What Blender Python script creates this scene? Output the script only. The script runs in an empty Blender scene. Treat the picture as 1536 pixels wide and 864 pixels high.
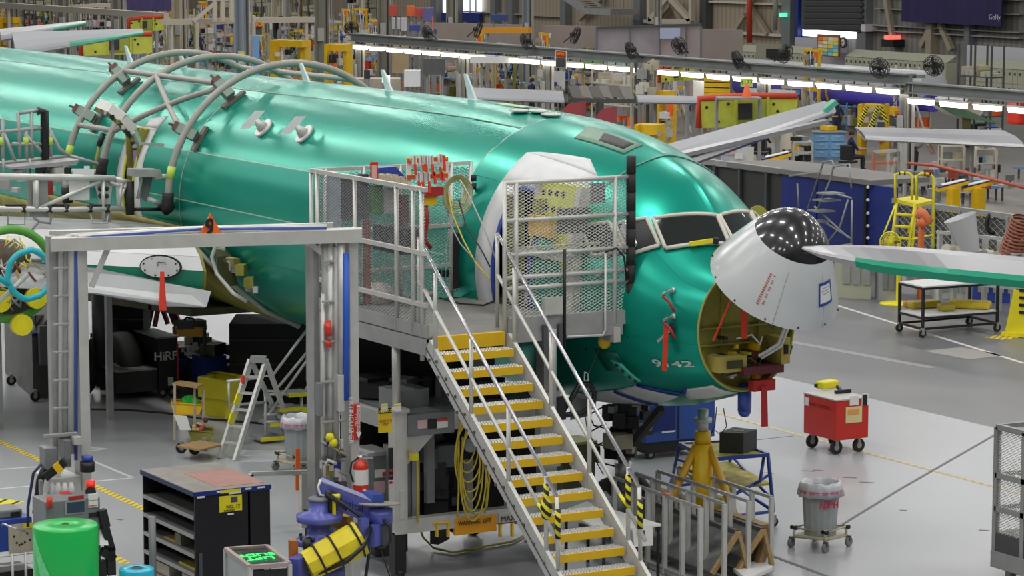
import bpy, bmesh, math, random
from mathutils import Vector, Matrix
R = math.radians
random.seed(7)
C = bpy.context.scene.collection
# ---------------- camera (long lens from a gallery 8.35 m above the hall floor) ----------------
FPX, CH, YH = 4300.0, 8.35, -115.0
PIT = math.atan((432 - YH) / FPX)
_f = FPX * math.cos(PIT) + (432 - YH) * math.sin(PIT)
_v = Vector((-2468.0, _f)).normalized()
NX, LX = Vector((-_v.x, -_v.y)), Vector((_v.y, -_v.x))
Fw = Vector((NX.y, LX.y, 0)); Rw = Vector((NX.x, LX.x, 0))
fw = Vector((Fw.x * math.cos(PIT), Fw.y * math.cos(PIT), -math.sin(PIT)))
upv = Vector((Fw.x * math.sin(PIT), Fw.y * math.sin(PIT), math.cos(PIT)))
CO = Vector((0, 0, CH))
cam = bpy.data.cameras.new('camera'); cob = bpy.data.objects.new('camera', cam); C.objects.link(cob)
cam.lens = FPX / 1536 * 36; cam.sensor_width = 36; cam.clip_end = 600; cam.clip_start = 1
m = Matrix((Rw, upv, -fw)).transposed().to_4x4(); m.translation = CO
cob.matrix_world = m
sc = bpy.context.scene; sc.camera = cob
sc.view_settings.view_transform = 'Standard'; sc.view_settings.look = 'None'
sc.view_settings.gamma = 1; sc.view_settings.use_curve_mapping = False
sc.view_settings.exposure = 0
# ---------------- light: soft bounce of the white roof, and rows of high bay lamps ----------------
w = bpy.data.worlds.new('world'); sc.world = w; w.use_nodes = True
w.node_tree.nodes['Background'].inputs[0].default_value = (0.90, 0.94, 1.0, 1)
w.node_tree.nodes['Background'].inputs[1].default_value = 0.25
def lamp(x, y, z, sx, sy, p, col=(1, 0.97, 0.92)):
    l = bpy.data.lights.new('high_bay_lamp', 'AREA'); l.shape = 'RECTANGLE'; l.size = sx; l.size_y = sy
    l.energy = p; l.color = col
    o = bpy.data.objects.new('high_bay_lamp', l); C.objects.link(o); o.location = (x, y, z)
for yy in (-8, 5.5, 15.5, 27, 40, 54):
    for k in range(13):
        lamp(-6 - k * 8.6, yy, 18, 2.8, 1.0, 480 * (.86 if yy in (5.5, 15.5) else .7))
for yy in (75, 98):
    for k in range(6):
        lamp(-40 - k * 26, yy, 18, 18, 1.2, 480 * 2.2)
for k in range(6):
    lamp(-125 - k * 18, 60, 18, 14, 8, 480 * 2.4)
# ---------------- helpers ----------------
def ray(x, y): return Rw * ((x - 768) / FPX) - upv * ((y - 432) / FPX) + fw
def G(x, y, z=0.0):
    r = ray(x, y); return CO + r * ((z - CH) / r.z)
def GX(x, y, X):
    r = ray(x, y); return CO + r * (X / r.x)
def GY(x, y, Y):
    r = ray(x, y); return CO + r * (Y / r.y)
def dep(P): return (Vector(P) - CO).dot(fw)
def sc_(P): return FPX / dep(P)
def GD(x, y, d): return CO + ray(x, y) * d
def hz(P, y):      # height of the point above P that shows on picture row y
    P = Vector(P); lo, hi = -5.0, 30.0
    for _ in range(40):
        mid = (lo + hi) / 2; q = Vector((P.x, P.y, mid)) - CO
        if 432 - FPX * q.dot(upv) / q.dot(fw) > y: lo = mid
        else: hi = mid
    return lo
MT = {}
def mat(n, col, rough=.5, metal=0.0, var=0.0, scale=3.0, emit=0.0, coat=0.0, alpha=1.0, bump=0.0, spec=.5, trans=0.0, stretch=None, col2=None):
    if n in MT: return MT[n]
    m = bpy.data.materials.new(n); m.use_nodes = True; nt = m.node_tree; b = nt.nodes['Principled BSDF']
    c = (*col, 1); b.inputs['Base Color'].default_value = c; b.inputs['Roughness'].default_value = rough
    b.inputs['Metallic'].default_value = metal; b.inputs['Coat Weight'].default_value = coat
    b.inputs['Coat Roughness'].default_value = .26
    b.inputs['Specular IOR Level'].default_value = spec; b.inputs['Alpha'].default_value = alpha
    b.inputs['Transmission Weight'].default_value = trans
    if emit: b.inputs['Emission Color'].default_value = c; b.inputs['Emission Strength'].default_value = emit
    if var or bump:
        tc = nt.nodes.new('ShaderNodeTexCoord'); mp = nt.nodes.new('ShaderNodeMapping'); no = nt.nodes.new('ShaderNodeTexNoise')
        nt.links.new(tc.outputs['Object'], mp.inputs[0]); nt.links.new(mp.outputs[0], no.inputs['Vector'])
        if stretch: mp.inputs['Scale'].default_value = stretch
        no.inputs['Scale'].default_value = scale; no.inputs['Detail'].default_value = 5
        if var:
            rp = nt.nodes.new('ShaderNodeValToRGB'); nt.links.new(no.outputs[0], rp.inputs[0])
            d = col2 if col2 else tuple(k * (1 - var) for k in col)
            u = col if col2 else tuple(min(1, k * (1 + var * .6)) for k in col)
            rp.color_ramp.elements[0].color = (*d, 1); rp.color_ramp.elements[0].position = .33
            rp.color_ramp.elements[1].color = (*u, 1); rp.color_ramp.elements[1].position = .66
            nt.links.new(rp.outputs[0], b.inputs['Base Color'])
            rp.color_ramp.elements[0].position = .25; rp.color_ramp.elements[1].position = .75
        if bump:
            bp = nt.nodes.new('ShaderNodeBump'); bp.inputs['Strength'].default_value = bump; bp.inputs['Distance'].default_value = .02
            nt.links.new(no.outputs[0], bp.inputs['Height']); nt.links.new(bp.outputs[0], b.inputs['Normal'])
    MT[n] = m; return m
def stripes(n, c1, c2, freq, rough=.5, vec=(1, 1, 0), duty=.5, emit=0):
    if n in MT: return MT[n]
    m = mat(n, c1, rough); nt = m.node_tree; b = nt.nodes['Principled BSDF']
    tc = nt.nodes.new('ShaderNodeTexCoord'); dt = nt.nodes.new('ShaderNodeVectorMath'); dt.operation = 'DOT_PRODUCT'
    dt.inputs[1].default_value = Vector(vec) * freq; nt.links.new(tc.outputs['Object'], dt.inputs[0])
    fr = nt.nodes.new('ShaderNodeMath'); fr.operation = 'FRACT'; nt.links.new(dt.outputs['Value'], fr.inputs[0])
    gt = nt.nodes.new('ShaderNodeMath'); gt.operation = 'GREATER_THAN'; gt.inputs[1].default_value = duty; nt.links.new(fr.outputs[0], gt.inputs[0])
    mx = nt.nodes.new('ShaderNodeMix'); mx.data_type = 'RGBA'; nt.links.new(gt.outputs[0], mx.inputs[0])
    mx.inputs[6].default_value = (*c1, 1); mx.inputs[7].default_value = (*c2, 1); nt.links.new(mx.outputs[2], b.inputs['Base Color'])
    return m
ORG = {}
class MB:
    def __init__(s): s.v = []; s.f = []; s.m = []; s.sm = []
    def add(s, vs, fs, m=0, smooth=False):
        n = len(s.v); s.v += [Vector(p) for p in vs]
        for f in fs: s.f.append([n + i for i in f]); s.m.append(m); s.sm.append(smooth)
        return s
    def box(s, c, d, rz=0, m=0, rot=None):
        M = rot if rot is not None else Matrix.Rotation(rz, 3, 'Z'); c = Vector(c)
        vs = [c + M @ Vector((x * d[0] / 2, y * d[1] / 2, z * d[2] / 2)) for x in (-1, 1) for y in (-1, 1) for z in (-1, 1)]
        return s.add(vs, [(0, 1, 3, 2), (4, 6, 7, 5), (0, 4, 5, 1), (2, 3, 7, 6), (0, 2, 6, 4), (1, 5, 7, 3)], m)
    def bx(s, x0, x1, y0, y1, z0, z1, m=0): return s.box(((x0 + x1) / 2, (y0 + y1) / 2, (z0 + z1) / 2), (abs(x1 - x0), abs(y1 - y0), abs(z1 - z0)), 0, m)
    def bar(s, p, q, w, h=None, m=0, up=(0, 0, 1)):
        p, q = Vector(p), Vector(q); h = h or w; d = (q - p)
        if d.length < 1e-6: return s
        z = d.normalized(); u = Vector(up)
        if abs(z.dot(u)) > .98: u = Vector((1, 0, 0))
        x = z.cross(u).normalized(); y = x.cross(z)
        vs = [c + x * (a * w / 2) + y * (b * h / 2) for c in (p, q) for a, b in ((-1, -1), (1, -1), (1, 1), (-1, 1))]
        return s.add(vs, [(0, 1, 2, 3), (7, 6, 5, 4), (0, 4, 5, 1), (1, 5, 6, 2), (2, 6, 7, 3), (3, 7, 4, 0)], m)
    def tube(s, pts, r, n=8, m=0, closed=False, r2=None):
        pts = [Vector(p) for p in pts]; N = len(pts); vs = []; fs = []; prev = None
        for i, p in enumerate(pts):
            a = pts[i - 1] if (i > 0 or closed) else p; b = pts[(i + 1) % N] if (i < N - 1 or closed) else p
            t = (b - a)
            t = t.normalized() if t.length > 1e-9 else Vector((0, 0, 1))
            if prev is None:
                u = Vector((0, 0, 1)) if abs(t.z) < .9 else Vector((1, 0, 0)); x = t.cross(u).normalized()
            else:
                x = prev - t * prev.dot(t)
                x = x.normalized() if x.length > 1e-6 else prev
            prev = x; y = t.cross(x); rr = r if r2 is None else r + (r2 - r) * i / max(1, N - 1)
            vs += [p + x * (rr * math.cos(2 * math.pi * k / n)) + y * (rr * math.sin(2 * math.pi * k / n)) for k in range(n)]
        for i in range(N if closed else N - 1):
            j = (i + 1) % N
            for k in range(n):
                l = (k + 1) % n; fs.append((i * n + k, i * n + l, j * n + l, j * n + k))
        s.add(vs, fs, m, True)
        if not closed:
            b = len(s.v) - N * n
            s.f.append([b + k for k in range(n)][::-1]); s.m.append(m); s.sm.append(False)
            s.f.append([b + (N - 1) * n + k for k in range(n)]); s.m.append(m); s.sm.append(False)
        return s
    def cyl(s, p, q, r, r2=None, n=14, m=0): return s.tube([p, q], r, n, m, False, r2 if r2 is not None else r)
    def lathe(s, prof, c=(0, 0, 0), n=24, m=0, axis='Z', M=None, smooth=True):
        c = Vector(c); vs = []; fs = []
        for r, z in prof:
            for k in range(n):
                a = 2 * math.pi * k / n; p = Vector((r * math.cos(a), r * math.sin(a), z))
                if axis == 'X': p = Vector((p.z, p.x, p.y))
                if axis == 'Y': p = Vector((p.x, p.z, p.y))
                if M is not None: p = M @ p
                vs.append(c + p)
        for i in range(len(prof) - 1):
            for k in range(n):
                l = (k + 1) % n; fs.append((i * n + k, i * n + l, (i + 1) * n + l, (i + 1) * n + k))
        return s.add(vs, fs, m, smooth)
    def prism(s, poly, dirv, m=0):      # polygon of 3-D points extruded by dirv
        n = len(poly); a = [Vector(p) for p in poly]; b = [p + Vector(dirv) for p in a]
        return s.add(a + b, [tuple(range(n))[::-1], tuple(range(n, 2 * n))] + [(i, (i + 1) % n, n + (i + 1) % n, n + i) for i in range(n)], m)
    def quad(s, a, b, c, d, m=0, th=0.0):
        if not th: return s.add([a, b, c, d], [(0, 1, 2, 3)], m)
        n = (Vector(b) - Vector(a)).cross(Vector(d) - Vector(a)).normalized() * th
        return s.prism([a, b, c, d], n, m)
    def ball(s, c, r, n=12, m=0, sc=(1, 1, 1)):
        c = Vector(c); P = [(math.sin(math.pi * i / (n // 2)), -math.cos(math.pi * i / (n // 2))) for i in range(n // 2 + 1)]
        vs = []; fs = []
        for rr, z in P:
            for k in range(n):
                a = 2 * math.pi * k / n; vs.append(c + Vector((rr * r * sc[0] * math.cos(a), rr * r * sc[1] * math.sin(a), z * r * sc[2])))
        for i in range(n // 2):
            for k in range(n):
                l = (k + 1) % n; fs.append((i * n + k, i * n + l, (i + 1) * n + l, (i + 1) * n + k))
        return s.add(vs, fs, m, True)
    def build(s, name, mats, parent=None, bevel=0, solid=0):
        me = bpy.data.meshes.new(name)
        if not isinstance(mats, (list, tuple)): mats = [mats]
        if parent is not None: o = ORG.get(parent, Vector((0, 0, 0)))
        else:
            xs = [p.x for p in s.v]; ys = [p.y for p in s.v]; zs = [p.z for p in s.v]
            o = Vector(((min(xs) + max(xs)) / 2, (min(ys) + max(ys)) / 2, min(zs)))
        me.from_pydata([p - o for p in s.v], [], s.f)
        for mm in mats: me.materials.append(mm)
        for i, p in enumerate(me.polygons): p.material_index = s.m[i]; p.use_smooth = s.sm[i]
        me.validate(); me.update()
        ob = bpy.data.objects.new(name, me); C.objects.link(ob)
        bm = bmesh.new(); bm.from_mesh(me); bmesh.ops.recalc_face_normals(bm, faces=bm.faces); bm.to_mesh(me); bm.free()
        if parent is not None: ob.parent = parent; ORG[ob] = o
        else: ob.location = o; ORG[ob] = o
        if bevel:
            b = ob.modifiers.new('bevel', 'BEVEL'); b.width = bevel; b.segments = 2; b.limit_method = 'ANGLE'
        return ob
def thing(name, label, cat, loc=(0, 0, 0), group=None, local=False, rz=0):
    o = bpy.data.objects.new(name, None); C.objects.link(o); o.location = loc; o.rotation_euler.z = rz
    o.empty_display_size = .2
    o['label'] = label; o['category'] = cat
    if group: o['group'] = group
    ORG[o] = Vector((0, 0, 0)) if local else Vector(loc)
    return o
def tag(o, label, cat, group=None, kind=None):
    o['label'] = label; o['category'] = cat
    if group: o['group'] = group
    if kind: o['kind'] = kind
    return o
def struct(o): o['kind'] = 'structure'; return o
def stuff(o): o['kind'] = 'stuff'; return o
KIDS = {}
def kids(o): return [c for c in o.children]
def dup(o, loc=None, rz=None, label=None, parent=None):
    c = o.copy(); C.objects.link(c)
    if parent: c.parent = parent
    if loc is not None: c.location = loc
    if rz is not None: c.rotation_euler.z = rz
    if label: c['label'] = label
    for k in o.children: dup(k, parent=c)
    return c
def text(name, s, M, size, mt, parent=None, align='CENTER', ex=0.002, wide=1.0, warp=None, bold=0.0):
    cu = bpy.data.curves.new('t', 'FONT'); cu.body = s; cu.size = size; cu.align_x = align; cu.align_y = 'CENTER'; cu.extrude = 0 if warp else ex; cu.offset = bold
    t = bpy.data.objects.new('t', cu); C.objects.link(t)
    dg = bpy.context.evaluated_depsgraph_get(); me = bpy.data.meshes.new_from_object(t.evaluated_get(dg))
    bpy.data.objects.remove(t); me.name = name
    o = ORG.get(parent, Vector((0, 0, 0))) if parent else Vector((0, 0, 0))
    for v in me.vertices:
        p = Vector((v.co.x * wide, v.co.y, v.co.z))
        v.co = (warp(p) if warp else M @ p) - o
    me.materials.clear(); me.materials.append(mt)
    ob = bpy.data.objects.new(name, me); C.objects.link(ob)
    if parent: ob.parent = parent; ORG[ob] = o
    return ob
def face(P, right, up):     # matrix for flat print: local x = right, y = up
    r = Vector(right).normalized(); u = Vector(up).normalized(); n = r.cross(u)
    M = Matrix((r, u, n)).transposed().to_4x4(); M.translation = Vector(P) + n * .004; return M
XA, YA, ZA = Vector((1, 0, 0)), Vector((0, 1, 0)), Vector((0, 0, 1))
def wiremesh(p00, U, V, mt, parent, pu=.085, pv=.042, w=.009):   # expanded metal: real strands
    p00, U, V = Vector(p00), Vector(U), Vector(V); W, H = U.length, V.length; u, v = U / W, V / H; n = u.cross(v)
    mb = MB(); sl = pv / pu
    for sg in (1, -1):
        c = -W * sl if sg > 0 else 0
        while c < H + (0 if sg > 0 else W * sl):
            # line v = c + sg*sl*u
            a, b = 0.0, W
            if sg > 0: a = max(a, -c / sl); b = min(b, (H - c) / sl)
            else: a = max(a, (c - H) / sl); b = min(b, c / sl)
            if b - a > .01:
                P = p00 + u * a + v * (c + sg * sl * a); Q = p00 + u * b + v * (c + sg * sl * b)
                d = (Q - P).normalized().cross(n) * (w / 2); e = n * (w / 2)
                mb.add([P - d, P + d, P + e, Q - d, Q + d, Q + e], [(0, 1, 4, 3), (1, 2, 5, 4), (2, 0, 3, 5)])
            c += pv
    return stuff(mb.build('wire_mesh', mt, parent))
def caster(mb, p, r=.06, m=0):
    p = Vector(p); mb.cyl(p + Vector((-.02, 0, r)), p + Vector((.02, 0, r)), r, n=14, m=m)
# ---------------- materials ----------------
GREEN = mat('green_protective_film', (0.0, .36, .255), .27, .55, .14, .7, coat=.10, stretch=(.5, 1.2, 1.2), spec=.3)
GREEN2 = mat('paler_green_film', (.004, .36, .262), .28, .55, .12, .8, coat=.12, spec=.3)
SEAM = mat('seam_sealant', (.35, .55, .45), .4, .3)
WHITE = mat('white_paint', (.72, .73, .74), .35, 0, .06, 2)
FILM = mat('white_film', (.66, .68, .69), .45, 0, .10, 3)
CREAM = mat('cream_frame', (.62, .60, .52), .4)
ALU = mat('brushed_aluminium', (.50, .51, .50), .38, .55, .16, 6)
ALUP = mat('grey_painted_steel', (.36, .365, .36), .45, .2, .16, 4)
ALUL = mat('light_grey_metal', (.60, .60, .57), .4, .35, .10, 5)
DKG = mat('dark_grey_steel', (.09, .095, .10), .5, .2, .15, 4)
MGR = mat('mid_grey_enamel', (.20, .215, .225), .45, .1, .10, 4)
BLK = mat('black_plastic', (.012, .012, .014), .45)
RUB = mat('black_rubber', (.018, .018, .018), .7)
GLS = mat('dark_glass', (.012, .016, .014), .05, 0, spec=.8)
YEL = mat('yellow_paint', (.80, .50, .01), .42, 0, .12, 5)
YELB = mat('bright_yellow', (.82, .72, .02), .45, 0, .08, 5)
LIME = mat('yellow_green_primer', (.52, .56, .05), .5, 0, .15, 3)
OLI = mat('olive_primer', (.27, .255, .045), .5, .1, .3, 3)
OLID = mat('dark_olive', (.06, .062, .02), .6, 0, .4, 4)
ORA = mat('orange_paint', (.85, .14, .01), .45)
RED = mat('red_enamel', (.62, .03, .012), .32, 0, .08, 2, coat=.3)
REDF = mat('red_ribbon', (.78, .05, .02), .6)
BLU = mat('blue_enamel', (.03, .07, .36), .35, .1, .1, 3, coat=.3)
DBL = mat('deep_blue_panel', (.012, .03, .22), .45, 0, .2, 1.5)
VIO = mat('violet_blue_paint', (.10, .12, .48), .35, .1, .12, 4, coat=.3)
TEAL = mat('turquoise_sleeve', (.02, .42, .50), .45, 0, .1, 5)
CHR = mat('polished_aluminium', (.62, .62, .64), .33, .8)
WSURF = mat('grey_wing_skin', (.34, .35, .38), .40, .3)
WOOD = mat('plywood', (.42, .27, .12), .6, 0, .25, 6, stretch=(1, 6, 6))
TAN = mat('beige_equipment', (.50, .45, .34), .55, 0, .12, 3)
BEI = mat('beige_wall_metal', (.40, .34, .25), .6, 0, .12, 1)
PALE = mat('pale_locker_enamel', (.44, .44, .33), .5, 0, .06, 3)
PAP = mat('paper', (.78, .78, .76), .7)
SKIN = mat('skin', (.42, .22, .14), .55)
LBL = mat('light_blue_enamel', (.18, .38, .66), .4, 0, .06, 4)
GRB = mat('bubble_wrap_green', (.01, .52, .09), .32, 0, .05, 9, coat=.3, stretch=(1, 1, 6))
BLB = mat('bubble_wrap_blue', (.02, .50, .72), .3, 0, .12, 9, coat=.4, stretch=(1, 1, 6))
HOSEY = mat('yellow_hose', (.60, .48, .05), .5)
CHEV = stripes('yellow_black_tape', (.75, .70, .02), (.01, .01, .01), 9, vec=(.6, .6, 1))
HAZ = stripes('hazard_floor_tape', (.80, .60, .05), (.30, .24, .10), 6.5, vec=(1, .8, 0), duty=.62)
FOAM = mat('charcoal_foam', (.065, .068, .07), .9, 0, .1, 20)
LITE = mat('lit_tube', (1.0, .93, .78), .5, emit=4.5)
# ---------------- the setting ----------------
def slab(name, x0, x1, y0, y1, mt, z=0.0, th=.2): return struct(MB().bx(x0, x1, y0, y1, z - th, z).build(name, mt))
FLR = mat('grey_epoxy_floor', (.43, .442, .468), .24, 0, .10, .22, spec=.38)
FLA = mat('worn_concrete_aisle', (.20, .20, .205), .34, 0, .55, .35, spec=.5, col2=(.105, .11, .125), stretch=(.6, 1, 1))
FLB = mat('far_hall_floor', (.17, .16, .145), .35, 0, .25, .3)
EDGE = G(1290, 594).y
slab('floor', -330, 30, -20, EDGE, FLR)
struct(MB().bx(-330, 30, EDGE, 47.0, -.2, 0).build('floor_aisle', FLA)).name = 'floor'
struct(MB().bx(-420, 30, 47.0, 260, -.2, 0).build('floor', FLB))
def strip(a, b, w, mt, name, z=.004):
    a, b = Vector(a), Vector(b); d = (b - a).normalized(); n = Vector((-d.y, d.x, 0)) * (w / 2)
    mb = MB(); mb.prism([a - n, b - n, b + n, a + n], (0, 0, z)); return struct(mb.build(name, mt))
TW = mat('white_floor_line', (.62, .62, .60), .45); TD = mat('dark_floor_joint', (.14, .13, .14), .6); TLG = mat('worn_tape', (.55, .50, .36), .5)
strip(G(-80, 625), G(232, 771), .13, HAZ, 'trim_1'); strip(G(1050, 613), G(1536, 742), .09, stripes('faded_hazard_tape', (.62, .52, .22), (.50, .40, .28), 5, vec=(1, .8, 0)), 'trim_2')
strip(G(150, 822), G(190, 846), .13, HAZ, 'trim_3')
for i, (a, b) in enumerate((((140, 692), (200, 717)), ((200, 717), (120, 724)), ((-30, 706), (62, 700)), ((-30, 736), (62, 728)), ((60, 668), (160, 673)), ((160, 673), (125, 678)))):
    strip(G(*a), G(*b), .06, TW, 'trim_%d' % (4 + i))
strip(G(1255, 792), G(1350, 734), .05, TD, 'trim_10'); strip(G(1350, 734), G(1500, 648), .05, TD, 'trim_11')
strip(G(1150, 831), G(1260, 872), .07, TD, 'trim_12'); strip(G(1040, 670), G(1190, 654), .02, TD, 'trim_13')
strip(G(1255, 458), G(1536, 545), .10, TW, 'trim_14'); strip(G(1160, 508), G(1400, 552), .25, mat('pale_aisle_band', (.27, .265, .26), .4), 'trim_15')
strip(G(1490, 508), G(1545, 500), .5, HAZ, 'trim_16')
strip(G(1420, 533), G(1475, 527), 1.3, mat('patched_concrete', (.30, .29, .27), .5), 'trim_17')
strip(G(-20, 752), G(22, 757), .5, stripes('hazard_mat', (.8, .68, .03), (.03, .03, .03), 3, vec=(1, 1, 0), duty=.75), 'trim_18')
strip(G(352, 684), G(430, 684), 1.0, mat('pale_mat', (.52, .53, .56), .5), 'trim_19')
for i, (x, y, ww) in enumerate(((1212, 706, .2), (1227, 705, .16), (1300, 723, .22), (1152, 709, .18), (1355, 765, .1), (1476, 795, .15), (180, 779, .08), (1275, 716, .2))):
    strip(G(x - ww * 50, y), G(x + ww * 50, y + 1), .05, TD, 'trim_%d' % (20 + i), .003)
# the hall's other walls, behind and beside the gallery
HW = mat('hall_wall_metal', (.20, .185, .16), .6)
struct(MB().bx(-330, 16, -14.4, -14, 0, 18).build('wall_front', HW)); struct(MB().bx(16, 16.4, -14, 200, 0, 18).build('wall_right', HW)); struct(MB().bx(-330.4, -330, -14, 260, 0, 18).build('wall_left', HW))
# far wall
WP = G(1400, 124); WY = WP.y
def WX(px, py=60): return GY(px, py, WY)            # a point of the far wall plane
wl = MB(); x0, x1 = WX(560).x, WX(1700).x
RIB = stripes('ribbed_wall_metal', (.40, .335, .245), (.33, .275, .20), 2.2, .6, (1, 0, 0), .5)
RIBG = stripes('grey_ribbed_wall_metal', (.27, .26, .23), (.21, .20, .18), 2.2, .6, (1, 0, 0), .5)
xs = WX(1208).x
wl.bx(x0 - 160, xs, WY, WY + .4, 0, 16); wl.bx(xs, x1 + 20, WY, WY + .4, 0, 16, 1); fwall = struct(wl.build('wall_back', [RIB, RIBG]))
def onwall(px0, px1, py0, py1, mt, name, th=.2, off=0, label=None, cat=None, y=None):
    if label and name != 'banner': off, th = 0, off + .2
    Y = (WY if y is None else y) - off
    a = GY(px0, (py0 + py1) / 2, Y); b = GY(px1, (py0 + py1) / 2, Y); zt = GY((px0 + px1) / 2, py0, Y).z; zb = GY((px0 + px1) / 2, py1, Y).z
    o = MB().bx(a.x, b.x, Y - th, Y, zb, zt).build(name, mt)
    if label: tag(o, label, cat)
    else: struct(o)
    return o
n = 30
for a, b, mtl in ((1060, 1069, DKG), (1183, 1196, MGR), (1296, 1310, MGR), (850, 858, MGR), (768, 778, MGR), (1400, 1408, BEI), (1458, 1465, MGR), (655, 664, MGR), (686, 695, MGR), (745, 752, MGR), (960, 970, MGR)):
    onwall(a, b, -60, 105, mtl, 'trim_%d' % n, .5); n += 1
for a, b, y0, y1 in ((1070, 1183, 3, 6), (1070, 1183, 48, 52), (1208, 1536, -8, -5), (972, 1052, 31, 37), (1310, 1536, 42, 44), (1310, 1536, 50, 52), (700, 850, 20, 22), (1320, 1536, 16, 18)):
    onwall(a, b, y0, y1, CREAM if a in (972, 1070) else ALUP, 'trim_%d' % n, .35); n += 1
def wbar(px0, py0, px1, py1, w, mt):
    global n
    struct(MB().bar(GY(px0, py0, WY - .35), GY(px1, py1, WY - .35), w, w, 0).build('trim_%d' % n, mt)); n += 1
for q in ((1090, 65, 1118, 22), (1125, 10, 1152, 52), (1122, 12, 1150, -30), (985, 30, 1008, 5), (1008, 5, 1022, 30), (1410, 35, 1428, 75), (1400, 35, 1382, 70), (1328, -10, 1340, 60), (870, 28, 905, -5)):
    wbar(*q, .28, BEI)
struct(MB().cyl(GY(1124, -40, WY - .8), GY(1124, 64, WY - .8), .16, n=12).build('trim_%d' % n, mat('red_pipe_paint', (.55, .05, .02), .5))); n += 1
struct(MB().cyl(GY(1164, -40, WY - .6), GY(1163, 45, WY - .6), .13, n=12).build('trim_%d' % n, ALUP)); n += 1
# roll-up doors and windows
d = onwall(1206, 1294, -50, 46, DKG, 'door_1', .15, .45); g = onwall(1206, 1294, 46, 56, mat('daylight', (.85, .9, 1), .5, emit=2.6), 'window_1', .1, .3)
for k in range(7):
    y = -12 + k * 9; s_ = MB(); a = GY(1206, y, WY - .62); b = GY(1294, y, WY - .62); s_.bar((a.x, WY - .62, a.z), (b.x, WY - .62, b.z - (a.z - b.z) * 0), .06, .22)
    s_.build('door_slat', mat('dark_slat', (.05, .05, .052), .5), d)
onwall(1201, 1206, -50, 60, DBL, 'trim_%d' % n, .4, .2); n += 1
wn = mat('window_daylight', (.8, .86, 1.0), .4, emit=1.5)
for i, (a, b) in enumerate(((666, 686), (697, 723))):
    g = onwall(a, b, -20, 19, wn, 'window_%d' % (2 + i), .1, .2)
    for k in (1, 2):
        p = GY(a + (b - a) * k / 3, -20, WY - .32); q = GY(a + (b - a) * k / 3, 19, WY - .32); MB().bar(p, q, .1).build('mullion', ALUP, g)
    onwall(a, b, 19, 33, DBL, 'trim_%d' % n, .2, .2); n += 1
bn = onwall(1354, 1504, -40, 36, mat('navy_banner_cloth', (.022, .014, .10), .6, 0, .35, .6, stretch=(2.5, 1, .4)), 'banner', .06, .9, 'dark navy cloth banner hanging high on the grey ribbed wall', 'banner')
text('logo_print', 'GoFly', face(GY(1492, 26, WY - .97), XA, ZA), .38, PAP, None).parent = bn
bn.children[0].matrix_parent_inverse = Matrix.Translation(-bn.location)
for a, b, y0, y1, c_, nm, lb, ct in ((1186, 1192, 19, 25, (.1, .9, .45), 'exit_sign', 'small green lit exit sign on the dark wall column', 'sign'),
        (1344, 1351, 53, 59, (1, .15, .12), 'exit_sign', 'small red lit sign above the dark notice box', 'sign')):
    onwall(a, b, y0, y1, mat(nm + str(a), c_, .5, emit=1.2), nm, .2, .6, lb, ct)
onwall(1340, 1357, 59, 70, BLK, 'notice_box', .3, .6, 'black notice box under the red lit sign on the far wall', 'box')
onwall(1309, 1316, 36, 47, WHITE, 'wall_speaker', .4, .6, 'small white box speaker on the wall beside the roll-up door', 'speaker')
# steel stair high on the back wall
st = thing('wall_stair', 'grey steel stair climbing the beige back wall above the partition', 'stairs', GY(895, 60, WY - 2))
mb = MB(); A0, A1 = GY(860, -14, WY - 2), GY(902, 14, WY - 2)
for dy in (0, -1.2):
    mb.bar(A0 + Vector((0, dy, 0)), A1 + Vector((0, dy, 0)), .12, .5)
mb.build('stringer', ALUP, st)
for k in range(9):
    p = A0.lerp(A1, (k + .5) / 9); MB().box(p + Vector((0, -.6, .1)), (.35, 1.1, .06)).build('tread', TAN, st)
MB().bx(A1.x, GY(945, 14, WY - 2).x, WY - 3.4, WY - 1.4, A1.z - .25, A1.z + .1).build('landing', ALUP, st)
mb = MB()
for px in (905, 920, 935): p = GY(px, 14, WY - 3.3); mb.bar(p, p + ZA * 1.1, .07)
mb.bar(GY(903, -12, WY - 3.3), GY(937, -12, WY - 3.3), .07); mb.build('handrail', ALUP, st)
# lockers along the far wall
LY = G(1400, 141).y
def lockers(px0, px1, ptop, label):
    a, b = GY(px0, ptop, LY), GY(px1, ptop, LY); T = thing('locker_row', label, 'lockers', Vector(((a.x + b.x) / 2, LY, 0)))
    zt = GY((px0 + px1) / 2, ptop, LY).z; x0, x1 = a.x, b.x
    mb = MB(); mb.bx(x0, x1, LY, LY + .6, 0, zt - .35); mb.prism([(x0, LY, zt - .35), (x1, LY, zt - .35), (x1, LY + .6, zt), (x0, LY + .6, zt)], (0, 0, -.02)); mb.build('cabinet', PALE, T)
    nn = int((x1 - x0) / .37); w_ = (x1 - x0) / nn; h2 = (zt - .35) / 2; d0 = None
    for i in range(nn):
        for j in (0, 1):
            if d0 is None:
                d0 = MB().bx(x0 + .015, x0 + w_ - .015, LY - .03, LY, .05, h2 - .02).build('door', PALE, T)
                h0 = MB().bx(x0 + w_ * .35, x0 + w_ * .62, LY - .06, LY - .03, h2 * .62, h2 * .80).build('handle', DKG, d0)
                continue
            d = d0.copy(); C.objects.link(d); d.location = Vector((i * w_, 0, j * h2)); h = h0.copy(); C.objects.link(h); h.parent = d
    return T
lockers(1268, 1420, 79, 'long row of pale lockers against the far wall under the navy banner')
lockers(1450, 1560, 92, 'second row of pale lockers at the right edge of the far wall')
lockers(1174, 1207, 70, 'short pale locker block left of the coloured notice board')
lockers(1103, 1134, 68, 'small pale locker block beside the red wall pipe')
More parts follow.
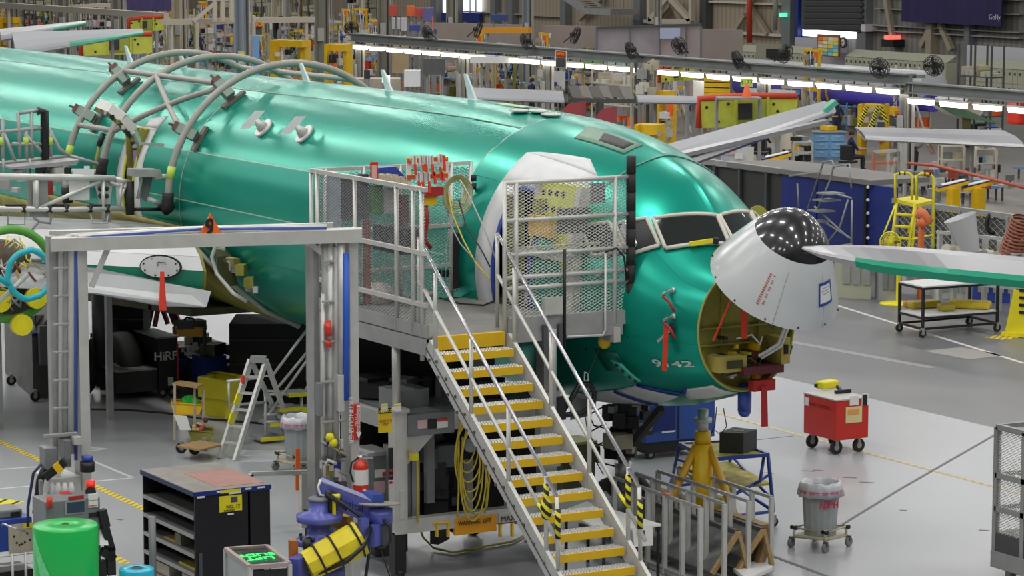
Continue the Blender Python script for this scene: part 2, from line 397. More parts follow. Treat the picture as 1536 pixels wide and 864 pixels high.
def panelthing(name, px0, px1, py0, py1, Y, mt, label, cat, th=.12, foot=True):
    a, b = GY(px0, (py0 + py1) / 2, Y), GY(px1, (py0 + py1) / 2, Y); m_ = (px0 + px1) / 2
    zt, zb = GY(m_, py0, Y).z, (0 if foot else GY(m_, py1, Y).z)
    return tag(MB().bx(a.x, b.x, Y, Y + th, zb, zt).build(name, mt), label, cat)
panelthing('partition', 1134, 1174, 66, 95, LY, mat('khaki_board', (.30, .29, .22), .6), 'khaki partition board between two locker blocks', 'partition')
panelthing('display_screen', 1149, 1180, 74, 88, LY - .2, BLK, 'black wall screen on the khaki partition', 'screen', .1, False)
panelthing('partition', 1192, 1270, 58, 95, LY + .7, mat('lilac_board', (.42, .42, .47), .6), 'light grey partition behind the coloured notice board', 'partition')
panelthing('partition', 1450, 1540, 70, 95, LY + 1, mat('pale_board', (.55, .55, .58), .6), 'white board standing behind the right hand lockers', 'partition')
nb = thing('notice_board', 'notice board with a patchwork of coloured sheets by the wall clock', 'board', GY(1241, 86, LY - .2)); Yn = LY - .2
a, b = GY(1226, 51, Yn), GY(1258, 86, Yn); MB().bx(a.x, b.x, Yn, Yn + .1, b.z, a.z).build('board', mat('board_red', (.30, .08, .05), .6), nb)
cols = [(.8, .6, .1), (.7, .75, .1), (.75, .75, .7), (.1, .5, .65), (.8, .2, .08), (.7, .7, .2), (.3, .6, .6), (.8, .45, .1)]
for i in range(4):
    for j in range(5):
        x = a.x + (b.x - a.x) * (.06 + .235 * i); z = b.z + (a.z - b.z) * (.05 + .17 * j)
        MB().bx(x, x + (b.x - a.x) * .21, Yn - .03, Yn, z, z + (a.z - b.z) * .15).build('sheet', mat('sheet%d' % ((i * 3 + j * 5) % 8), cols[(i * 3 + j * 5) % 8], .6), nb)
ck = thing('wall_clock', 'round wall clock on the grey partition', 'clock', GY(1265, 64, LY - .1)); c_ = GY(1265, 64, LY)
MB().lathe([(0, -.05), (.22, -.05), (.22, .05), (.0, .05)], c_, 20, axis='Y').build('face', PAP, ck); MB().lathe([(.22, -.09), (.28, -.07), (.28, .05), (.22, .05)], c_, 20, axis='Y').build('rim', DKG, ck)
MB().bar(c_ + Vector((0, -.08, 0)), c_ + Vector((.1, -.08, .1)), .03).build('hand', BLK, ck)
# ---------------- the airplane ----------------
FY, FZ, XB = 20.65, 3.74, -30.2
SE = [(0, .25, -1.36, .74, -.55, 1.0), (.3, .44, -1.47, .98, -.5, 1.15), (.6, .74, -1.56, 1.15, -.44, 1.35), (.9, 1.04, -1.64, 1.29, -.38, 1.45), (1.2, 1.26, -1.72, 1.40, -.32, 1.4), (1.6, 1.44, -1.79, 1.53, -.25, 1.3), (2.1, 1.59, -1.86, 1.66, -.18, 1.22), (2.8, 1.74, -1.93, 1.79, -.1, 1.12), (3.6, 1.85, -1.97, 1.90, -.05, 1.05), (4.6, 1.93, -2, 1.98, 0, 1), (5.8, 1.98, -2, 2, 0, 1), (7, 2, -2, 2, 0, 1), (60, 2, -2, 2, 0, 1)]
def secv(t):
    t = max(0, t)
    for i in range(len(SE) - 1):
        if t <= SE[i + 1][0] or i == len(SE) - 2:
            P = [SE[max(0, i - 1)], SE[i], SE[i + 1], SE[min(len(SE) - 1, i + 2)]]
            h = P[2][0] - P[1][0]; u = (t - P[1][0]) / h; out = []
            for k in range(1, 6):
                m1 = (P[2][k] - P[0][k]) / max(1e-6, P[2][0] - P[0][0]) * h; m2 = (P[3][k] - P[1][k]) / max(1e-6, P[3][0] - P[1][0]) * h
                if t > 5.8: m1 = m2 = 0
                out.append((2 * u**3 - 3 * u * u + 1) * P[1][k] + (u**3 - 2 * u * u + u) * m1 + (3 * u * u - 2 * u**3) * P[2][k] + (u**3 - u * u) * m2)
            return out
def PS(t, a):
    top, bot, hw, zm, k = secv(t); a = R(a); c, s_ = math.cos(a), math.sin(a); kk = k if s_ > 0 else 1
    return Vector((XB - t, FY + hw * math.copysign(abs(c)**kk, c), FZ + zm + ((top - zm) if s_ > 0 else (zm - bot)) * s_))
def OS(t, a, off=0):
    p = PS(t, a)
    if not off: return p
    e = .04; du = PS(t + e, a) - PS(max(0, t - e), a); dv = PS(t, a + 1) - PS(t, a - 1)
    n = du.cross(dv).normalized()
    if n.dot(p - Vector((XB - max(t, .8) - .4, FY, FZ - .2))) < 0: n = -n
    return p + n * off
def patch(name, q, nu, nv, off, mt, parent, th=.02, mid=None):   # q: four (t,a) corners, laid on the hull
    mb = MB(); vs = []; fs = []
    (t0, a0), (t1, a1), (t2, a2), (t3, a3) = q
    for o_ in (off, off - th):
        for j in range(nv + 1):
            v = j / nv
            for i in range(nu + 1):
                u = i / nu
                t = (t0 * (1 - u) + t1 * u) * (1 - v) + (t3 * (1 - u) + t2 * u) * v; a = (a0 * (1 - u) + a1 * u) * (1 - v) + (a3 * (1 - u) + a2 * u) * v
                vs.append(OS(t, a, o_))
    W = nu + 1; B = W * (nv + 1)
    for j in range(nv):
        for i in range(nu):
            k = j * W + i; fs.append((k, k + 1, k + W + 1, k + W)); 
    sm = list(fs); rim = []
    for i in range(nu): rim += [(i, i + 1, B + i + 1, B + i), (nv * W + i, nv * W + i + 1, B + nv * W + i + 1, B + nv * W + i)]
    for j in range(nv): rim += [(j * W, (j + 1) * W, B + (j + 1) * W, B + j * W), (j * W + nu, (j + 1) * W + nu, B + (j + 1) * W + nu, B + j * W + nu)]
    mb.add(vs, sm, 0, True); s0 = len(mb.f)
    for f in rim: mb.f.append(list(f)); mb.m.append(0); mb.sm.append(False)
    return mb.build(name, mt, parent)
AP = thing('airplane', 'huge green film covered airliner fuselage with its nose cone hinged open', 'airplane', (XB - 6, FY, 0))
def skin(name, ts, as_, mt, hole=None, off=0):
    mb = MB(); vs = []; fs = []; W = len(as_)
    for t in ts:
        for a in as_: vs.append(OS(t, a, off))
    for i in range(len(ts) - 1):
        for j in range(W - 1):
            tm, am = (ts[i] + ts[i + 1]) / 2, (as_[j] + as_[j + 1]) / 2
            if hole and hole[0] < tm < hole[1] and hole[2] < am < hole[3]: continue
            k = i * W + j; fs.append((k, k + 1, k + W + 1, k + W))
    mb.add(vs, fs, 0, True); return mb.build(name, mt, AP)
def lin(a, b, n): return [a + (b - a) * i / n for i in range(n + 1)]
def merge(l, extra): return sorted(set([round(x, 4) for x in l] + extra))
D1 = (2.55, 3.30, 142.5, 192.0); D2 = (15.72, 16.18, 147.0, 192.0)
AS = [(-108, 30), (30, 68), (68, 112.5), (112.5, 154.5), (154.5, 178), (178, 200), (200, 252)]
TS = [(13.72, 20.0), (20.0, 34), (4.45, 13.7)]
for (ta, tb) in TS:
    for (a0, a1) in AS:
        ts = lin(ta, tb, max(2, int((tb - ta) / 1.5))); aa = lin(a0 + .06, a1 - .06, max(3, int((a1 - a0) / 3)))
        if ta == 13.72: ts = merge(ts, [D2[0], D2[1]]); aa = [x for x in merge(aa, [D2[2], D2[3]]) if a0 <= x <= a1]
        if ta > 13 and a0 >= 200: continue          # belly left open over the wing box
        skin('skin_panel', [t for t in ts], aa, GREEN, D2 if ta == 13.72 else None)
ts = merge(lin(0, 1.6, 12) + lin(1.6, 4.43, 12), [D1[0], D1[1]])
for (a0, a1) in [(-108, 0), (0, 62), (62, 98), (98, 142.5), (142.5, 192), (192, 252)]:
    skin('nose_skin_panel', ts, lin(a0 + .05, a1 - .05, max(6, int((a1 - a0) / 3))), GREEN2, D1)
# light fairing film under the nose and dark liner inside the skin
mb = MB(); vs = []; fs = []
tt = [1.5, 2.6, 4.6, 8, 14, 22, 34]
for t in tt:
    for j in range(36): vs.append(PS(t, j * 10) * .985 + Vector((XB - t, FY, FZ - .1)) * .015)
for i in range(len(tt) - 1):
    for j in range(36):
        tm, am = (tt[i] + tt[i + 1]) / 2, j * 10 + 5
        if (2.6 < tm < 4.6 or 1.4 < tm < 4.6) and 140 < am < 195: continue
        if 14 < tm < 22 and 140 < am < 195: continue
        k = i * 36 + j; l = i * 36 + (j + 1) % 36; fs.append((k, l, l + 36, k + 36))
mb.add(vs, fs, 0, True); mb.build('inner_liner', mat('liner', (.10, .11, .05), .7), AP)
def seam(t0, a0, t1, a1, w=.022, mt=SEAM, n=24):
    mb = MB(); vs = []; fs = []
    for i in range(n + 1):
        t = t0 + (t1 - t0) * i / n; a = a0 + (a1 - a0) * i / n; dt = 0 if t0 != t1 else w / 2; da = 0 if a0 != a1 else w / 2 / 2 * 57.3
        vs += [OS(t - dt, a - da, .004), OS(t + dt, a + da, .004)]
    fs = [(2 * i, 2 * i + 1, 2 * i + 3, 2 * i + 2) for i in range(n)]
    mb.add(vs, fs, 0, True); return mb.build('lap_seam', mt, AP)
for a in (68, 112.5): seam(4.5, a, 34, a, .03, mat('seam_grey', (.20, .30, .27), .5))
for a in (154.5, 178): seam(4.5, a, 34, a, .02)
seam(4.45, 20, 4.45, 240, .03); seam(13.72, 30, 13.72, 200, .03)
seam(.4, 98, 4.4, 113, .015, mat('seam_grey', (.2, .3, .27), .5)); seam(0.02, 142.5, .9, 150, .05, mat('seam_dk', (.10, .17, .15), .4))
mb = MB(); pts = [OS(2.0 - .1 * math.sin(math.pi * i / 12), 55 + 7 * i, .008) for i in range(13)]
mb.tube(pts, .012, 4); mb.build('brow_seam', mat('seam_grey', (.2, .3, .27), .5), AP)
# door surrounds (white film), doorway interiors
def surround(T0, T1, A0, A1, D, mt, nm):
    patch(nm, [(T0, A0), (T1, A0), (T1, D[2]), (T0, D[2])], 6, 3, .006, mt, AP, .004)
    patch(nm, [(D[1], D[2]), (T1, D[2]), (T1, A1), (D[1], A1)], 2, 14, .006, mt, AP, .004)
surround(2.2, 3.72, 126, 197, D1, FILM, 'white_film'); patch('white_film', [(2.6, 119), (3.5, 124), (3.72, 126), (2.2, 126)], 6, 3, .006, FILM, AP, .004)
surround(15.42, 16.5, 146, 197, D2, FILM, 'white_film'); patch('white_film', [(15.42, 147), (15.72, 147), (15.72, 197), (15.42, 197)], 2, 14, .006, FILM, AP, .004); patch('white_film', [(15.35, 138), (15.95, 141), (16.0, 146), (15.42, 146)], 4, 3, .006, FILM, AP, .004)
def rimtube(D, r, mt, nm):
    t0, t1, a0, a1 = D; pts = []
    for i in range(9): pts.append((t0, a1 - (a1 - a0 - 6) * i / 8))
    pts += [(t0 + .12, a0), (t1 - .12, a0)]
    for i in range(9): pts.append((t1, a0 + 6 + (a1 - a0 - 6) * i / 8))
    MB().tube([OS(t, a, .01) for t, a in pts], r, 6).build(nm, mt, AP)
rimtube(D1, .035, BLU, 'door_seal'); rimtube(D2, .025, LIME, 'door_seal')
for D, c1, c2 in ((D1, OLI, ALUL), (D2, OLI, WHITE)):
    mb = MB(); a, b = OS(D[0], D[3]), OS(D[1], D[3]); zt = OS(D[0], D[2]).z
    Y0 = OS(D[0], 178).y + .05; mb.bx(b.x, a.x, Y0, Y0 + 1.6, a.z - .05, a.z)
    mb.build('cabin_floor', c2, AP); MB().bx(b.x - .5, a.x + .5, Y0 + 1.5, Y0 + 1.6, a.z, zt + .3).build('cabin_lining', mat('cabin_lining', (.32, .34, .26), .6), AP)
    for X in (a.x, b.x): MB().bx(X - .03, X + .03, Y0 + .02, Y0 + .3, a.z, zt).build('door_jamb', c1, AP)
MB().bx(OS(D2[1], 170).x + .12, OS(D2[1], 170).x + .28, OS(16, 170).y + .12, OS(16, 170).y + .2, 3.4, 4.7).build('violet_strip', mat('violet_cloth', (.30, .24, .62), .6), AP)
# opened forward door: yellow-green inside face with dark lightening holes
DR = thing('cabin_door', 'open cabin door with yellow-green pierced inner face behind the mesh railing', 'door', (-31.6, 19.0, 3.25))
def dcurve(z): return 19.05 + .55 * (1 - math.sqrt(max(0, 1 - ((z - 3.7) / 2.0)**2)))*1.6
mb = MB(); vs = []; fs = []; Z = lin(3.30, 4.93, 10); X0_, X1_ = GY(783, 350, 18.95).x, GY(846, 350, 18.95).x
for o_ in (0, .14):
    for z in Z:
        for X in (X0_, X1_): vs.append((X, dcurve(z) + o_, z))
for i in range(10):
    for k in (0, 22): fs.append((k + 2 * i, k + 2 * i + 1, k + 2 * i + 3, k + 2 * i + 2))
    fs += [(2 * i, 2 * i + 2, 22 + 2 * i + 2, 22 + 2 * i), (2 * i + 1, 2 * i + 3, 22 + 2 * i + 3, 22 + 2 * i + 1)]
fs += [(0, 1, 23, 22), (20, 21, 43, 42)]; mb.add(vs, fs); mb.build('inner_face', LIME, DR)
mb = MB(); mb.bar((X1_ + .04, dcurve(3.3), 3.3), (X1_ + .04, dcurve(4.2), 4.2), .12, .16); mb.bar((X1_ + .04, dcurve(4.2), 4.2), (X1_ + .04, dcurve(4.93), 4.93), .12, .16); mb.bar((X0_, dcurve(3.3), 3.3), (X0_, dcurve(4.93), 4.93), .08, .14)
mb.build('door_frame', ALUL, DR)
for z in (3.4, 3.62, 3.84, 4.6, 4.8):
    for X in (X0_ + .16, X0_ + .33, X0_ + .50, X0_ + .67): MB().cyl((X, dcurve(z) - .012, z), (X, dcurve(z) + .02, z), .045, n=8).build('lightening_hole', BLK, DR)
MB().bx(X0_ + .2, X0_ + .75, 18.93, 19.02, 4.25, 4.52).build('orange_pad', mat('tan_pad', (.62, .36, .05), .6), DR)
MB().bx(X0_, X1_ + .1, 18.9, 19.0, 3.98, 4.06).build('latch_bar', ALUL, DR)
# arched opened aft door
AD = thing('aft_door', 'opened narrow aft door leaning out like an arch from the fuselage', 'door', OS(15.9, 170) + Vector((0, 0, -.5)))
arc = [GY(208, 215, 18.3), GY(200, 196, 18.15), GY(186, 178, 18.0), GY(168, 163, 17.9), GY(150, 156, 17.85)]
mb = MB(); mb2 = MB()
for i in range(4):
    a, b = arc[i], arc[i + 1]; mb.bar(a, b + (b - a) * .04, .16, .07, up=(0, -1, .6)); q_ = -Rw * .05 - ZA * .07; mb2.bar(a + q_, b + q_ + (b - a) * .04, .12, .06, up=(0, -1, .6))
mb.build('outer_skin', ALUL, AD); mb2.build('inner_structure', OLID, AD)
for i in range(8):
    p = arc[i // 2].lerp(arc[i // 2 + 1], .25 + .5 * (i % 2)); MB().box(p - Rw * .04 - ZA * .09 - Fw * .07, (.06, .04, .07), .4).build('latch_fitting', [ALUL, OLI, BLK][i % 3], AD)
MB().bar(arc[0], arc[0] + Vector((.0, .45, -.05)), .05).build('hinge_arm', ALUL, AD)
# cockpit windows
FR = .028
def pane(q, lab, glass=GLS):
    (t0, a0), (t1, a1), (t2, a2), (t3, a3) = q; K = [OS(t, a, .02) for t, a in q]; mb = MB(); NU, NV = 10, 5
    def wp(u, v):
        fl = K[0].lerp(K[1], u).lerp(K[3].lerp(K[2], u), v); t = (t0 * (1 - u) + t1 * u) * (1 - v) + (t3 * (1 - u) + t2 * u) * v; a = (a0 * (1 - u) + a1 * u) * (1 - v) + (a3 * (1 - u) + a2 * u) * v
        cf = OS(t, a, .03); n_ = (OS(t, a, .13) - cf) * 10; h_ = (cf - fl).dot(n_); return fl + n_ * max(h_, 0)
    mb.add([wp(i / NU, j / NV) for j in range(NV + 1) for i in range(NU + 1)], [(j * (NU + 1) + i, j * (NU + 1) + i + 1, (j + 1) * (NU + 1) + i + 1, (j + 1) * (NU + 1) + i) for j in range(NV) for i in range(NU)], 0, True); g = mb.build('cockpit_window', glass, AP); mb = MB()
    for (A, B) in (((0, 0), (1, 0)), ((1, 0), (1, 1)), ((1, 1), (0, 1)), ((0, 1), (0, 0))):
        mb.tube([wp(A[0] + (B[0] - A[0]) * i / 8, A[1] + (B[1] - A[1]) * i / 8) for i in range(9)], .030, 5)
    mb.build('window_frame', CREAM, g)
    return g
pane([(1.06, 131), (.69, 92), (.35, 93), (.70, 137)], '')
pane([(.69, 86.5), (1.04, 50), (.70, 45), (.37, 85.5)], '')
pane([(1.42, 143), (1.12, 133), (.78, 138.5), (1.02, 152)], '', BLK)
pane([(1.12, 47), (1.42, 37), (1.02, 28), (.78, 41.5)], '', BLK)
pane([(1.86, 150), (1.5, 143.5), (1.12, 152), (1.5, 160)], '', BLK)
MB().bar(OS(1.30, 143, .05), OS(1.0, 149, .05), .03, .25).build('window_blind', mat('bright_pane', (.6, .72, .8), .2), AP)
YTl = thing('yellow_tool', 'small yellow tool with black end at the foot of the windshield', 'tool', OS(.5, 115, .06)); MB().bar(OS(.53, 124, .07), OS(.43, 108, .07), .055).build('body', YELB, YTl); MB().bar(OS(.43, 108, .07), OS(.40, 104, .07), .06, .08).build('black_end', BLK, YTl)
# roof hatch in the crown
patch('roof_hatch', [(3.55, 97), (2.35, 95), (2.3, 108), (3.3, 110)], 6, 4, .012, mat('hatch_frame', (.16, .28, .20), .45), AP, .01)
patch('hatch_opening', [(3.1, 99), (2.45, 98), (2.4, 105.5), (2.9, 106.5)], 6, 4, .018, BLK, AP, .008)
patch('crown_plate', [(6.4, 88), (5.6, 88), (5.6, 93), (6.4, 93)], 4, 3, .01, mat('pale_plate', (.45, .58, .40), .5), AP, .01)
for (t, a) in ((5.3, 99), (5.0, 95), (4.6, 96)):
    MB().ball(OS(t, a, .02), .12, 10, sc=(1.8, 1, .25)).build('blister', ALUL, AP)
# white, blue film under the nose
for q in ([(3.3, 256), (3.0, 243), (1.78, 235), (1.45, 252)], [(1.40, 253), (1.72, 235), (1.15, 229), (.78, 246)], [(.76, 253), (.52, 237), (.10, 238), (.06, 264)]):
    patch('masking_film', q, 6, 5, .01, FILM, AP, .006)
for (a, b) in (((1.74, 235), (1.40, 253)), ((1.15, 228.5), (.60, 242)), ((.60, 242), (.48, 236))):
    MB().tube([OS(a[0] + (b[0] - a[0]) * i / 5, a[1] + (b[1] - a[1]) * i / 5, .015) for i in range(6)], .028, 4).build('blue_tape', DBL, AP)
ch = patch('crew_hatch', [(1.5, 205), (1.12, 205), (1.12, 219), (1.5, 219)], 2, 4, .01, mat('hatch_dark', (.005, .16, .11), .3), AP, .01)
pl = patch('hatch_plate', [(1.20, 208), (1.04, 210), (.92, 222), (1.10, 223)], 3, 4, .10, mat('hatch_light', (.04, .40, .27), .4), AP, .02)
for (t, a) in ((1.12, 210.5), (1.07, 214), (1.02, 218), (.98, 221)): MB().ball(OS(t, a, .105), .025, 8).build('screw', BLK, AP)
ST = mat('stencil_paint', (.55, .66, .60), .5)
def warp9(p):
    t = .37 - p.x; a = 210.3 - p.y * 34
    return OS(t, a, .012)
text('serial_number', '9142', None, .235, ST, AP, warp=warp9, wide=1.1, bold=.006)
# probes and red streamers
for (t, a, l, s_) in ((.36, 153, .25, 1), (.26, 171, .3, 1)):
    g = MB(); p = OS(t, a, .01); g.ball(p, .06, 8, sc=(1, .4, .7)); g.bar(p, p + Vector((.12, -.22, -.02)), .03); g.build('probe', CHR, AP)
    MB().tube([p + Vector((.0, -.08, 0)), p + Vector((.12, -.22, -.06)), p + Vector((.26, -.22, -.10)), p + Vector((.36, -.2, -.22))], .02, 6).build('red_strap', mat('dk_red', (.30, .02, .015), .6), AP)
p = OS(.27, 181, .005); MB().ball(p, .07, 10, sc=(1.2, .4, 1.2)).build('port', BLK, AP); MB().bar(p, p + Vector((-.05, -.18, -.16)), .03).build('static_vane', CHR, AP)
MB().prism([p + Vector((.03, -.12, .08)), p + Vector((.12, -.12, .08)), p + Vector((.12, -.14, -.52)), p + Vector((.02, -.14, -.52))], (0, -.012, 0)).build('red_streamer', REDF, AP)
MB().ball(OS(1.35, 166, .02), .06, 8, sc=(1.3, .5, 1)).build('white_cap', WHITE, AP)
q = OS(1.6, 205, .05); MB().ball(q, .02, 6).build('screw', BLK, AP)
# nose bulkhead bay
mb = MB(); vs = []; fs = []
for (t, k) in ((0, 1.0), (.0, .96), (.13, .95), (.16, 0.0)):
    for j in range(48):
        p = PS(0.0001, j * 7.5); c = Vector((XB, FY, FZ - .55)); q = c + (p - c) * k; q.x = XB - t; vs.append(q)
for i in range(3):
    for j in range(48): k = i * 48 + j; l = i * 48 + (j + 1) % 48; fs.append((k, l, l + 48, k + 48))
mb.add(vs, fs, 0, False); mb.build('bulkhead', OLI, AP)
mb = MB(); mb.tube([PS(0.0001, j * 7.5) + Vector((.01, 0, 0)) for j in range(48)], .016, 6, closed=True); mb.build('bulkhead_ring', mat('ring_primer', (.38, .38, .10), .5), AP)
BX = XB - .15; BZ = FZ - .55
def bb(y, z, sy, sz, sx, mt, nm): return MB().box((BX + sx / 2, FY + y, BZ + z), (sx, sy, sz)).build(nm, mt, AP)
for z in (.02, -.20): bb(0, z, 1.3, .02, .07, OLI, 'stiffener')
for y in (-.30, .28): bb(y, .2, .02, .9, .05, OLI, 'stiffener')
bb(-.32, -.42, .42, .20, .34, mat('gold_bracket', (.48, .40, .10), .45, .2), 'bracket'); bb(-.30, -.42, .24, .10, .36, OLID, 'bracket_slot')
bb(.48, -.30, .14, .34, .36, mat('gold_bracket', (.48, .40, .10), .45, .2), 'bracket'); bb(.48, -.28, .06, .12, .38, BLK, 'bracket_slot')
for i in range(26):
    y, z = random.uniform(-.5, .5), random.uniform(-.68, -.1)
    if abs(y) > .45 and z < -.5: continue
    bb(y, z, random.uniform(.03, .10), random.uniform(.03, .09), random.uniform(.08, .22), random.choice([BLK, OLID, ALUL, mat('plum', (.12, .02, .03), .5), LIME, YEL]), 'connector')
bb(.12, -.52, .62, .10, .40, mat('plum', (.12, .02, .03), .5), 'harness_tray')
for i in range(7):
    y, z = random.uniform(-.45, .3), random.uniform(-.6, .1)
    MB().tube([(BX + .2, FY + y, BZ + z), (BX + .33, FY + y + .15, BZ + z + .06), (BX + .3, FY + y + .3, BZ + z - .08), (BX + .2, FY + y + .4, BZ + z)], .012, 5).build('cable', random.choice([WHITE, BLK, OLID]), AP)
MB().tube([(BX + .3, FY + .1, BZ - .35), (BX + .38, FY + .35, BZ - .2), (BX + .4, FY + .45, BZ + .05), (BX + .45, FY + .62, BZ + .2)], .022, 6).build('cable', WHITE, AP)
MB().tube([(BX + .3, FY + .14, BZ - .38), (BX + .38, FY + .39, BZ - .23), (BX + .4, FY + .49, BZ + .02), (BX + .45, FY + .66, BZ + .17)], .022, 6).build('cable', WHITE, AP)
MB().prism([(BX + .36, FY - .22, BZ + .62), (BX + .36, FY - .14, BZ + .62), (BX + .36, FY - .12, BZ - .10), (BX + .36, FY - .21, BZ - .10)], (.01, 0, 0)).build('red_streamer', REDF, AP)
MB().bar((BX + .34, FY - .26, BZ + .6), (BX + .3, FY - .6, BZ - .1), .03, .012).build('red_streamer', REDF, AP)
MB().box((BX + .34, FY + .13, BZ - .72), (.12, .34, .14)).build('red_cover', mat('dk_red2', (.40, .02, .02), .5), AP)
MB().prism([(BX + .42, FY + .06, BZ - .72), (BX + .42, FY + .15, BZ - .72), (BX + .42, FY + .17, BZ - 1.25), (BX + .42, FY + .07, BZ - 1.25)], (.01, 0, 0)).build('red_streamer', mat('dk_red2', (.4, .02, .02), .5), AP)
b_ = MB(); p = OS(.12, 258, 0) + Vector((0, .25, 0)); b_.cyl(p + ZA * .1, p - ZA * .26, .09); b_.ball(p - ZA * .26, .09, 10); b_.build('blue_cover', BLU, AP)
# nose cone hinged up
PH = R(58); cc = Vector((XB + .9 * math.sin(PH) - .14, FY, FZ + .54 - .9 * math.cos(PH) + .02))
e1, e2, ax = Vector((0, 1, 0)), Vector((math.sin(PH), 0, -math.cos(PH))), Vector((math.cos(PH), 0, math.sin(PH)))
RD = thing('nose_cone', 'white nose cone with glossy black tip hinged up open', 'nose cone', cc)
prof = [(0, 1), (.1, .955), (.2, .90), (.3, .84), (.4, .775), (.5, .71), (.6, .64), (.67, .585)]; pro2 = [(.67, .585), (.75, .52), (.82, .445), (.89, .345), (.95, .235), (.985, .12), (1.0, 0.0)]
def cone(pr, mt, nm, off=0):
    mb = MB(); vs = []; fs = []; n = 48
    for s_, r in pr:
        for k in range(n):
            a = 2 * math.pi * k / n; vs.append(cc + e1 * ((.82 * r + off) * math.cos(a)) + e2 * ((.92 * r + off) * math.sin(a)) + ax * (s_ * 1.11))
    for i in range(len(pr) - 1):
        for k in range(n): l = (k + 1) % n; fs.append((i * n + k, i * n + l, (i + 1) * n + l, (i + 1) * n + k))
    mb.add(vs, fs, 0, True); return mb.build(nm, mt, RD)
cone(prof, mat('nose_cone_paint', (.56, .59, .60), .22, 0, .03, 2, coat=.6), 'shell'); cone(pro2, mat('black_gloss', (.008, .008, .010), .08, 0, coat=.8), 'tip')
cone([(.01, .96), (.3, .80), (.6, .60), (.82, .40), (.93, .2), (.96, 0)], OLI, 'lining')
def oncone(s_, ang, off=.004):
    i = 0
    for i in range(len(prof) - 1):
        if s_ <= prof[i + 1][0]: break
    r = prof[i][1] + (prof[i + 1][1] - prof[i][1]) * (s_ - prof[i][0]) / (prof[i + 1][0] - prof[i][0]); a = R(ang)
    return cc + e1 * ((.82 * r + off) * math.cos(a)) + e2 * ((.92 * r + off) * math.sin(a)) + ax * (s_ * 1.11)
def cpatch(s0, s1, a0, a1, mt, nm, off=.006):
    mb = MB(); vs = []
    for i in range(5):
        for j in range(3): vs.append(oncone(s0 + (s1 - s0) * j / 2, a0 + (a1 - a0) * i / 4, off))
    mb.add(vs, [(3 * i + j, 3 * i + j + 1, 3 * i + j + 4, 3 * i + j + 3) for i in range(4) for j in range(2)], 0, True); return mb.build(nm, mt, RD)
TA, TB = 56, 78
cpatch(.26, .46, 62, 80, PAP, 'paper_sheet')
for a, b, c_, d_ in ((.24, .27, 60, 82), (.45, .48, 60, 82), (.24, .48, 60, 62), (.24, .48, 80, 82)): cpatch(a, b, c_, d_, BLU, 'blue_tape', .01)
for k in range(3): cpatch(.42 - k * .03, .425 - k * .03, 65, 76 + k % 2 * 2, mat('print_ink', (.15, .13, .16), .6), 'printed_line', .012)
for k in range(14):
    s0 = .14 + k * .025; cpatch(s0, s0 + .014, 142, 144.5, mat('red_print', (.45, .10, .08), .6), 'red_print', .008)
    if k % 3: cpatch(s0, s0 + .012, 137.5, 139.5, mat('red_print', (.45, .10, .08), .6), 'red_print', .008)
for k in range(12):
    a = k * 30 + 12; MB().ball(oncone(.03, a, .004), .014, 6).build('fastener', BLK, RD)
for a in (20, 75, 125): MB().tube([oncone(.58 * i / 8, a, .001) for i in range(9)], .004, 4).build('diverter_strip', ALUP, RD)
for y in (-.3, .3): MB().bar((XB + .02, FY + y, FZ + .1), cc - e2 * .82 + Vector((0, y, 0)), .05, .05).build('hinge_arm', ALUL, RD)
# blade aerials, plates on the flank
for i, (t, a, hh) in enumerate(((20.9, 88, .30), (18.3, 88, .30), (13.08, 89, .30), (10.08, 89, .32), (7.35, 89, .38))):
    p = OS(t, a, -.01); mb = MB(); mb.prism([p + Vector((.12, 0, 0)), p + Vector((-.10, 0, 0)), p + Vector((-.26, 0, hh)), p + Vector((-.18, 0, hh))], (0, .035, 0)); mb.box(p, (.42, .12, .02)); mb.build('blade_aerial', mat('aerial_paint', (.55, .66, .68), .4), AP)
for t, a in ((11.45, 137.5), (9.95, 137.5)):
    p = OS(t, a, 0); mb = MB(); n_ = (OS(t, a, .1) - p).normalized()
    mb.cyl(p, p + n_ * .05, .17, n=16); mb.cyl(p + n_ * .05, p + n_ * .22, .10, .03, n=12); mb.build('light_mount', ALUL, AP)
    q = p + n_ * .26; u = (Rw * .62 + ZA * .78); v = Rw
    MB().prism([q - u * .20 - v * .10, q - u * .20 + v * .06, q + u * .16 + v * .08, q + u * .16 - v * .08], Fw * .02).build('white_flag_plate', WHITE, AP)
# nose gear
NG = thing('nose_gear', 'dark nose landing gear leg with two wheels under the fuselage', 'landing gear', (-33.15, FY, 0))
MB().cyl((-33.15, FY, 1.9), (-33.15, FY, 1.0), .11).cyl((-33.15, FY, 1.0), (-33.15, FY, .45), .075).build('strut', MGR, NG)
MB().cyl((-33.15, FY, .95), (-33.15, FY, .75), .12).build('collar', ALUL, NG)
for y in (-.2, .2):
    tq = Vector((-33.15, FY + y, .42)); MB().lathe([(.16, -.09), (.28, -.11), (.33, -.07), (.345, 0), (.33, .07), (.28, .11), (.16, .09)], tq, 28, axis='Y').build('tyre', RUB, NG)
    MB().lathe([(0, -.05), (.08, -.07), (.16, -.09), (.16, .09), (.08, .07), (0, .05)], tq, 20, axis='Y').build('wheel_hub', ALUP, NG)
MB().cyl((-33.15, FY - .3, .42), (-33.15, FY + .3, .42), .05).build('axle', MGR, NG)
MB().bar((-33.1, FY, 1.1), (-32.2, FY, 1.85), .09).build('drag_brace', DKG, NG)
for i in range(22):
    p = Vector((-33.15 + random.uniform(-.35, .35), FY + random.uniform(-.35, .35), random.uniform(1.0, 1.85)))
    MB().box(p, [random.uniform(.06, .22) for _ in range(3)], random.random()).build('fitting', random.choice([DKG, BLK, OLID, DKG, ALUP]), NG)
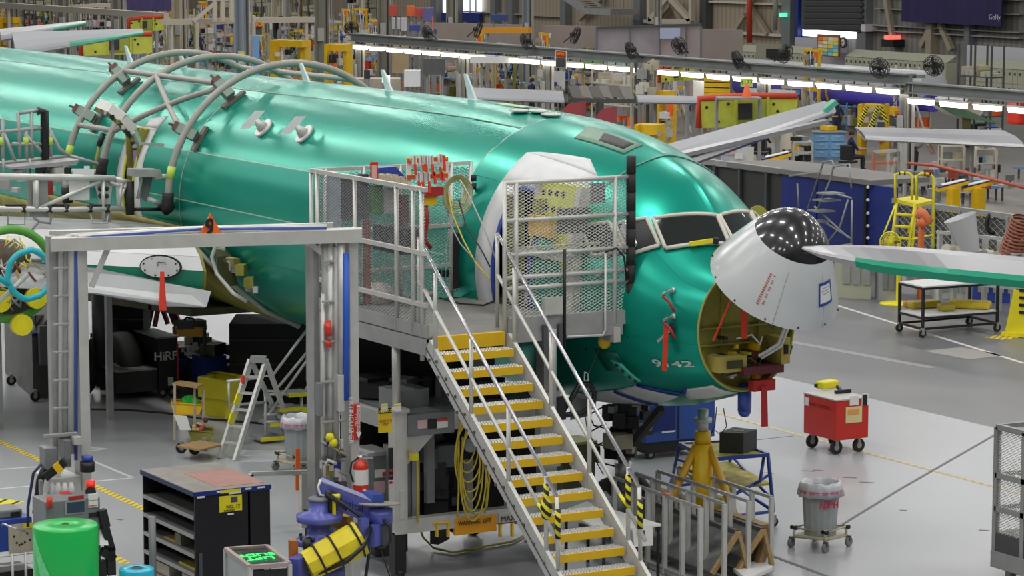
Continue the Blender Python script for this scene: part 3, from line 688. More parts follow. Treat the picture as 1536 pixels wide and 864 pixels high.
for i in range(3):
    z = 1.75 - i * .25; MB().tube([(-33.3, FY - .2, z), (-33.5, FY - .35, z - .15), (-33.45, FY - .3, z - .3), (-33.2, FY - .1, z - .35)], .012, 5).build('hydraulic_hose', BLK, NG)
MB().bx(-33.05, -32.75, FY - .4, FY - .1, 1.22, 1.42).build('control_box', TAN, NG)
for y in (-.42, .42): MB().prism([(-33.9, FY + y, 1.85), (-33.2, FY + y, 1.85), (-33.3, FY + y * 1.2, 1.62), (-33.75, FY + y * 1.2, 1.5)], (0, .02, 0)).build('gear_bay_door', mat('door_grey', (.30, .32, .30), .5), NG)
# wing root: primer coloured structure, leading edge and inboard flap
WG = thing('wing', 'near wing root with white and green leading edge and bare olive structure', 'wing', (XB - 16, 16.5, 0))
mb = MB(); vs = []; fs = []
rows = [(11.95, 250, -.0), (12.15, 232, .0), (12.5, 212, .0), (13.0, 203, .0), (13.6, 198, .02)]
patch('root_fairing', [(13.4, 197), (12.0, 252), (20, 262), (24, 197)], 14, 8, .03, OLI, WG, .05)
mb = MB(); mb.tube([OS(t, a, .05) for t, a in ((13.5, 196), (12.9, 206), (12.4, 218), (12.1, 234), (12.0, 252))], .05, 6); mb.build('fairing_edge', mat('primer_edge', (.30, .33, .26), .5), WG)
patch('upper_root_panel', [(13.6, 191), (21, 190), (21, 200), (13.5, 199)], 8, 3, .05, mat('gold_primer', (.26, .22, .05), .5, .2, .35, 2), WG, .04)
W0 = Vector((XB - 12.1, 18.35, 2.74)); wd = Vector((-.50, -.862, .055)).normalized(); back = Vector((-1, 0, .02))
def wsec(P, ch, th):   # outline points front lower -> up -> back
    return [P + back * (u * ch) + ZA * (v * th) for u, v in ((.03, -.42), (.0, -.18), (-.005, .05), (.02, .25), (.06, .40), (.14, .50), (.3, .56), (.6, .46), (1.0, .1), (.6, -.35), (.2, -.52))]
n0, n1 = 0, 1; S0 = wsec(W0, 5.6, 1.05); S1 = wsec(W0 + wd * 9, 4.2, .85)
def strip_w(i, j, mt, nm, off=0):
    mb = MB()
    for k in range(i, j):
        mb.quad(S0[k], S0[k + 1], S1[k + 1], S1[k], th=.02)
    return mb.build(nm, mt, WG)
strip_w(0, 1, mat('green_band', (.01, .22, .13), .35), 'green_band'); strip_w(1, 2, mat('green_band', (.01, .22, .13), .35), 'green_band')
strip_w(2, 5, WHITE, 'leading_edge'); strip_w(5, 8, mat('wing_top_grey', (.30, .30, .31), .4, .2, .1), 'upper_skin'); strip_w(8, 10, OLID, 'lower_skin')
MB().prism(S0, -wd * .05).build('end_rib', OLI, WG)
k0 = W0 + Vector((.16, 0, -.10)); MB().prism([k0 + wd * .02 + Vector((.12, 0, -.16)), k0 + wd * .5 + ZA * -.10, k0 + wd * 1.8 + ZA * .10, k0 + wd * 6 + ZA * .2, k0 + wd * 6 + Vector((.28, 0, -.22)), k0 + wd * 1.9 + Vector((.28, 0, -.28)), k0 + wd * .8 + Vector((.28, 0, -.42)), k0 + wd * .16 + Vector((.28, 0, -.40))], (.05, .02, .02)).build('inboard_flap', mat('flap_grey', (.42, .44, .45), .35, .1, .06), WG)
g = MB(); oc = W0 + wd * .72 + Vector((.13, -.0, .10)); 
def oval(c, a, b, n=28): return [c + wd * (a * math.cos(2 * math.pi * i / n)) + Vector((.18, 0, 1)).normalized() * (b * math.sin(2 * math.pi * i / n)) for i in range(n)]
MB().prism(oval(oc, .34, .20), (.03, -.02, 0)).build('oval_rim', BLK, WG); MB().prism(oval(oc + Vector((.01, -.01, 0)), .315, .175), (.04, -.03, 0)).build('oval_panel', WHITE, WG)
for k in range(8):
    a = k * math.pi / 4 + .3; MB().ball(oc + wd * (.28 * math.cos(a)) + ZA * (.145 * math.sin(a)) + Vector((.06, -.04, 0)), .018, 6).build('screw', BLK, WG)
P = oc + Vector((.09, -.06, .02)); MB().tube([P + wd * .03 + ZA * .0, P + wd * .03 + ZA * .06, P - wd * .09 + ZA * .06, P - wd * .09 + ZA * .03], .008, 5).build('panel_mark', BLK, WG)
P = oc + wd * .0 + Vector((.45, -.20, -.02)); rp = MB().prism([P, P + wd * -.06, P + wd * -.09 - ZA * .62, P + wd * .03 - ZA * .62], (.01, -.01, 0)).build('red_streamer', REDF, WG)
# dark cavity behind the root with fittings
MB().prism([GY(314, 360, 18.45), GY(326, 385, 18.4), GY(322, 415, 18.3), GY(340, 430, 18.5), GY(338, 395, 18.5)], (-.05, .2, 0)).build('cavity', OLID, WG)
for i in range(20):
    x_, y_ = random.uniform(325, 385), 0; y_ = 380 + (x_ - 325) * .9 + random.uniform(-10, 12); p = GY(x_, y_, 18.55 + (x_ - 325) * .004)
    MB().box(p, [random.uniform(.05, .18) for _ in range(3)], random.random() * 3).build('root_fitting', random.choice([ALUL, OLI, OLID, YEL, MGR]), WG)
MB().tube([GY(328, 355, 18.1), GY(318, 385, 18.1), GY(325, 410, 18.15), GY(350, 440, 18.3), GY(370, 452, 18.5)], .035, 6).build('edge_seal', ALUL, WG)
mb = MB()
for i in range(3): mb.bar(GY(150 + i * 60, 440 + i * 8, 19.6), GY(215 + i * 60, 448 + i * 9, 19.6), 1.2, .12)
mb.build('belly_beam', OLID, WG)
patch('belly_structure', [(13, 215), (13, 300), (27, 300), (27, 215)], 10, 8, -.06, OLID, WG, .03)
# main gear bay trestle, dark under the belly
# ---------------- tube hoop fixture clamped round the fuselage ----------------
HP = thing('hoop_fixture', 'grey tube cage of three hoops clamped round the green fuselage', 'fixture', (XB - 16.5, FY, 1.5))
def HO(t, a): return OS(t, a, .28)
TUB = mat('grey_tube_paint', (.34, .33, .30), .45, .1, .1, 5)
for t, b in ((18.2, 188), (16.55, 172), (13.55, 181)):
    MB().tube([HO(t, 8 + (b - 8) * i / 34) for i in range(35)], .062, 9).build('hoop', TUB, HP)
    MB().tube([HO(t, b - 6 + 7 * i / 3) for i in range(4)], .10, 9).build('rubber_bumper', RUB, HP)
def hb(a, b, r=.05): MB().tube([HO(a[0] + (b[0] - a[0]) * i / 6, a[1] + (b[1] - a[1]) * i / 6) for i in range(7)], r, 8).build('cross_tube', TUB, HP)
hb((18.2, 120), (13.6, 121)); hb((16.5, 122), (13.65, 149)); hb((13.7, 124), (16.45, 153)); hb((18.2, 153), (16.6, 153)); hb((18.2, 60), (13.55, 60))
hb((18.2, 175), (16.6, 172))
for t, a in ((18.2, 122.5), (18.2, 147), (13.6, 123), (13.6, 148)):
    p = HO(t, a); s0 = OS(t, a); n_ = (p - s0).normalized(); tz = Vector((0, n_.z, -n_.y)); tz = tz if tz.z < 0 else -tz
    M3 = Matrix((XA, tz, n_)).transposed()
    s0 = s0 + XA * .12
    MB().box(s0 + n_ * .03, (.15, .46, .05), rot=M3).build('clamp_foot', mat('clamp_bronze', (.15, .13, .11), .5, .3), HP)
    ax4 = (n_ - XA * .75).normalized(); y4 = tz; x4 = y4.cross(ax4).normalized(); M4 = Matrix((x4, y4, ax4)).transposed(); q = s0 + n_ * .08 + ax4 * .20
    MB().box(q, (.16, .17, .34), rot=M4).build('clamp_block', mat('clamp_green', (.22, .29, .24), .5, .2), HP)
    MB().box(q + M4 @ Vector((0, 0, .20)), (.18, .15, .07), rot=M4).cyl(q + M4 @ Vector((0, 0, .22)), q + M4 @ Vector((0, 0, .34)), .022).build('clamp_screw', mat('clamp_brown', (.12, .05, .04), .5, .3), HP)
for t, a in ((18.2, 163), (13.55, 164)):
    MB().tube([HO(t, a), HO(t, a + 5)], .07, 9).build('lime_tape', mat('lime_tape', (.50, .68, .10), .5), HP)
MB().tube([HO(16.9, 155), HO(16.9, 161)], .05, 7, 0).build('hook_grip', BLK, HP); MB().tube([HO(16.9, 160), HO(16.9, 176)], .03, 6).build('hanging_strap', OLI, HP)
# ---------------- left access platform, at the aft door ----------------
LP = thing('aft_access_platform', 'grey tube railed access stand at the aft door on the left edge', 'platform', (XB - 14.5, 16, 0))
XP = GY(255, 305, 18.6).x
def LT(pts, r, mt=ALUL, nm='rail', dx=0, n=8): return MB().tube([GX(x, y, XP + dx) for x, y in pts], r, n).build(nm, mt, LP)
LT([(-10, 265), (100, 266), (172, 268)], .055); LT([(172, 268), (196, 274)], .04); LT([(-10, 313), (100, 314), (185, 313)], .045); LT([(60, 312), (150, 272)], .035)
LT([(182, 275), (178, 314)], .035); LT([(190, 272), (176, 313)], .03); LT([(54, 270), (54, 312)], .05); LT([(155, 270), (155, 330)], .035); LT([(165, 272), (188, 283)], .03)
LT([(195, 272), (195, 322)], .075, RUB, 'bumper_post'); LT([(195, 314), (248, 314)], .03, BLK, 'strut'); LT([(243, 303), (255, 316)], .12, RUB, 'rubber_bumper')
LT([(222, 298), (245, 307)], .04); LT([(208, 262), (213, 268), (206, 298)], .025); LT([(230, 265), (256, 266)], .05)
LT([(12, 318), (12, 337), (37, 337), (37, 318)], .014, MGR, 'cable_hook'); LT([(135, 318), (139, 335), (160, 335), (163, 318)], .014, ALUL, 'cable_hook'); LT([(8, 308), (38, 308)], .02, BLK, 'clamp_bar'); LT([(72, 308), (104, 308)], .02, BLK, 'clamp_bar'); LT([(135, 308), (165, 308)], .02, BLK, 'clamp_bar')
for x in (35, 74, 99, 135, 161): LT([(x, 308), (x, 318)], .05, BLK, 'clamp')
LT([(50, 326), (60, 333), (75, 335), (79, 318)], .022, MGR, 'cable'); LT([(60, 332), (50, 342), (40, 362)], .02, MGR, 'cable')
D2_ = -1.2
def LQ(q, mt, nm, dx=0, th=.05):
    return MB().prism([GX(x, y, XP + dx) for x, y in q], (th, 0, 0)).build(nm, mt, LP)
LQ([(40, 270), (70, 270), (71, 325), (42, 325)], ALUP, 'bracket_plate', -.15); LQ([(103, 272), (134, 272), (134, 300), (104, 300)], PAP, 'notice_sheet', -.1, .01)
LQ([(108, 253), (126, 253), (126, 249), (133, 249), (133, 253), (140, 255), (139, 264), (109, 264)], WHITE, 'white_bracket', -.2)
LQ([(141, 272), (168, 270), (160, 330), (155, 330)], ALUL, 'gusset_plate', -.1)
for x, y in ((150, 283), (160, 283), (150, 294), (160, 294)): MB().ball(GX(x, y, XP - .04), .04, 8).build('gusset_hole', BLK, LP)
LQ([(190, 252), (228, 252), (232, 263), (190, 263)], ALUP, 'tray', -.1, .35); LQ([(208, 264), (226, 264), (218, 302), (208, 296)], MGR, 'side_plate', -.2, .1)
LQ([(0, 250), (95, 244), (100, 236), (0, 247)], ALUP, 'deck', D2_, .6)
for p in ([(-10, 246), (100, 234)], [(105, 234), (147, 246)], [(0, 198), (72, 191)], [(72, 191), (88, 222), (104, 236)], [(27, 170), (60, 165)], [(27, 168), (30, 236)], [(47, 168), (48, 236)], [(39, 196), (40, 240)], [(75, 196), (76, 236)], [(18, 216), (65, 216)], [(40, 204), (75, 240)], [(4, 178), (4, 246)], [(6, 200), (24, 245)]):
    LT(p, .032, ALUP, 'rail', D2_)
LT([(57, 167), (67, 167), (67, 250)], .075, BLK, 'bumper_post', D2_); 
for x in (39, 75, 1): LT([(x, 206), (x, 218)], .05, mat('lime_tape', (.5, .68, .1), .5), 'lime_tape', D2_)
for x0 in (5, 45, 92): LT([(x0, 238), (x0, 266), (x0 + 20, 266)], .02, ALUP, 'frame_bar', D2_ + .2)
for i in range(14):
    p = GX(random.uniform(0, 100), random.uniform(256, 300), XP - .7); MB().box(p, [random.uniform(.05, .25) for _ in range(3)], random.random()).build('fitting', random.choice([ALUP, BLK, ALUL, MGR]), LP)
LQ([(70, 272), (78, 272), (78, 292), (70, 292)], mat('dk_red', (.3, .02, .015), .6), 'red_bracket', -.5)
mb = MB()
for px in (20, 190): p = GX(px, 314, XP); mb.bar((p.x - .9, p.y, 0), (p.x - .9, p.y, p.z), .1)
mb.build('leg', ALUP, LP)
# engine left edge
EN = thing('engine', 'uncowled engine with green ring and tangled pipes at the left edge', 'engine', (XB - 14, 15.6, 1.5)); e0 = GX(22, 418, XP + .9)
M_ = Matrix.Rotation(R(8), 3, 'Z')
mb = MB().lathe([(.62, -.9), (.66, -.4), (.66, .2), (.6, .5), (.3, .6), (0, .6)], e0 + Vector((-.9, 0, -.1)), 28, axis='X'); mb.build('core', mat('core_brown', (.10, .08, .06), .5, .4, .5, 5), EN)
mb = MB(); mb.tube([e0 + Vector((-.2, .72 * math.cos(a), .05 + .72 * math.sin(a))) for a in [2 * math.pi * i / 32 for i in range(32)]], .07, 8, closed=True); mb.build('green_ring', mat('leaf_green', (.10, .34, .05), .45), EN)
for i in range(26):
    a = random.uniform(0, 6.28); r_ = random.uniform(.25, .6); q = e0 + Vector((.0 + random.uniform(-.2, .1), r_ * math.cos(a), r_ * math.sin(a)))
    pts = [q]
    for k in range(4): pts.append(pts[-1] + Vector((random.uniform(-.08, .08), random.uniform(-.2, .2), random.uniform(-.18, .18))))
    MB().tube(pts, random.uniform(.012, .03), 6).build('pipe', random.choice([ALUL, MGR, TAN, OLI, mat('rust_pipe', (.25, .07, .04), .5), ALUL, YELB, CHR]), EN)
for y_, z_ in ((-.25, -.35), (.35, -.33), (.1, -.75)): MB().cyl(e0 + Vector((-.1, y_, z_)), e0 + Vector((.06, y_, z_)), .17, n=16).build('yellow_cap', YELB, EN)
hs = thing('sleeved_hose_ring', 'turquoise sleeved hose looped in a ring by the uncowled engine', 'hose', GX(45, 445, XP + 1.4)); hc = GX(44, 412, XP + 1.4)
MB().tube([hc + Vector((0, .36 * math.cos(a) + .015 * math.sin(7 * a), .38 * math.sin(a) + .012 * math.cos(9 * a))) for a in [2 * math.pi * i / 40 for i in range(40)]], .05, 8, closed=True).build('sleeve', TEAL, hs)
MB().tube([hc + Vector((0, -.33, -.14)), hc + Vector((0, -.5, -.02)), hc + Vector((0, -.9, .02))], .05, 8).build('sleeve_tail', TEAL, hs)
LT([(-5, 455), (42, 412)], .04, ALUL, 'brace', 1.3)
# ---------------- service gantry arch ----------------
GA = G(505, 902); GXX = GA.x
GT = thing('service_gantry', 'grey steel service arch carrying pipes over the floor, triangular sign on its beam', 'gantry', (GXX, GA.y - 1.9, 0))
def gp(px, py, dx=0): return GX(px, py, GXX + dx - 1.5 * (505 - px) / 400)
def gbox(px0, px1, py0, py1, mt, nm, dx=0, th=.2, foot=False):
    a = gp(px0, (py0 + py1) / 2, dx); b = gp(px1, (py0 + py1) / 2, dx); zt = gp((px0 + px1) / 2, py0, dx).z; zb = 0 if foot else gp((px0 + px1) / 2, py1, dx).z
    X_ = (a.x + b.x) / 2; return MB().bx(X_ - th, X_, a.y, b.y, zb, zt).build(nm, mt, GT, bevel=.01)
gbox(119, 137, 352, 864, ALUL, 'post', 0, .25, True); gbox(75, 90, 354, 700, ALUP, 'post', -.1, .12, True)
gbox(541, 524 + 0, 352, 864, ALUL, 'post', 0, .28, True); gbox(470, 482, 340, 864, ALUP, 'post', -.1, .22, True)
a, b = gp(78, 366), gp(543, 352); MB().bar(a, b, .28, .16).build('beam', ALUL, GT)
a, b = gp(75, 352, -.3), gp(500, 340, -.3); MB().bar(a, b, .12, .10).build('beam', ALUL, GT)
for px, dd_, r_, mt, bot in ((84, -.15, .045, ALUP, 664), (93, -.1, .05, ALUL, 690), (101, -.05, .05, ALUP, 700), (108, .0, .05, ALUL, 680), (114, .03, .022, mat('blue_pipe', (.05, .10, .40), .45), 690)):
    pts = [gp(px, bot, dd_), gp(px, 380, dd_), gp(px + 3, 366, dd_), gp(px + 10, 357, dd_), gp(px + 25, 355, dd_), gp(300, 347 - (px - 84) * .1, dd_), gp(490, 342, dd_)]
    MB().tube(pts, r_, 9).build('pipe', mt, GT)
for px, dd_, r_, mt, top, bot in ((488, .0, .05, ALUP, 350, 620), (496, .0, .06, ALUL, 360, 700), (504, .05, .04, ALUP, 370, 740), (512, .05, .05, ALUL, 360, 560), (519, .08, .04, mat('blue_hose', (.02, .10, .55), .45), 380, 600), (485, .05, .03, ALUL, 440, 740)):
    MB().tube([gp(px, top, dd_), gp(px + random.uniform(-1, 1), (top + bot) / 2, dd_), gp(px, bot, dd_)], r_, 9).build('pipe', mt, GT)
for x0, y0, x1, y1 in ((137, 430, 162, 372), (541 - 18, 440, 488, 358), (455, 358, 530, 412)): MB().bar(gp(x0, y0, -.02), gp(x1, y1, -.02), .08, .07).build('knee_brace', ALUL, GT)
for y in range(400, 680, 42): gbox(78, 118, y, y + 4, ALUP, 'pipe_clamp', .06, .04)
for y in range(390, 740, 60): gbox(480, 524, y, y + 4, ALUP, 'pipe_clamp', .08, .04)
gbox(506, 518, 562, 618, ALUL, 'filter_bowl', .12, .12); gbox(478, 486, 575, 625, MGR, 'disconnect_box', .15, .12)
MB().cyl(gp(497, 492, .15), gp(488, 493, .15), .10, n=16).build('red_gauge', RED, GT); MB().cyl(gp(497, 515, .12), gp(489, 516, .12), .05, n=12).build('red_gauge', RED, GT)
for i in range(16):
    gx_, gy_ = random.uniform(484, 520), random.uniform(640, 740); MB().box(gp(gx_, gy_, .08), [random.uniform(.03, .12), random.uniform(.03, .14), random.uniform(.04, .15)]).build('valve', random.choice([BLK, DBL, OLI, ALUL, DKG, ALUP]), GT)
for y in (670, 700, 735): MB().tube([gp(482, y - 8, .1), gp(522, y + 14, .1)], .02, 6).build('rail_pipe', ALUP, GT)
MB().tube([gp(486, 742, .2), gp(487, 700, .2), gp(492, 690, .2), gp(505, 696, .2)], .022, 6).build('pipe', ALUL, GT)
for px, y in ((495, 656), (500, 664)): MB().ball(gp(px, y, .12), .06, 8).build('yellow_knob', YELB, GT)
gbox(527, 542, 606, 660, RED, 'sign_plate', .02, .03)
text('sign_text', 'FIRE\nEXTINGUISHER', face(gp(531, 630, .03), -ZA, YA), .085, PAP, GT); MB().prism([gp(535, 608, .04), gp(540, 608, .04), gp(540, 648, .04), gp(542, 648, .04), gp(538, 658, .04), gp(534, 648, .04), gp(535, 648, .04)], (.005, 0, 0)).build('sign_arrow', PAP, GT)
for px, t_ in ((537.5, 'EXTINGUISHER'),): text('sign_text', t_, face(gp(px, 629, .055), -ZA, YA), .045, RED, GT)
TRI = [gp(299, 351, .05), gp(331, 349, .05), gp(315, 320, .05)]; sg = MB().prism(TRI, (.02, 0, 0)).build('triangle_sign', ORA, GT)
text('numeral', '9', face(gp(315, 341, .08), YA, ZA), .26, BLK, GT, bold=.01)
gbox(62, 122, 650, 656, ALUP, 'bracket_rail', .15, .05); gbox(110, 124, 655, 668, ALUL, 'junction_box', .2, .1)
gbox(66, 88, 672, 704, MGR, 'controller_box', .35, .2); gbox(96, 108, 660, 690, MGR, 'solenoid_box', .2, .2); gbox(70, 126, 716, 742, ALUL, 'base_block', .2, .6)
MB().bar(gp(68, 716, .5), gp(98, 692, .5), .12, .10).build('tool_handle', BLK, GT); MB().bar(gp(84, 704, .52), gp(92, 698, .52), .14, .12).build('yellow_band', YEL, GT)
for x in (78, 87, 97, 107): MB().cyl(gp(x, 742, .3), gp(x, 724, .3), .06, .02).build('nozzle', WHITE, GT)
MB().cyl(gp(131, 707, .2), gp(131, 692, .2), .09).build('beacon', BLK, GT); MB().cyl(gp(131, 692, .2), gp(131, 683, .2), .07).build('beacon_lens', BLU, GT)
gbox(60, 66, 720, 790, ALUP, 'hose_post', .4, .06); MB().tube([gp(62, 696, .4), gp(50, 710, .4), gp(42, 760, .4), gp(42, 790, .4)], .02, 6).build('cable', mat('blue_cable', (.02, .03, .10), .5), GT)
MB().tube([gp(68, 700, .3), gp(60, 720, .3), gp(54, 770, .3)], .05, 7).build('cable', BLK, GT)
# ---------------- forward access platform with stairs ----------------
PZ = 3.25; pc = G(640, 507, PZ); PXF, PYN = pc.x, pc.y; PXR = GY(467, 253, PYN).x; PYF = GX(943, 400, PXF).y
PL = thing('access_platform', 'tall grey access platform with mesh railings beside the forward door', 'platform', (PXF - 1.5, PYN + 1, 0))
MB().bx(PXR, PXF, PYN, PYF - .15, PZ - .06, PZ).build('deck', mat('deck_grey', (.22, .215, .20), .6, 0, .2, 3), PL)
for nm, (x0, x1, y0, y1, z0, z1) in {'side_beam': (PXR, PXF, PYN - .03, PYN + .06, PZ - .22, PZ - .02), 'front_beam': (PXF - .06, PXF + .03, PYN + 1.12, PYF - .1, PZ - .15, PZ - .02), 'rear_beam': (PXR, PXR + .08, PYN, PYF, PZ - .3, PZ)}.items():
    MB().bx(x0, x1, y0, y1, z0, z1).build(nm, ALUP, PL)
MB().bx(PXF - .1, PXF + .02, PYN + 1.15, PYF - .05, PZ - .02, PZ + .16).build('kick_plate', ALUP, PL)
MB().bx(PXR, PXF, PYN - .02, PYN + .03, PZ, PZ + .16).build('kick_plate', ALUP, PL)
ny0, ny1 = PYN + .08, PYN + 1.08
MB().bx(PXF - .02, PXF + .06, ny0, ny1, PZ - .16, PZ + .01).build('yellow_edge', YEL, PL)
def post(x, y, z0, z1, r=.03, mt=ALUL, nm='post', par=None): return MB().cyl((x, y, z0), (x, y, z1), r, n=8).build(nm, mt, par or PL)
RZ = hz((PXF, PYN, 0), 285)
# left (near) railing along the deck
xs_ = [PXR + .02, PXR + .28, PXR + (PXF - PXR) * .52, PXF - .35, PXF - .12, PXF - .02]
xs_ = [GY(px, 400, PYN).x for px in (468, 477, 533, 595, 620, 633)]
for i, x in enumerate(xs_): post(x, PYN, (PZ - .3 if i in (0, 5) else PZ), RZ)
for z in (RZ, PZ + (RZ - PZ) * .57, PZ + (RZ - PZ) * .22): MB().bar((PXR, PYN, z), (PXF, PYN, z), .055).build('rail', ALUL, PL)
wiremesh((PXR + .05, PYN + .02, PZ + .1), (PXF - PXR - .1, 0, 0), (0, 0, RZ - PZ - .12), MGR, PL)
# rear railing
for px in (488, 545, 600, 677, 706):
    p = GX(px, 300, PXR); post(PXR, p.y, PZ, RZ + .02)
YB = GX(708, 240, PXR).y
for z in (RZ, PZ + 1.0, PZ + .45): MB().bar((PXR, PYN, z), (PXR, YB, z), .05).build('rail', ALUL, PL)
wiremesh((PXR, PYN + .1, PZ + .05), (0, YB - PYN - .1, 0), (0, 0, RZ - PZ - .1), ALUP, PL)
for y in (262, 275, 318, 350, 370, 400, 425): MB().cyl(GX(709, y, PXR), GX(709, y + 9, PXR), .055, n=8).build('rubber_roll', RUB, PL)
for px in (683, 703): MB().bar(GX(px, 350, PXR), GX(px, 432, PXR), .09).build('rubber_strip', RUB, PL)
# front panel beside the door
FYL = GX(757, 300, PXF).y; RZ2 = hz((PXF, FYL, 0), 272)
for px in (757, 774, 922): y = GX(px, 380, PXF).y; post(PXF, y, PZ - .2, RZ2)
for py_ in (272, 328, 379, 413, 429): z = hz((PXF, (FYL + PYF) / 2, 0), py_ - 2); MB().cyl((PXF, FYL, z), (PXF, PYF, z), .028, n=8).build('rail', ALUL, PL)
wiremesh((PXF - .03, FYL, PZ + .12), (0, PYF - FYL, 0), (0, 0, RZ2 - PZ - .12), ALUL, PL)
for k in range(10):
    z = PZ - .2 + k * .235; MB().cyl((PXF, PYF + .03, z), (PXF, PYF + .03, z + .23), .062, n=10).build('rubber_roll', RUB, PL)
# inner panel behind the front railing (return side along the door)
for px, py0, py1 in ((690, 250, 420), (826, 300, 480), (905, 280, 480)):
    pass
MB().bx(PXF + .02, PXF + .10, GX(812, 460, PXF).y, GX(838, 460, PXF).y, hz((PXF, 18, 0), 472), hz((PXF, 18, 0), 447)).build('control_box', ALUL, PL)
for px in (814, 837): y = GX(px, 460, PXF).y; MB().bx(PXF + .03, PXF + .08, y - .03, y + .03, PZ - .22, PZ + .05).build('bracket', DKG, PL)
post(PXF + .08, GX(826, 470, PXF).y, 1.9, PZ, .035, ALUP); post(PXF + .05, GX(844, 400, PXF).y, PZ - .3, PZ + 1.0, .02, BLK, 'black_rod')
MB().tube([GX(908, 380, PXF + .05), GX(908, 495, PXF + .05), GX(904, 503, PXF + .05), GX(850, 505, PXF + .05)], .018, 6).build('bent_rod', ALUL, PL)
MB().tube([GX(908, 378, PXF + .06), GX(925, 372, PXF + .06), GX(936, 385, PXF + .06), GX(940, 420, PXF + .06), GX(946, 380, PXF - .2), GX(985, 362, PXF - .5)], .014, 6).build('black_cable', BLK, PL)
MB().bx(PXF - .3, PXF + .08, GX(916, 490, PXF).y, GX(926, 490, PXF).y, PZ - .24, PZ - .05).build('end_bracket', ALUL, PL)
# things behind the left mesh
def onX(px0, px1, py0, py1, X, mt, nm, th=.06, par=None, bev=0):
    a = GX(px0, (py0 + py1) / 2, X); b = GX(px1, (py0 + py1) / 2, X); zt = GX((px0 + px1) / 2, py0, X).z; zb = GX((px0 + px1) / 2, py1, X).z
    return MB().bx(X - th, X, a.y, b.y, zb, zt).build(nm, mt, par, bevel=bev)
def onYp(px0, px1, py0, py1, Y, mt, nm, th=.06, par=None):
    a = GY(px0, (py0 + py1) / 2, Y); b = GY(px1, (py0 + py1) / 2, Y); zt = GY((px0 + px1) / 2, py0, Y).z; zb = GY((px0 + px1) / 2, py1, Y).z
    return MB().bx(a.x, b.x, Y, Y + th, zb, zt).build(nm, mt, par)
XR_ = PXR + .12
tag(onX(494, 512, 262, 345, XR_, mat('clear_sheet', (.35, .42, .48), .3), 'plastic_sheet'), 'hanging bluish plastic sheet behind the platform mesh', 'sheet')
tag(onX(513, 553, 262, 330, XR_, DKG, 'panel'), 'dark grey board hung behind the platform mesh', 'board')
tag(onX(557, 575, 278, 322, XR_, mat('moss_green', (.06, .22, .05), .6), 'folder'), 'moss green folder hung on the platform rear mesh', 'folder')
tag(onX(576, 595, 282, 320, XR_, mat('grey_sheet', (.45, .45, .45), .6), 'notice'), 'grey notice sheet hung beside the moss green folder', 'sheet')
tag(onX(598, 613, 292, 345, XR_, mat('brown_bag', (.18, .08, .06), .7), 'bag'), 'brown bag hung in the mesh corner of the platform', 'bag')
bn_ = thing('parts_bin', 'blue hopper bin full of cream foam pieces on the rear mesh', 'bin', GX(590, 285, XR_ + .1))
q = [GX(568, 268, XR_ + .2), GX(568, 252, XR_ + .2), GX(594, 250, XR_ + .2), GX(612, 270, XR_ + .2), GX(611, 276, XR_ + .2), GX(590, 272, XR_ + .2)]
MB().prism(q, (-.25, 0, 0)).build('tub', BLU, bn_)
for i in range(12): MB().box(GX(572 + i * 3.2, 266 + (i % 3) * 3 + max(0, i - 5), XR_ + .28), (.08, .08, .09), random.random() * 3).build('foam_piece', mat('cream_foam', (.60, .52, .38), .7), bn_)
onX(568, 578, 266, 272, XR_ + .26, BLK, 'label_plate', .02, bn_)
sg = thing('warning_sign', 'narrow red and white upright sign on the platform rear mesh', 'sign', GX(562, 260, XR_)); onX(556, 567, 243, 270, XR_ + .3, RED, 'plate', .02, sg); onX(558, 565, 248, 268, XR_ + .31, mat('pink_print', (.7, .45, .4), .6), 'printed_face', .01, sg)
rk = thing('tool_rack', 'orange and white rack of clips with red streamers over the platform', 'rack', GX(640, 300, XR_ + .3)); XQ = XR_ + .3
for px in (611, 614, 670): onX(px, px + 3, 236, 283, XQ, PAP, 'upright', .04, rk)
for y in (237, 262): onX(612, 672, y, y + 6, XQ + .03, mat('rack_orange', (.72, .10, .02), .5), 'orange_bar', .03, rk); onX(612, 672, y - 1, y, XQ + .035, YEL, 'yellow_edge', .03, rk)
onX(612, 672, 282, 284, XQ, PAP, 'lower_bar', .03, rk)
onX(614, 617, 238, 241, XQ + .04, YEL, 'bolt', .02, rk); onX(667, 670, 236, 239, XQ + .04, YEL, 'bolt', .02, rk)
for x, y in ((623, 233), (633, 233), (640, 233), (648, 233), (629, 258), (636, 258), (643, 258), (662, 231)):
    onX(x - 3.5, x - 2, y, y + 14, XQ + .07, PAP, 'clip', .05, rk); onX(x + 1, x + 2.5, y, y + 14, XQ + .07, PAP, 'clip', .05, rk); onX(x - 3, x + 2, y + 1, y + 12, XQ + .05, ALUP, 'clip_back', .03, rk)
for x, y, l in ((622, 246, 17), (634, 247, 10), (638, 246, 12), (648, 246, 18), (628, 272, 14), (634, 272, 22), (643, 272, 18), (665, 233, 24), (651, 258, 18), (663, 258, 14), (660, 250, 20)):
    MB().prism([GX(x - 1.8, y, XQ + .1), GX(x + 1.8, y, XQ + .1), GX(x + 3.5, y + l, XQ + .1), GX(x, y + l, XQ + .1)], (.015, 0, 0)).build('red_streamer', REDF, rk)
MB().box(GX(648, 287, XQ + .05), (.1, .3, .12)).build('red_bundle', mat('dk_red2', (.4, .02, .02), .5), rk)
tag(onX(636, 655, 292, 308, XQ + .05, YEL, 'yellow_card', .02), 'plain yellow card hanging under the streamer rack', 'card')
tag(onX(693, 708, 282, 304, XR_, PAP, 'paper_sheet', .02), 'white sheet on the rear mesh near the fuselage', 'sheet')
hp = thing('hose_coil', 'thin yellow green hose coil hung on the rear mesh', 'hose', GX(685, 300, XQ))
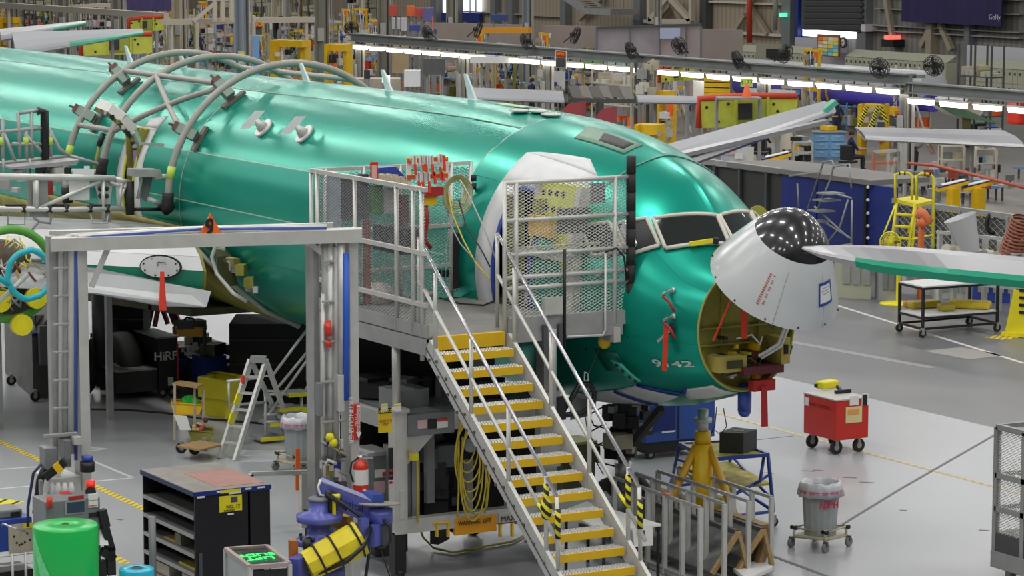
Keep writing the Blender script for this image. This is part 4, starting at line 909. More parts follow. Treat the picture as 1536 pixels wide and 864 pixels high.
for i in range(6):
    r1 = .13 + .02 * i; c_ = GX(684 + i * .6, 288 + i, XQ + .04 + i * .01); MB().tube([c_ + Vector((0, r1 * math.cos(a), 1.2 * r1 * math.sin(a))) for a in [2 * math.pi * k / 20 for k in range(20)]], .010, 5, closed=True).build('coil', [mat('hose_lime', (.35, .5, .2), .5), HOSEY, mat('hose_grey', (.3, .32, .3), .5)][i % 3], hp)
for pts, mt in (([(671, 280), (678, 320), (695, 360), (712, 392), (735, 420)], HOSEY), ([(690, 270), (702, 290), (725, 340), (745, 392)], ALUP), ([(672, 280), (672, 330), (690, 365), (712, 390)], ALUP), ([(688, 300), (700, 340), (722, 375), (735, 400)], BLK)):
    MB().tube([GX(x, y, XQ + (x - 670) * .02) for x, y in pts], .011, 5).build('hose_tail', mt, hp)
MB().tube([GX(639, 308, XQ), GX(641, 330, XQ), GX(637, 360, XQ), GX(646, 372, XQ)], .03, 6).build('red_strap', mat('dk_red2', (.4, .02, .02), .5), rk)
for px0, px1, py0, py1 in ((658, 662, 405, 416), (664, 668, 405, 416), (670, 674, 405, 416)): onX(px0, px1, py0, py1, PXR + .05, BLK, 'vent', .02, PL)
# loose things on the deck
tag(MB().ball(G(568, 455, PZ) + ZA * .12, .22, 12, sc=(1.1, 1, .8)).build('foam_bundle', mat('pale_net', (.55, .48, .44), .8, 0, .5, 40)), 'netted pale bundle on the platform deck behind the mesh', 'bundle')
tag(onX(547, 556, 330, 455, GY(550, 400, PYN + .3).x, mat('rust_bar', (.22, .06, .04), .6), 'rust_bar', .05), 'rust brown upright bar behind the near platform mesh', 'bar')
tag(onYp(560, 600, 340, 378, PYN + .9, mat('dark_case', (.03, .03, .035), .5), 'tool_case', .3), 'black case with white frame behind the platform mesh', 'case')
tag(MB().ball(G(645, 445, PZ) + ZA * .04, .07, 8, sc=(1.8, 1, .6)).build('glove', mat('glove_tan', (.5, .33, .22), .7)), 'tan glove lying on the platform deck', 'glove')
tag(MB().tube([G(660, 446, PZ + .02), G(690, 455, PZ + .02), G(725, 458, PZ + .02), G(740, 452, PZ + .02)], .012, 5).build('cable', BLK), 'black cable across the platform deck', 'cable')
# interior of doorway: racks seen through the front mesh
def sub(nm, mt, px0, px1, py0, py1, X, th=.05): return onX(px0, px1, py0, py1, X, mt, nm, th, PL)
sub('dark_board', mat('grey_board', (.10, .11, .10), .6), 838, 884, 312, 350, PXF - .35); sub('small_radiator', MGR, 888, 908, 275, 305, PXF - .1); sub('lower_tray', TAN, 780, 900, 367, 371, PXF - .4)
# platform lower frame
def fr(a, b, w=.12, mt=ALUP, nm='frame_bar'): return MB().bar(a, b, w).build(nm, mt, PL)
FPp = GY(603, 800, PYN + .05).x; FZT = hz((PXF - .25, PYN, 0), 615)
YF2 = PYN + 2.6; xL, xR = GY(560, 700, PYN).x, GY(598, 700, PYN).x
XF2 = GY(598, 700, PYN + .02).x; ZB = hz((XF2, PYN, 0), 800); ZM = hz((XF2, PYN, 0), 618)
for x in (XF2, ): MB().bx(x - .09, x + .09, PYN - .08, PYN + .10, ZB, ZM).build('column', ALUL, PL)
post(GY(594, 500, PYN + .05).x, PYN + .05, ZM, PZ - .1, .055, ALUL)
MB().bx(XF2 - .12, XF2 + .12, PYN - .12, PYN + .12, ZM, ZM + .05).build('foot_plate', ALUL, PL)
MB().bx(XF2 - .08, XF2 + .08, PYN + .1, PYN + 2.2, ZM - .28, ZM - .04).build('cross_beam', ALUL, PL)
MB().prism([(XF2 + .05, PYN + .08, ZM - .28), (XF2 + .05, PYN + .55, ZM - .28), (XF2 + .05, PYN + .08, ZM - .72)], (-.06, 0, 0)).build('gusset', ALUL, PL)
MB().bx(XF2 - .08, XF2 + .08, PYN + .08, PYN + 2.2, ZB, ZB + .18).build('cross_beam', ALUL, PL)
MB().bx(XF2 - 2.0, XF2, PYN - .07, PYN + .07, ZM - .25, ZM - .05).build('cross_beam', ALUP, PL); MB().bx(XF2 - 2.0, XF2, PYN - .07, PYN + .07, ZB, ZB + .18).build('cross_beam', ALUP, PL)
MB().bx(XF2 - 2.1, XF2 - 1.9, PYN - .1, PYN + .1, 0.05, PZ - .1).build('column', ALUP, PL); MB().bx(XF2 - 2.1, XF2 - 1.9, PYN + 2.1, PYN + 2.3, 0.05, PZ - .1).build('column', ALUP, PL); MB().bx(XF2 - .1, XF2 + .1, PYN + 2.1, PYN + 2.3, 0.05, PZ - .1).build('column', ALUP, PL)
for (x, y) in ((XF2 - 2, PYN), (XF2, PYN), (XF2, PYN + 2.2), (XF2 - 2, PYN + 2.2)):
    mb = MB(); mb.cyl((x, y - .05, .1), (x, y + .05, .1), .10); mb.bx(x - .08, x + .08, y - .08, y + .08, .12, ZB + .02); mb.build('caster', BLK, PL)
MB().bx(XF2 - 1.95, XF2 + .05, PYN + .1, PYN + 2.2, ZM - .06, ZM - .02).build('lower_deck', MGR, PL)
for i in range(14):
    p = Vector((XF2 - random.uniform(.2, 1.6), PYN + random.uniform(.3, 1.8), ZM)); MB().box(p + ZA * .1, (random.uniform(.1, .5), random.uniform(.1, .5), random.uniform(.08, .3)), random.random()).build('stowed_part', random.choice([DKG, BLK, MGR, BLK, BLK]), PL)
def oF(px0, px1, py0, py1, dx, mt, nm, th=.1): return onX(px0, px1, py0, py1, XF2 + dx, mt, nm, th, PL, .005)
oF(612, 682, 620, 652, .1, MGR, 'control_panel', .12)
oF(627, 641, 630, 643, .12, mat('pink_label', (.65, .45, .45), .6), 'label', .02); oF(643, 655, 629, 643, .12, BLK, 'label', .02); oF(656, 672, 628, 642, .12, PAP, 'label', .02); oF(656, 672, 628, 632, .125, RED, 'label_band', .02)
oF(596, 616, 672, 790, -.2, MGR, 'tall_cabinet', .4); oF(618, 630, 690, 790, -.25, ALUP, 'tall_cabinet', .3); oF(604, 622, 668, 690, .02, ALUP, 'outlet_box', .15); oF(568, 588, 618, 649, .12, mat('caution_yellow', (.80, .62, .02), .5), 'caution_sign', .02); oF(568, 588, 612, 620, .13, BLK, 'caution_band', .02)
text('caution_text', 'CAUTION', face(GX(578, 616.5, XF2 + .14), YA, ZA), .055, YELB, PL); text('caution_text', 'MIND THE\nSTEP', face(GX(578, 634, XF2 + .13), YA, ZA), .042, RED, PL)
for px in (577, 597): oF(px - 5, px + 5, 607, 618, .14, PAP, 'sticker', .02); oF(px - 5, px + 5, 606, 608, .15, YELB, 'sticker_band', .02)
oF(641, 652, 650, 755, -.5, ALUP, 'steel_pipe', .1); oF(600, 608, 735, 780, .1, ALUL, 'bottle', .1); oF(584, 590, 672, 720, .12, BLK, 'switch_strip', .04)
for y in (704, 712, 722): oF(585, 589, y, y + 4, .14, mat('dk_red2', (.4, .02, .02), .5), 'switch', .02)
oF(700, 710, 690, 775, .05, ALUP, 'reel_post', .08); MB().cyl(GX(703, 667, XF2 + .1), GX(706, 668, XF2 + .2), .09).build('reel_hub', MGR, PL)
oF(683, 745, 775, 800, .1, mat('orange_yellow', (.80, .36, .01), .45), 'yellow_toe_board', .06); text('board_text', 'WARNING  LIFT', face(GX(712, 783, XF2 + .11), YA, ZA), .08, BLK, PL, wide=.85)
oF(748, 778, 768, 785, .1, ALUL, 'limit_plate', .06); text('board_text', 'MAX', face(GX(762, 778, XF2 + .11), YA, ZA), .10, BLK, PL)
for px in (655, 672, 750, 768): oF(px, px + 3, 784, 806, .1, YEL, 'fork_guide', .05)
oF(650, 676, 783, 786, .1, YEL, 'fork_guide', .05); oF(748, 772, 783, 786, .1, YEL, 'fork_guide', .05)
for px, t_ in ((650, 'CAPACITY 500 LBS'), (676, 'KEEP CLEAR')): text('beam_text', t_, face(GX(px, 607, XF2 + .085), YA, ZA), .045, BLK, PL)
# grey bin with white stickers, left of the column
bx_ = thing('transformer_box', 'grey enamel electric cabinet with white stickers inside the platform frame', 'cabinet', G(560, 790)); XC = XF2 - .55
onX(552, 588, 682, 800, XC, MGR, 'body', .5, bx_, .01); onX(552, 588, 678, 684, XC + .03, ALUP, 'lid', .56, bx_, .005); onX(563, 583, 704, 716, XC + .02, PAP, 'sticker', .02, bx_); onX(574, 581, 708, 714, XC + .03, RED, 'sticker_mark', .02, bx_); onX(562, 578, 722, 740, XC + .02, mat('pink_label', (.65, .45, .45), .6), 'sticker', .02, bx_)
# dark gear behind
for i in range(30):
    p = Vector((XF2 - random.uniform(.7, 1.8), PYN + random.uniform(.6, 2.0), random.uniform(.3, ZM - .4))); MB().box(p, (random.uniform(.1, .4), random.uniform(.1, .4), random.uniform(.1, .5)), random.random()).build('machinery', random.choice([BLK, DKG, BLK, MGR, BLK]), PL)
MB().bx(XF2 - 1.85, XF2 - 1.8, PYN + .1, PYN + 3.4, .2, ZM - .1).bx(XF2 - 2.15, XF2 - 2.1, PYN - .1, PYN + 2.6, ZM - .1, PZ - .35).build('shade_sheet', BLK, PL)  # added black sheets hiding bright floor gaps, as shade under the platform
# yellow hoses
hs = thing('yellow_hose', 'yellow hose coiled on the platform frame and trailing over the floor', 'hose', G(700, 800))
for i in range(7):
    c_ = GX(700 + i * 1.6, 660 + i * 3, XF2 + .16 + i * .012); rr = .13 + .03 * (i % 4)
    MB().tube([c_ + Vector((0, rr * math.cos(a), (.30 + .05 * i) * math.sin(a) - .05 * i)) for a in [2 * math.pi * k / 22 for k in range(22)]], .012, 5, closed=True).build('coil', HOSEY, hs)
for q in ([(688, 650), (688, 700), (688, 740), (686, 775)], [(694, 655), (692, 720), (700, 765), (716, 773), (730, 760), (734, 720), (730, 690)], [(622, 684), (626, 690), (627, 720), (626, 780)], [(728, 700), (732, 730), (727, 770)]):
    MB().tube([GX(x, y, XF2 + .18) for x, y in q], .014, 6).build('hose', HOSEY, hs)
MB().tube([GX(626, 780, XF2 + .18), G(634, 805, .3), G(650, 822, .03), G(680, 829, .02), G(720, 821, .02), G(770, 812, .02), G(800, 795, .02)], .014, 6).build('hose', HOSEY, hs)
MB().box(GX(621, 685, XF2 + .16), (.08, .09, .09)).build('yellow_plug', YELB, hs)
# ---------------- stair ----------------
STR = thing('stairs', 'steep aluminium stairs with yellow nosed treads up to the platform', 'stairs', (PXF + 1.7, PYN + .6, 0))
RUN, RIS = .24, .184; NST = 17
tr0 = None
for k in range(1, NST):
    x = PXF + .05 + RUN * k; z = PZ - RIS * k
    if tr0 is None:
        X0s, Z0s = x, z
        tr0 = MB().bx(x - .22, x - .03, ny0, ny1, z - .03, z).build('tread', mat('tread_grey', (.14, .14, .135), .5, .3), STR)
        nz = MB().bx(x - .03, x, ny0, ny1, z - .09, z + .004).build('nosing', YEL, tr0)
        mb = MB()
        for i in range(24):
            for j in range(4):
                y = ny0 + .03 + i * (ny1 - ny0 - .06) / 23 + (.5 * (j % 2)) * .02; xx = x - .20 + j * .055; s_ = .017
                mb.add([(xx - s_, y - s_, z), (xx + s_, y - s_, z), (xx + s_, y + s_, z), (xx - s_, y + s_, z), (xx - s_ * .6, y - s_ * .6, z + .014), (xx + s_ * .6, y - s_ * .6, z + .014), (xx + s_ * .6, y + s_ * .6, z + .014), (xx - s_ * .6, y + s_ * .6, z + .014)], [(0, 1, 5, 4), (1, 2, 6, 5), (2, 3, 7, 6), (3, 0, 4, 7), (4, 5, 6, 7)])
        gr = stuff(mb.build('grip_buttons', mat('bright_buttons', (.62, .62, .60), .3, .6), tr0))
        continue
    t = tr0.copy(); C.objects.link(t); t.location = Vector((x - X0s, 0, z - Z0s))
    for ch_ in (nz, gr): c_ = ch_.copy(); C.objects.link(c_); c_.parent = t
dx_, dz_ = RUN, -RIS; sl = Vector((dx_, 0, dz_)).normalized(); nrm = Vector((-sl.z, 0, sl.x))
sA = Vector((PXF + .02, 0, PZ - .10)); sB = sA + sl * (PZ / RIS * math.hypot(RUN, RIS))
for y, s_ in ((ny0 - .035, -1), (ny1 + .035, 1)):
    a = sA + Vector((0, y, 0)); b = sB + Vector((0, y, 0)) + Vector((0, 0, .1))
    st_ = MB().bar(a, b, .05, .26, up=(0, 1, 0)) if False else MB().prism([a + nrm * .11, a - nrm * .13, b - nrm * .13, b + nrm * .11], (0, .05 * s_, 0))
    o = st_.build('stringer', ALUL, STR)
    MB().prism([a - nrm * .025 + Vector((0, .052 * s_, 0)), a - nrm * .045 + Vector((0, .052 * s_, 0)), b - nrm * .045 + Vector((0, .052 * s_, 0)), b - nrm * .025 + Vector((0, .052 * s_, 0))], (0, .004 * s_, 0)).build('stringer_groove', DKG, o)
    for k in range(NST * 2 - 2):
        p = a + sl * (.15 + k * .151) + nrm * (.03 if k % 2 else -.09) + Vector((0, .055 * s_, 0)); MB().box(p, (.035, .02, .035)).build('bolt', DKG, o)
# handrails
HR = mat('bright_rail', (.60, .60, .64), .22, .7); 
def at_(k, h, y): return Vector((PXF + .05 + RUN * k, y, PZ - RIS * k + h))
for y, kend in ((ny0 - .06, 12.9), (ny1 + .06, 12.9)):
    MB().tube([at_(-1.2, 1.0, y), at_(kend, .92, y)], .024, 8).build('handrail', HR, STR)
    MB().tube([at_(-1.2, .48, y), at_(kend + .6, .42, y)], .024, 8).build('midrail', ALUL, STR)
    MB().tube([at_(kend, .92, y), at_(kend + .15, .1, y)], .026, 8).build('baluster', ALUL, STR)
    MB().tube([at_(-1.2, 1.0, y), at_(-1.2, -.2, y)], .026, 8).build('baluster', ALUL, STR)
    for k in (.6, 4.4, 8.2, 11.9):
        MB().tube([at_(k, .94, y), at_(k, -.12, y)], .027, 8).build('baluster', ALUL, STR)
    for k, h0, h1 in ((11.9, .45, .85), (13.0, .45, .8)): MB().tube([at_(k, h0, y), at_(k, h1, y)], .034, 8).build('striped_tape', CHEV, STR)
    MB().tube([at_(11.2, .45, y), at_(11.9, .45, y)], .034, 8).build('striped_tape', CHEV, STR)
mb = MB(); mb.ball(at_(11.9, .55, ny0 - .06), .09, 8, sc=(1, .8, 1.6)); mb.build('striped_tape_knot', CHEV, STR)
# ---------------- loose foreground objects ----------------
def cast(par, pts, r, mt=DKG, rz=0):
    for x, y in pts:
        mb = MB(); d = Vector((math.cos(rz), math.sin(rz), 0)) * .02; c_ = Vector((x, y, r)); mb.cyl(c_ - d, c_ + d, r, n=14)
        o = mb.build('caster_wheel', RUB, par)
        MB().bx(x - .03, x + .03, y - .03, y + .03, r, r * 2 + .03).cyl(c_ - d * 1.2, c_ + d * 1.2, r * .45, n=10).build('caster_fork', ALUP, o)
def LB(par, nm, x0, x1, y0, y1, z0, z1, mt, bev=0): return MB().bx(x0, x1, y0, y1, z0, z1).build(nm, mt, par, bevel=bev)
# black shelf cabinet
k = G(292, 738, 1.42); W_ = GX(405, 722, k.x).y - k.y; L_ = k.x - GY(213, 694, k.y).x
BC = thing('shelf_cabinet', 'large black open shelf cabinet with grey top and yellow label', 'cabinet', (k.x - L_, k.y, 0), local=True); BC.location = (k.x - L_, k.y, 0)
LB(BC, 'side_panel', L_ - .03, L_, 0, W_, .05, 1.38, BLK, .006); LB(BC, 'side_panel', 0, .03, 0, W_, .05, 1.38, BLK, .006); LB(BC, 'back_panel', 0, L_, W_ * .7, W_ * .7 + .03, .05, 1.38, BLK)
LB(BC, 'top', -.01, L_ + .01, -.01, W_ + .01, 1.38, 1.42, mat('worn_grey_top', (.26, .24, .21), .55, 0, .2, 4), .005); LB(BC, 'top_edge', L_, L_ + .02, -.01, W_ + .01, 1.36, 1.418, DBL); LB(BC, 'top_edge', -.01, L_ + .02, -.025, -.01, 1.36, 1.418, mat('dark_navy', (.01, .02, .08), .5))
LB(BC, 'red_mat', L_ * .30, L_ * .92, W_ * .35, W_ * .98, 1.42, 1.424, mat('faded_red_mat', (.40, .20, .17), .6, 0, .2, 4))
for i, z in enumerate((.12, .36, .60, .84, 1.08)):
    LB(BC, 'shelf', .03, L_ - .03, 0, W_ * .7, z, z + .025, mat('shelf_grey', (.12, .12, .12), .5)); LB(BC, 'shelf_lip', .03, L_ - .03, -.012, 0, z - .02, z + .03, ALUP)
LB(BC, 'yellow_label', L_ + .001, L_ + .006, W_ * .32, W_ * .62, 1.13, 1.33, YELB); LB(BC, 'label_picture', L_ + .006, L_ + .008, W_ * .47, W_ * .56, 1.24, 1.31, DKG); text('label_text', 'NO. 12', face((L_ + .008, W_ * .50, 1.19), YA, ZA), .06, BLK, BC); text('label_text', 'SHOP STOCK', face((L_ + .008, W_ * .45, 1.145), YA, ZA), .025, BLK, BC)
LB(BC, 'yellow_label', L_ + .021, L_ + .024, W_ * .33, W_ * .6, 1.37, 1.41, YELB)
for a, b, z in ((.02, .12, 1.34), (.28, .34, 1.385), (.44, .60, 1.35), (.66, .74, 1.385), (.82, .92, 1.385), (.42, .5, 1.09)): LB(BC, 'white_label', L_ + .021, L_ + .025, W_ * a, W_ * b, z, z + .022, PAP)
LB(BC, 'door_handle', L_, L_ + .02, W_ * .04, W_ * .08, .3, .65, DKG)
for j, (x, z, sx, sy, sz, mt, lab, nm, ct) in enumerate(((.55, .625, .35, .3, .03, mat('brown_card', (.32, .22, .07), .7), 'flat brown folder on the upper middle shelf of the black cabinet', 'folder', 'folder'),
        (.95, .385, .5, .3, .035, mat('khaki_card', (.34, .30, .06), .7), 'khaki yellow folder lying on a shelf of the black cabinet', 'folder', 'folder'),
        (.35, .145, .5, .35, .14, TAN, 'cream tray of papers on the low shelf of the black cabinet', 'tray', 'tray'), (.95, .145, .3, .25, .15, PALE, 'small pale box on the low shelf of the black cabinet', 'box', 'box'), (.75, .625, .18, .3, .15, mat('khaki_box', (.16, .15, .10), .6), 'dark khaki carton at the back of the black cabinet', 'carton', 'box'))):
    p = Vector((k.x - L_ + x * L_ / 1.25, k.y, z)); tag(MB().bx(p.x - sx / 2, p.x + sx / 2, p.y + .05, p.y + .05 + sy, z, z + sz).build(nm, mt, bevel=.004), lab, ct)
# bubble wrap rolls
gr = G(98, 787, 1.50); rr = 49 / sc_(gr)
gw = thing('bubble_wrap_roll', 'big upright roll of green bubble wrap', 'roll', (gr.x, gr.y, 0))
MB().lathe([(.04, 1.48), (.04, 1.505), (rr * .97, 1.505), (rr, 1.48), (rr * .995, 1.0), (rr, .7), (rr * .99, .4), (rr, 0)], (gr.x, gr.y, 0), 48).build('wrap', GRB, gw)
MB().lathe([(0, 1.48), (.045, 1.48), (.045, 1.515), (.03, 1.515)], (gr.x, gr.y, 0), 16).build('core_tube', mat('cardboard', (.12, .20, .08), .8), gw)
a1 = []
def onr(ang, z, off=.004): return Vector((gr.x + (rr + off) * math.cos(ang), gr.y + (rr + off) * math.sin(ang), z))
va = math.atan2(-gr.y, -gr.x)
mb = MB(); ws = []
for i in range(13):
    t = i / 12; z = 1.42 - .85 * t; c_ = va - 1.15 + 1.25 * t; ws.append((onr(c_, z, .004), onr(c_ - .04 - .45 * t, z - .1 * t, .02 + .02 * t)))
for i in range(12): mb.quad(ws[i][0], ws[i + 1][0], ws[i + 1][1], ws[i][1])
mb.build('loose_edge', mat('clear_green_film', (.16, .72, .30), .2, 0, .2, 14, coat=.5), gw)
br = G(205, 852, 1.0); r2_ = 26 / sc_(br); bw = thing('bubble_wrap_roll', 'small turquoise roll standing beside the green roll', 'roll', (br.x, br.y, 0))
MB().lathe([(.06, .98), (.06, 1.0), (r2_ * .97, 1.0), (r2_, .98), (r2_, 0)], (br.x, br.y, 0), 36).build('wrap', BLB, bw); MB().lathe([(.0, .95), (.06, .95), (.065, 1.01), (.05, 1.01)], (br.x, br.y, 0), 16).build('core_tube', mat('dark_cardboard', (.12, .10, .09), .8), bw)
pp = G(228, 775, 1.15); tag(MB().cyl((pp.x, pp.y, 0), pp, .045, n=14).build('pipe_post', MGR), 'grey upright tube standing in front of the black cabinet', 'post')
# control box of the gantry
cb = G(150, 745, 1.6); CBX = cb.x; y0 = GX(68, 745, CBX).y; CB = thing('control_cabinet', 'grey control cabinet with red beacon and small screen behind the green roll', 'cabinet', (CBX, cb.y - .3, 0))
LB(CB, 'body', CBX - .45, CBX, y0, cb.y, .25, 1.6, MGR, .01); 
def cbx(px0, px1, py0, py1, mt, nm, o=.01): return onX(px0, px1, py0, py1, CBX + o, mt, nm, .02, CB)
cbx(97, 128, 750, 771, ALUP, 'screen_bezel'); cbx(101, 127, 753, 769, mat('lcd_dark', (.01, .03, .05), .15, emit=.3), 'screen', .015); cbx(103, 126, 744, 749, mat('dk_red2', (.4, .02, .02), .5), 'red_display', .015); cbx(133, 147, 741, 750, PAP, 'label', .015); cbx(133, 147, 751, 761, PAP, 'label', .015); cbx(134, 146, 758, 759, RED, 'label_line', .02); cbx(134, 148, 769, 776, BLK, 'vent', .015)
MB().cyl(G(136, 738, 1.6), G(136, 738, 1.6) + ZA * .14, .055).build('beacon', mat('beacon_red', (.7, .02, .01), .3, emit=.3), CB); MB().cyl(G(136, 738, 1.6), G(136, 738, 1.62), .065).build('beacon_base', BLK, CB)
MB().cyl(GX(74, 762, CBX + .05), GX(74, 745, CBX + .05), .035).build('red_knob', RED, CB); MB().prism([G(90, 741, 1.602), G(108, 741, 1.602), G(104, 737, 1.602), G(88, 738, 1.602)], (0, 0, .004)).build('red_patch', RED, CB)
for y in (y0 + .1, cb.y - .1): MB().bx(CBX - .4, CBX - .05, y - .04, y + .04, 0, .26).build('leg', DKG, CB)
MB().prism([GX(150, 768, CBX - .1), GX(153, 768, CBX - .1), GX(163, 818, CBX + .1), GX(150, 818, CBX + .1)], (-.06, 0, 0)).build('white_guard', WHITE, CB)
mb = MB()
for q in ((152, 765, 158, 790), (156, 790, 166, 826), (152, 826, 170, 838), (165, 820, 166, 862), (150, 840, 152, 866)): mb.bar(GX(q[0], q[1], CBX + .02), GX(q[2], q[3], CBX + .02), .10)
mb.build('black_bracket', BLK, CB)
# blue machine at the left edge
bm_ = G(48, 775, 1.15); BMX = bm_.x; BM = thing('machine_cart', 'blue topped machine on a wire cart at the left edge', 'cart', (BMX, bm_.y - .3, 0)); yb = GX(-12, 775, BMX).y
LB(BM, 'housing', BMX - .55, BMX, yb, bm_.y, .75, 1.15, BLU, .01); LB(BM, 'front_plate', BMX, BMX + .02, GX(12, 790, BMX).y, bm_.y, .72, 1.08, TAN); LB(BM, 'head', BMX - .45, BMX - .05, yb, GX(36, 775, BMX).y, 1.15, 1.25, MGR, .02)
LB(BM, 'yellow_strip', BMX + .02, BMX + .03, GX(34, 780, BMX).y, bm_.y, 1.02, 1.08, YELB); LB(BM, 'black_slot', BMX - .05, BMX - .04, GX(18, 775, BMX).y, GX(32, 775, BMX).y, 1.17, 1.22, BLK)
for i in range(7): MB().ball((BMX + .02, GX(20 + i * 4, 800, BMX).y, random.uniform(.8, 1.0)), .016, 6).build('knob', BLK, BM)
MB().tube([GX(2, 790, BMX + .05), GX(4, 785, BMX + .15), GX(20, 792, BMX + .25), GX(38, 797, BMX + .2)], .012, 6).build('wire_handle', CHR, BM)
mb = MB()
for px in (-10, 18, 38): p = GX(px, 820, BMX + .1); mb.cyl((p.x, p.y, 0.05), (p.x, p.y, .74), .018, n=6)
for z in (.15, .25, .35, .6, .72): mb.tube([(BMX + .1, yb, z), (BMX + .1, bm_.y, z)], .01, 5)
mb.build('wire_frame', ALUL, BM); LB(BM, 'stowed_gear', BMX - .5, BMX, yb, bm_.y, .05, .5, BLK)
# grey cart left behind engine
g0 = G(30, 585); GCc = thing('equipment_cart', 'grey fabric sided equipment cart under the engine at the left edge', 'cart', g0)
mb = MB(); PZc = [G(8, 560), G(50, 598), G(105, 590), G(60, 560)]; ht = hz(G(50, 598), 505)
MB().prism(PZc, (0, 0, ht)).build('body', mat('cart_grey', (.16, .165, .16), .6, 0, .2, 3), GCc); q = G(50, 598)
MB().prism([p + ZA * ht for p in PZc], (0, 0, .05)).build('dark_top', DBL, GCc)
MB().prism([G(22, 575, .1) + ZA * (ht), G(55, 597, 0) + ZA * ht, G(100, 590, 0) + ZA * (ht + .7), G(60, 570, 0) + ZA * (ht + .8)], (.02, .02, 0)).build('lid', mat('lid_dark', (.05, .05, .05), .5), GCc)
for px, py in ((34, 478), (48, 482), (60, 480)): tag(onX(px - 8, px + 6, py - 8, py + 6, G(60, 590).x + .1, PAP, 'paper_sheet', .01), 'white sheet on the dark lid of the grey cart', 'sheet', 'sheets on the cart lid')
LB(GCc, 'inverter_box', q.x + .02, q.x + .12, q.y + .1, q.y + .5, .6, 1.3, MGR)
cast(GCc, [(p.x, p.y) for p in (G(17, 578), G(53, 602))], .09)
# step ladder
sl_ = thing('step_ladder', 'aluminium step ladder standing open under the fuselage', 'ladder', G(350, 690)); 
fa, fb, fc, fd = G(330, 688), G(358, 692), G(442, 640), G(424, 650); tz = hz(fa.lerp(fc, .45), 536); tp = fa.lerp(fc, .52); ta = Vector((tp.x, tp.y, 0)) 
LD = GD(388, 540, dep(fa) + .5); TA_, TB_ = GD(376, 540, dep(fa) + .45), GD(399, 541, dep(fa) + .45)
MB().bar(fa, TA_, .05, .11).build('rail', ALUL, sl_); MB().bar(G(352, 692), TB_, .05, .09).build('rail', ALUL, sl_)
MB().bar(TA_, G(430, 652), .04, .09).build('rail', ALUL, sl_); MB().bar(TB_ , G(440, 655), .05, .09).build('rail', ALUL, sl_)
MB().bar(TA_ + ZA * .02, TB_ + ZA * .02, .16, .10).build('top_cap', ALUP, sl_)
for i in range(1, 6): MB().bar(fa.lerp(TA_, i / 6), G(352, 692).lerp(TB_, i / 6), .10, .03).build('step', ALUL, sl_)
for i in range(1, 5): MB().bar(G(430, 652).lerp(TA_, i / 5), G(440, 655).lerp(TB_, i / 5), .03, .03).build('back_brace', ALUL, sl_)
a = fa.lerp(TA_, .55); b = fa.lerp(TA_, .66); MB().bar(a + Vector((.03, -.03, 0)), b + Vector((.03, -.03, 0)), .03, .11).build('yellow_label', YELB, sl_); a = fa.lerp(TA_, .36); b = fa.lerp(TA_, .46); MB().bar(a + Vector((.03, -.03, 0)), b + Vector((.03, -.03, 0)), .03, .11).build('yellow_label', YELB, sl_)
a = fa.lerp(TA_, .76); MB().bar(a + Vector((.04, -.03, 0)), a + Vector((.04, -.03, .14)), .03, .08).build('red_label', REDF, sl_)
# small crossover stair behind the ladder
XS = G(440, 660).x; ss = thing('crossover_stairs', 'low aluminium stairs with tube handrails behind the step ladder', 'stairs', G(430, 660))
def ST_(pts, r=.025, mt=ALUL, nm='handrail', dx=0): MB().tube([GX(x, y, XS + dx) for x, y in pts], r, 7).build(nm, mt, ss)
ST_([(396, 592), (455, 590), (466, 572), (478, 562)]); ST_([(404, 620), (462, 538), (485, 512)]); ST_([(396, 622), (432, 620)]); ST_([(410, 562), (462, 492), (478, 505)]); ST_([(418, 580), (480, 505)]); ST_([(461, 495), (461, 572)]); ST_([(398, 592), (398, 655)]); ST_([(452, 592), (452, 650)]); ST_([(398, 633), (452, 632)])
ST_([(340, 572), (395, 566)]); ST_([(343, 572), (343, 608), (400, 603)])
for i in range(4):
    p = GX(400 + i * 14, 655 - i * 22, XS - .1); t = MB().box(p, (.45, .42, .04)).build('tread', ALUP, ss); MB().box(p + Vector((.23, 0, 0)), (.03, .42, .06)).build('yellow_nosing', YELB, t)
tag(onX(455, 465, 611, 625, XS + .2, YELB, 'yellow_tag', .02), 'yellow tag hanging at the low crossover stairs', 'tag')
onX(467, 474, 560, 603, XS + .2, YEL, 'caution_sign', .02, ss)
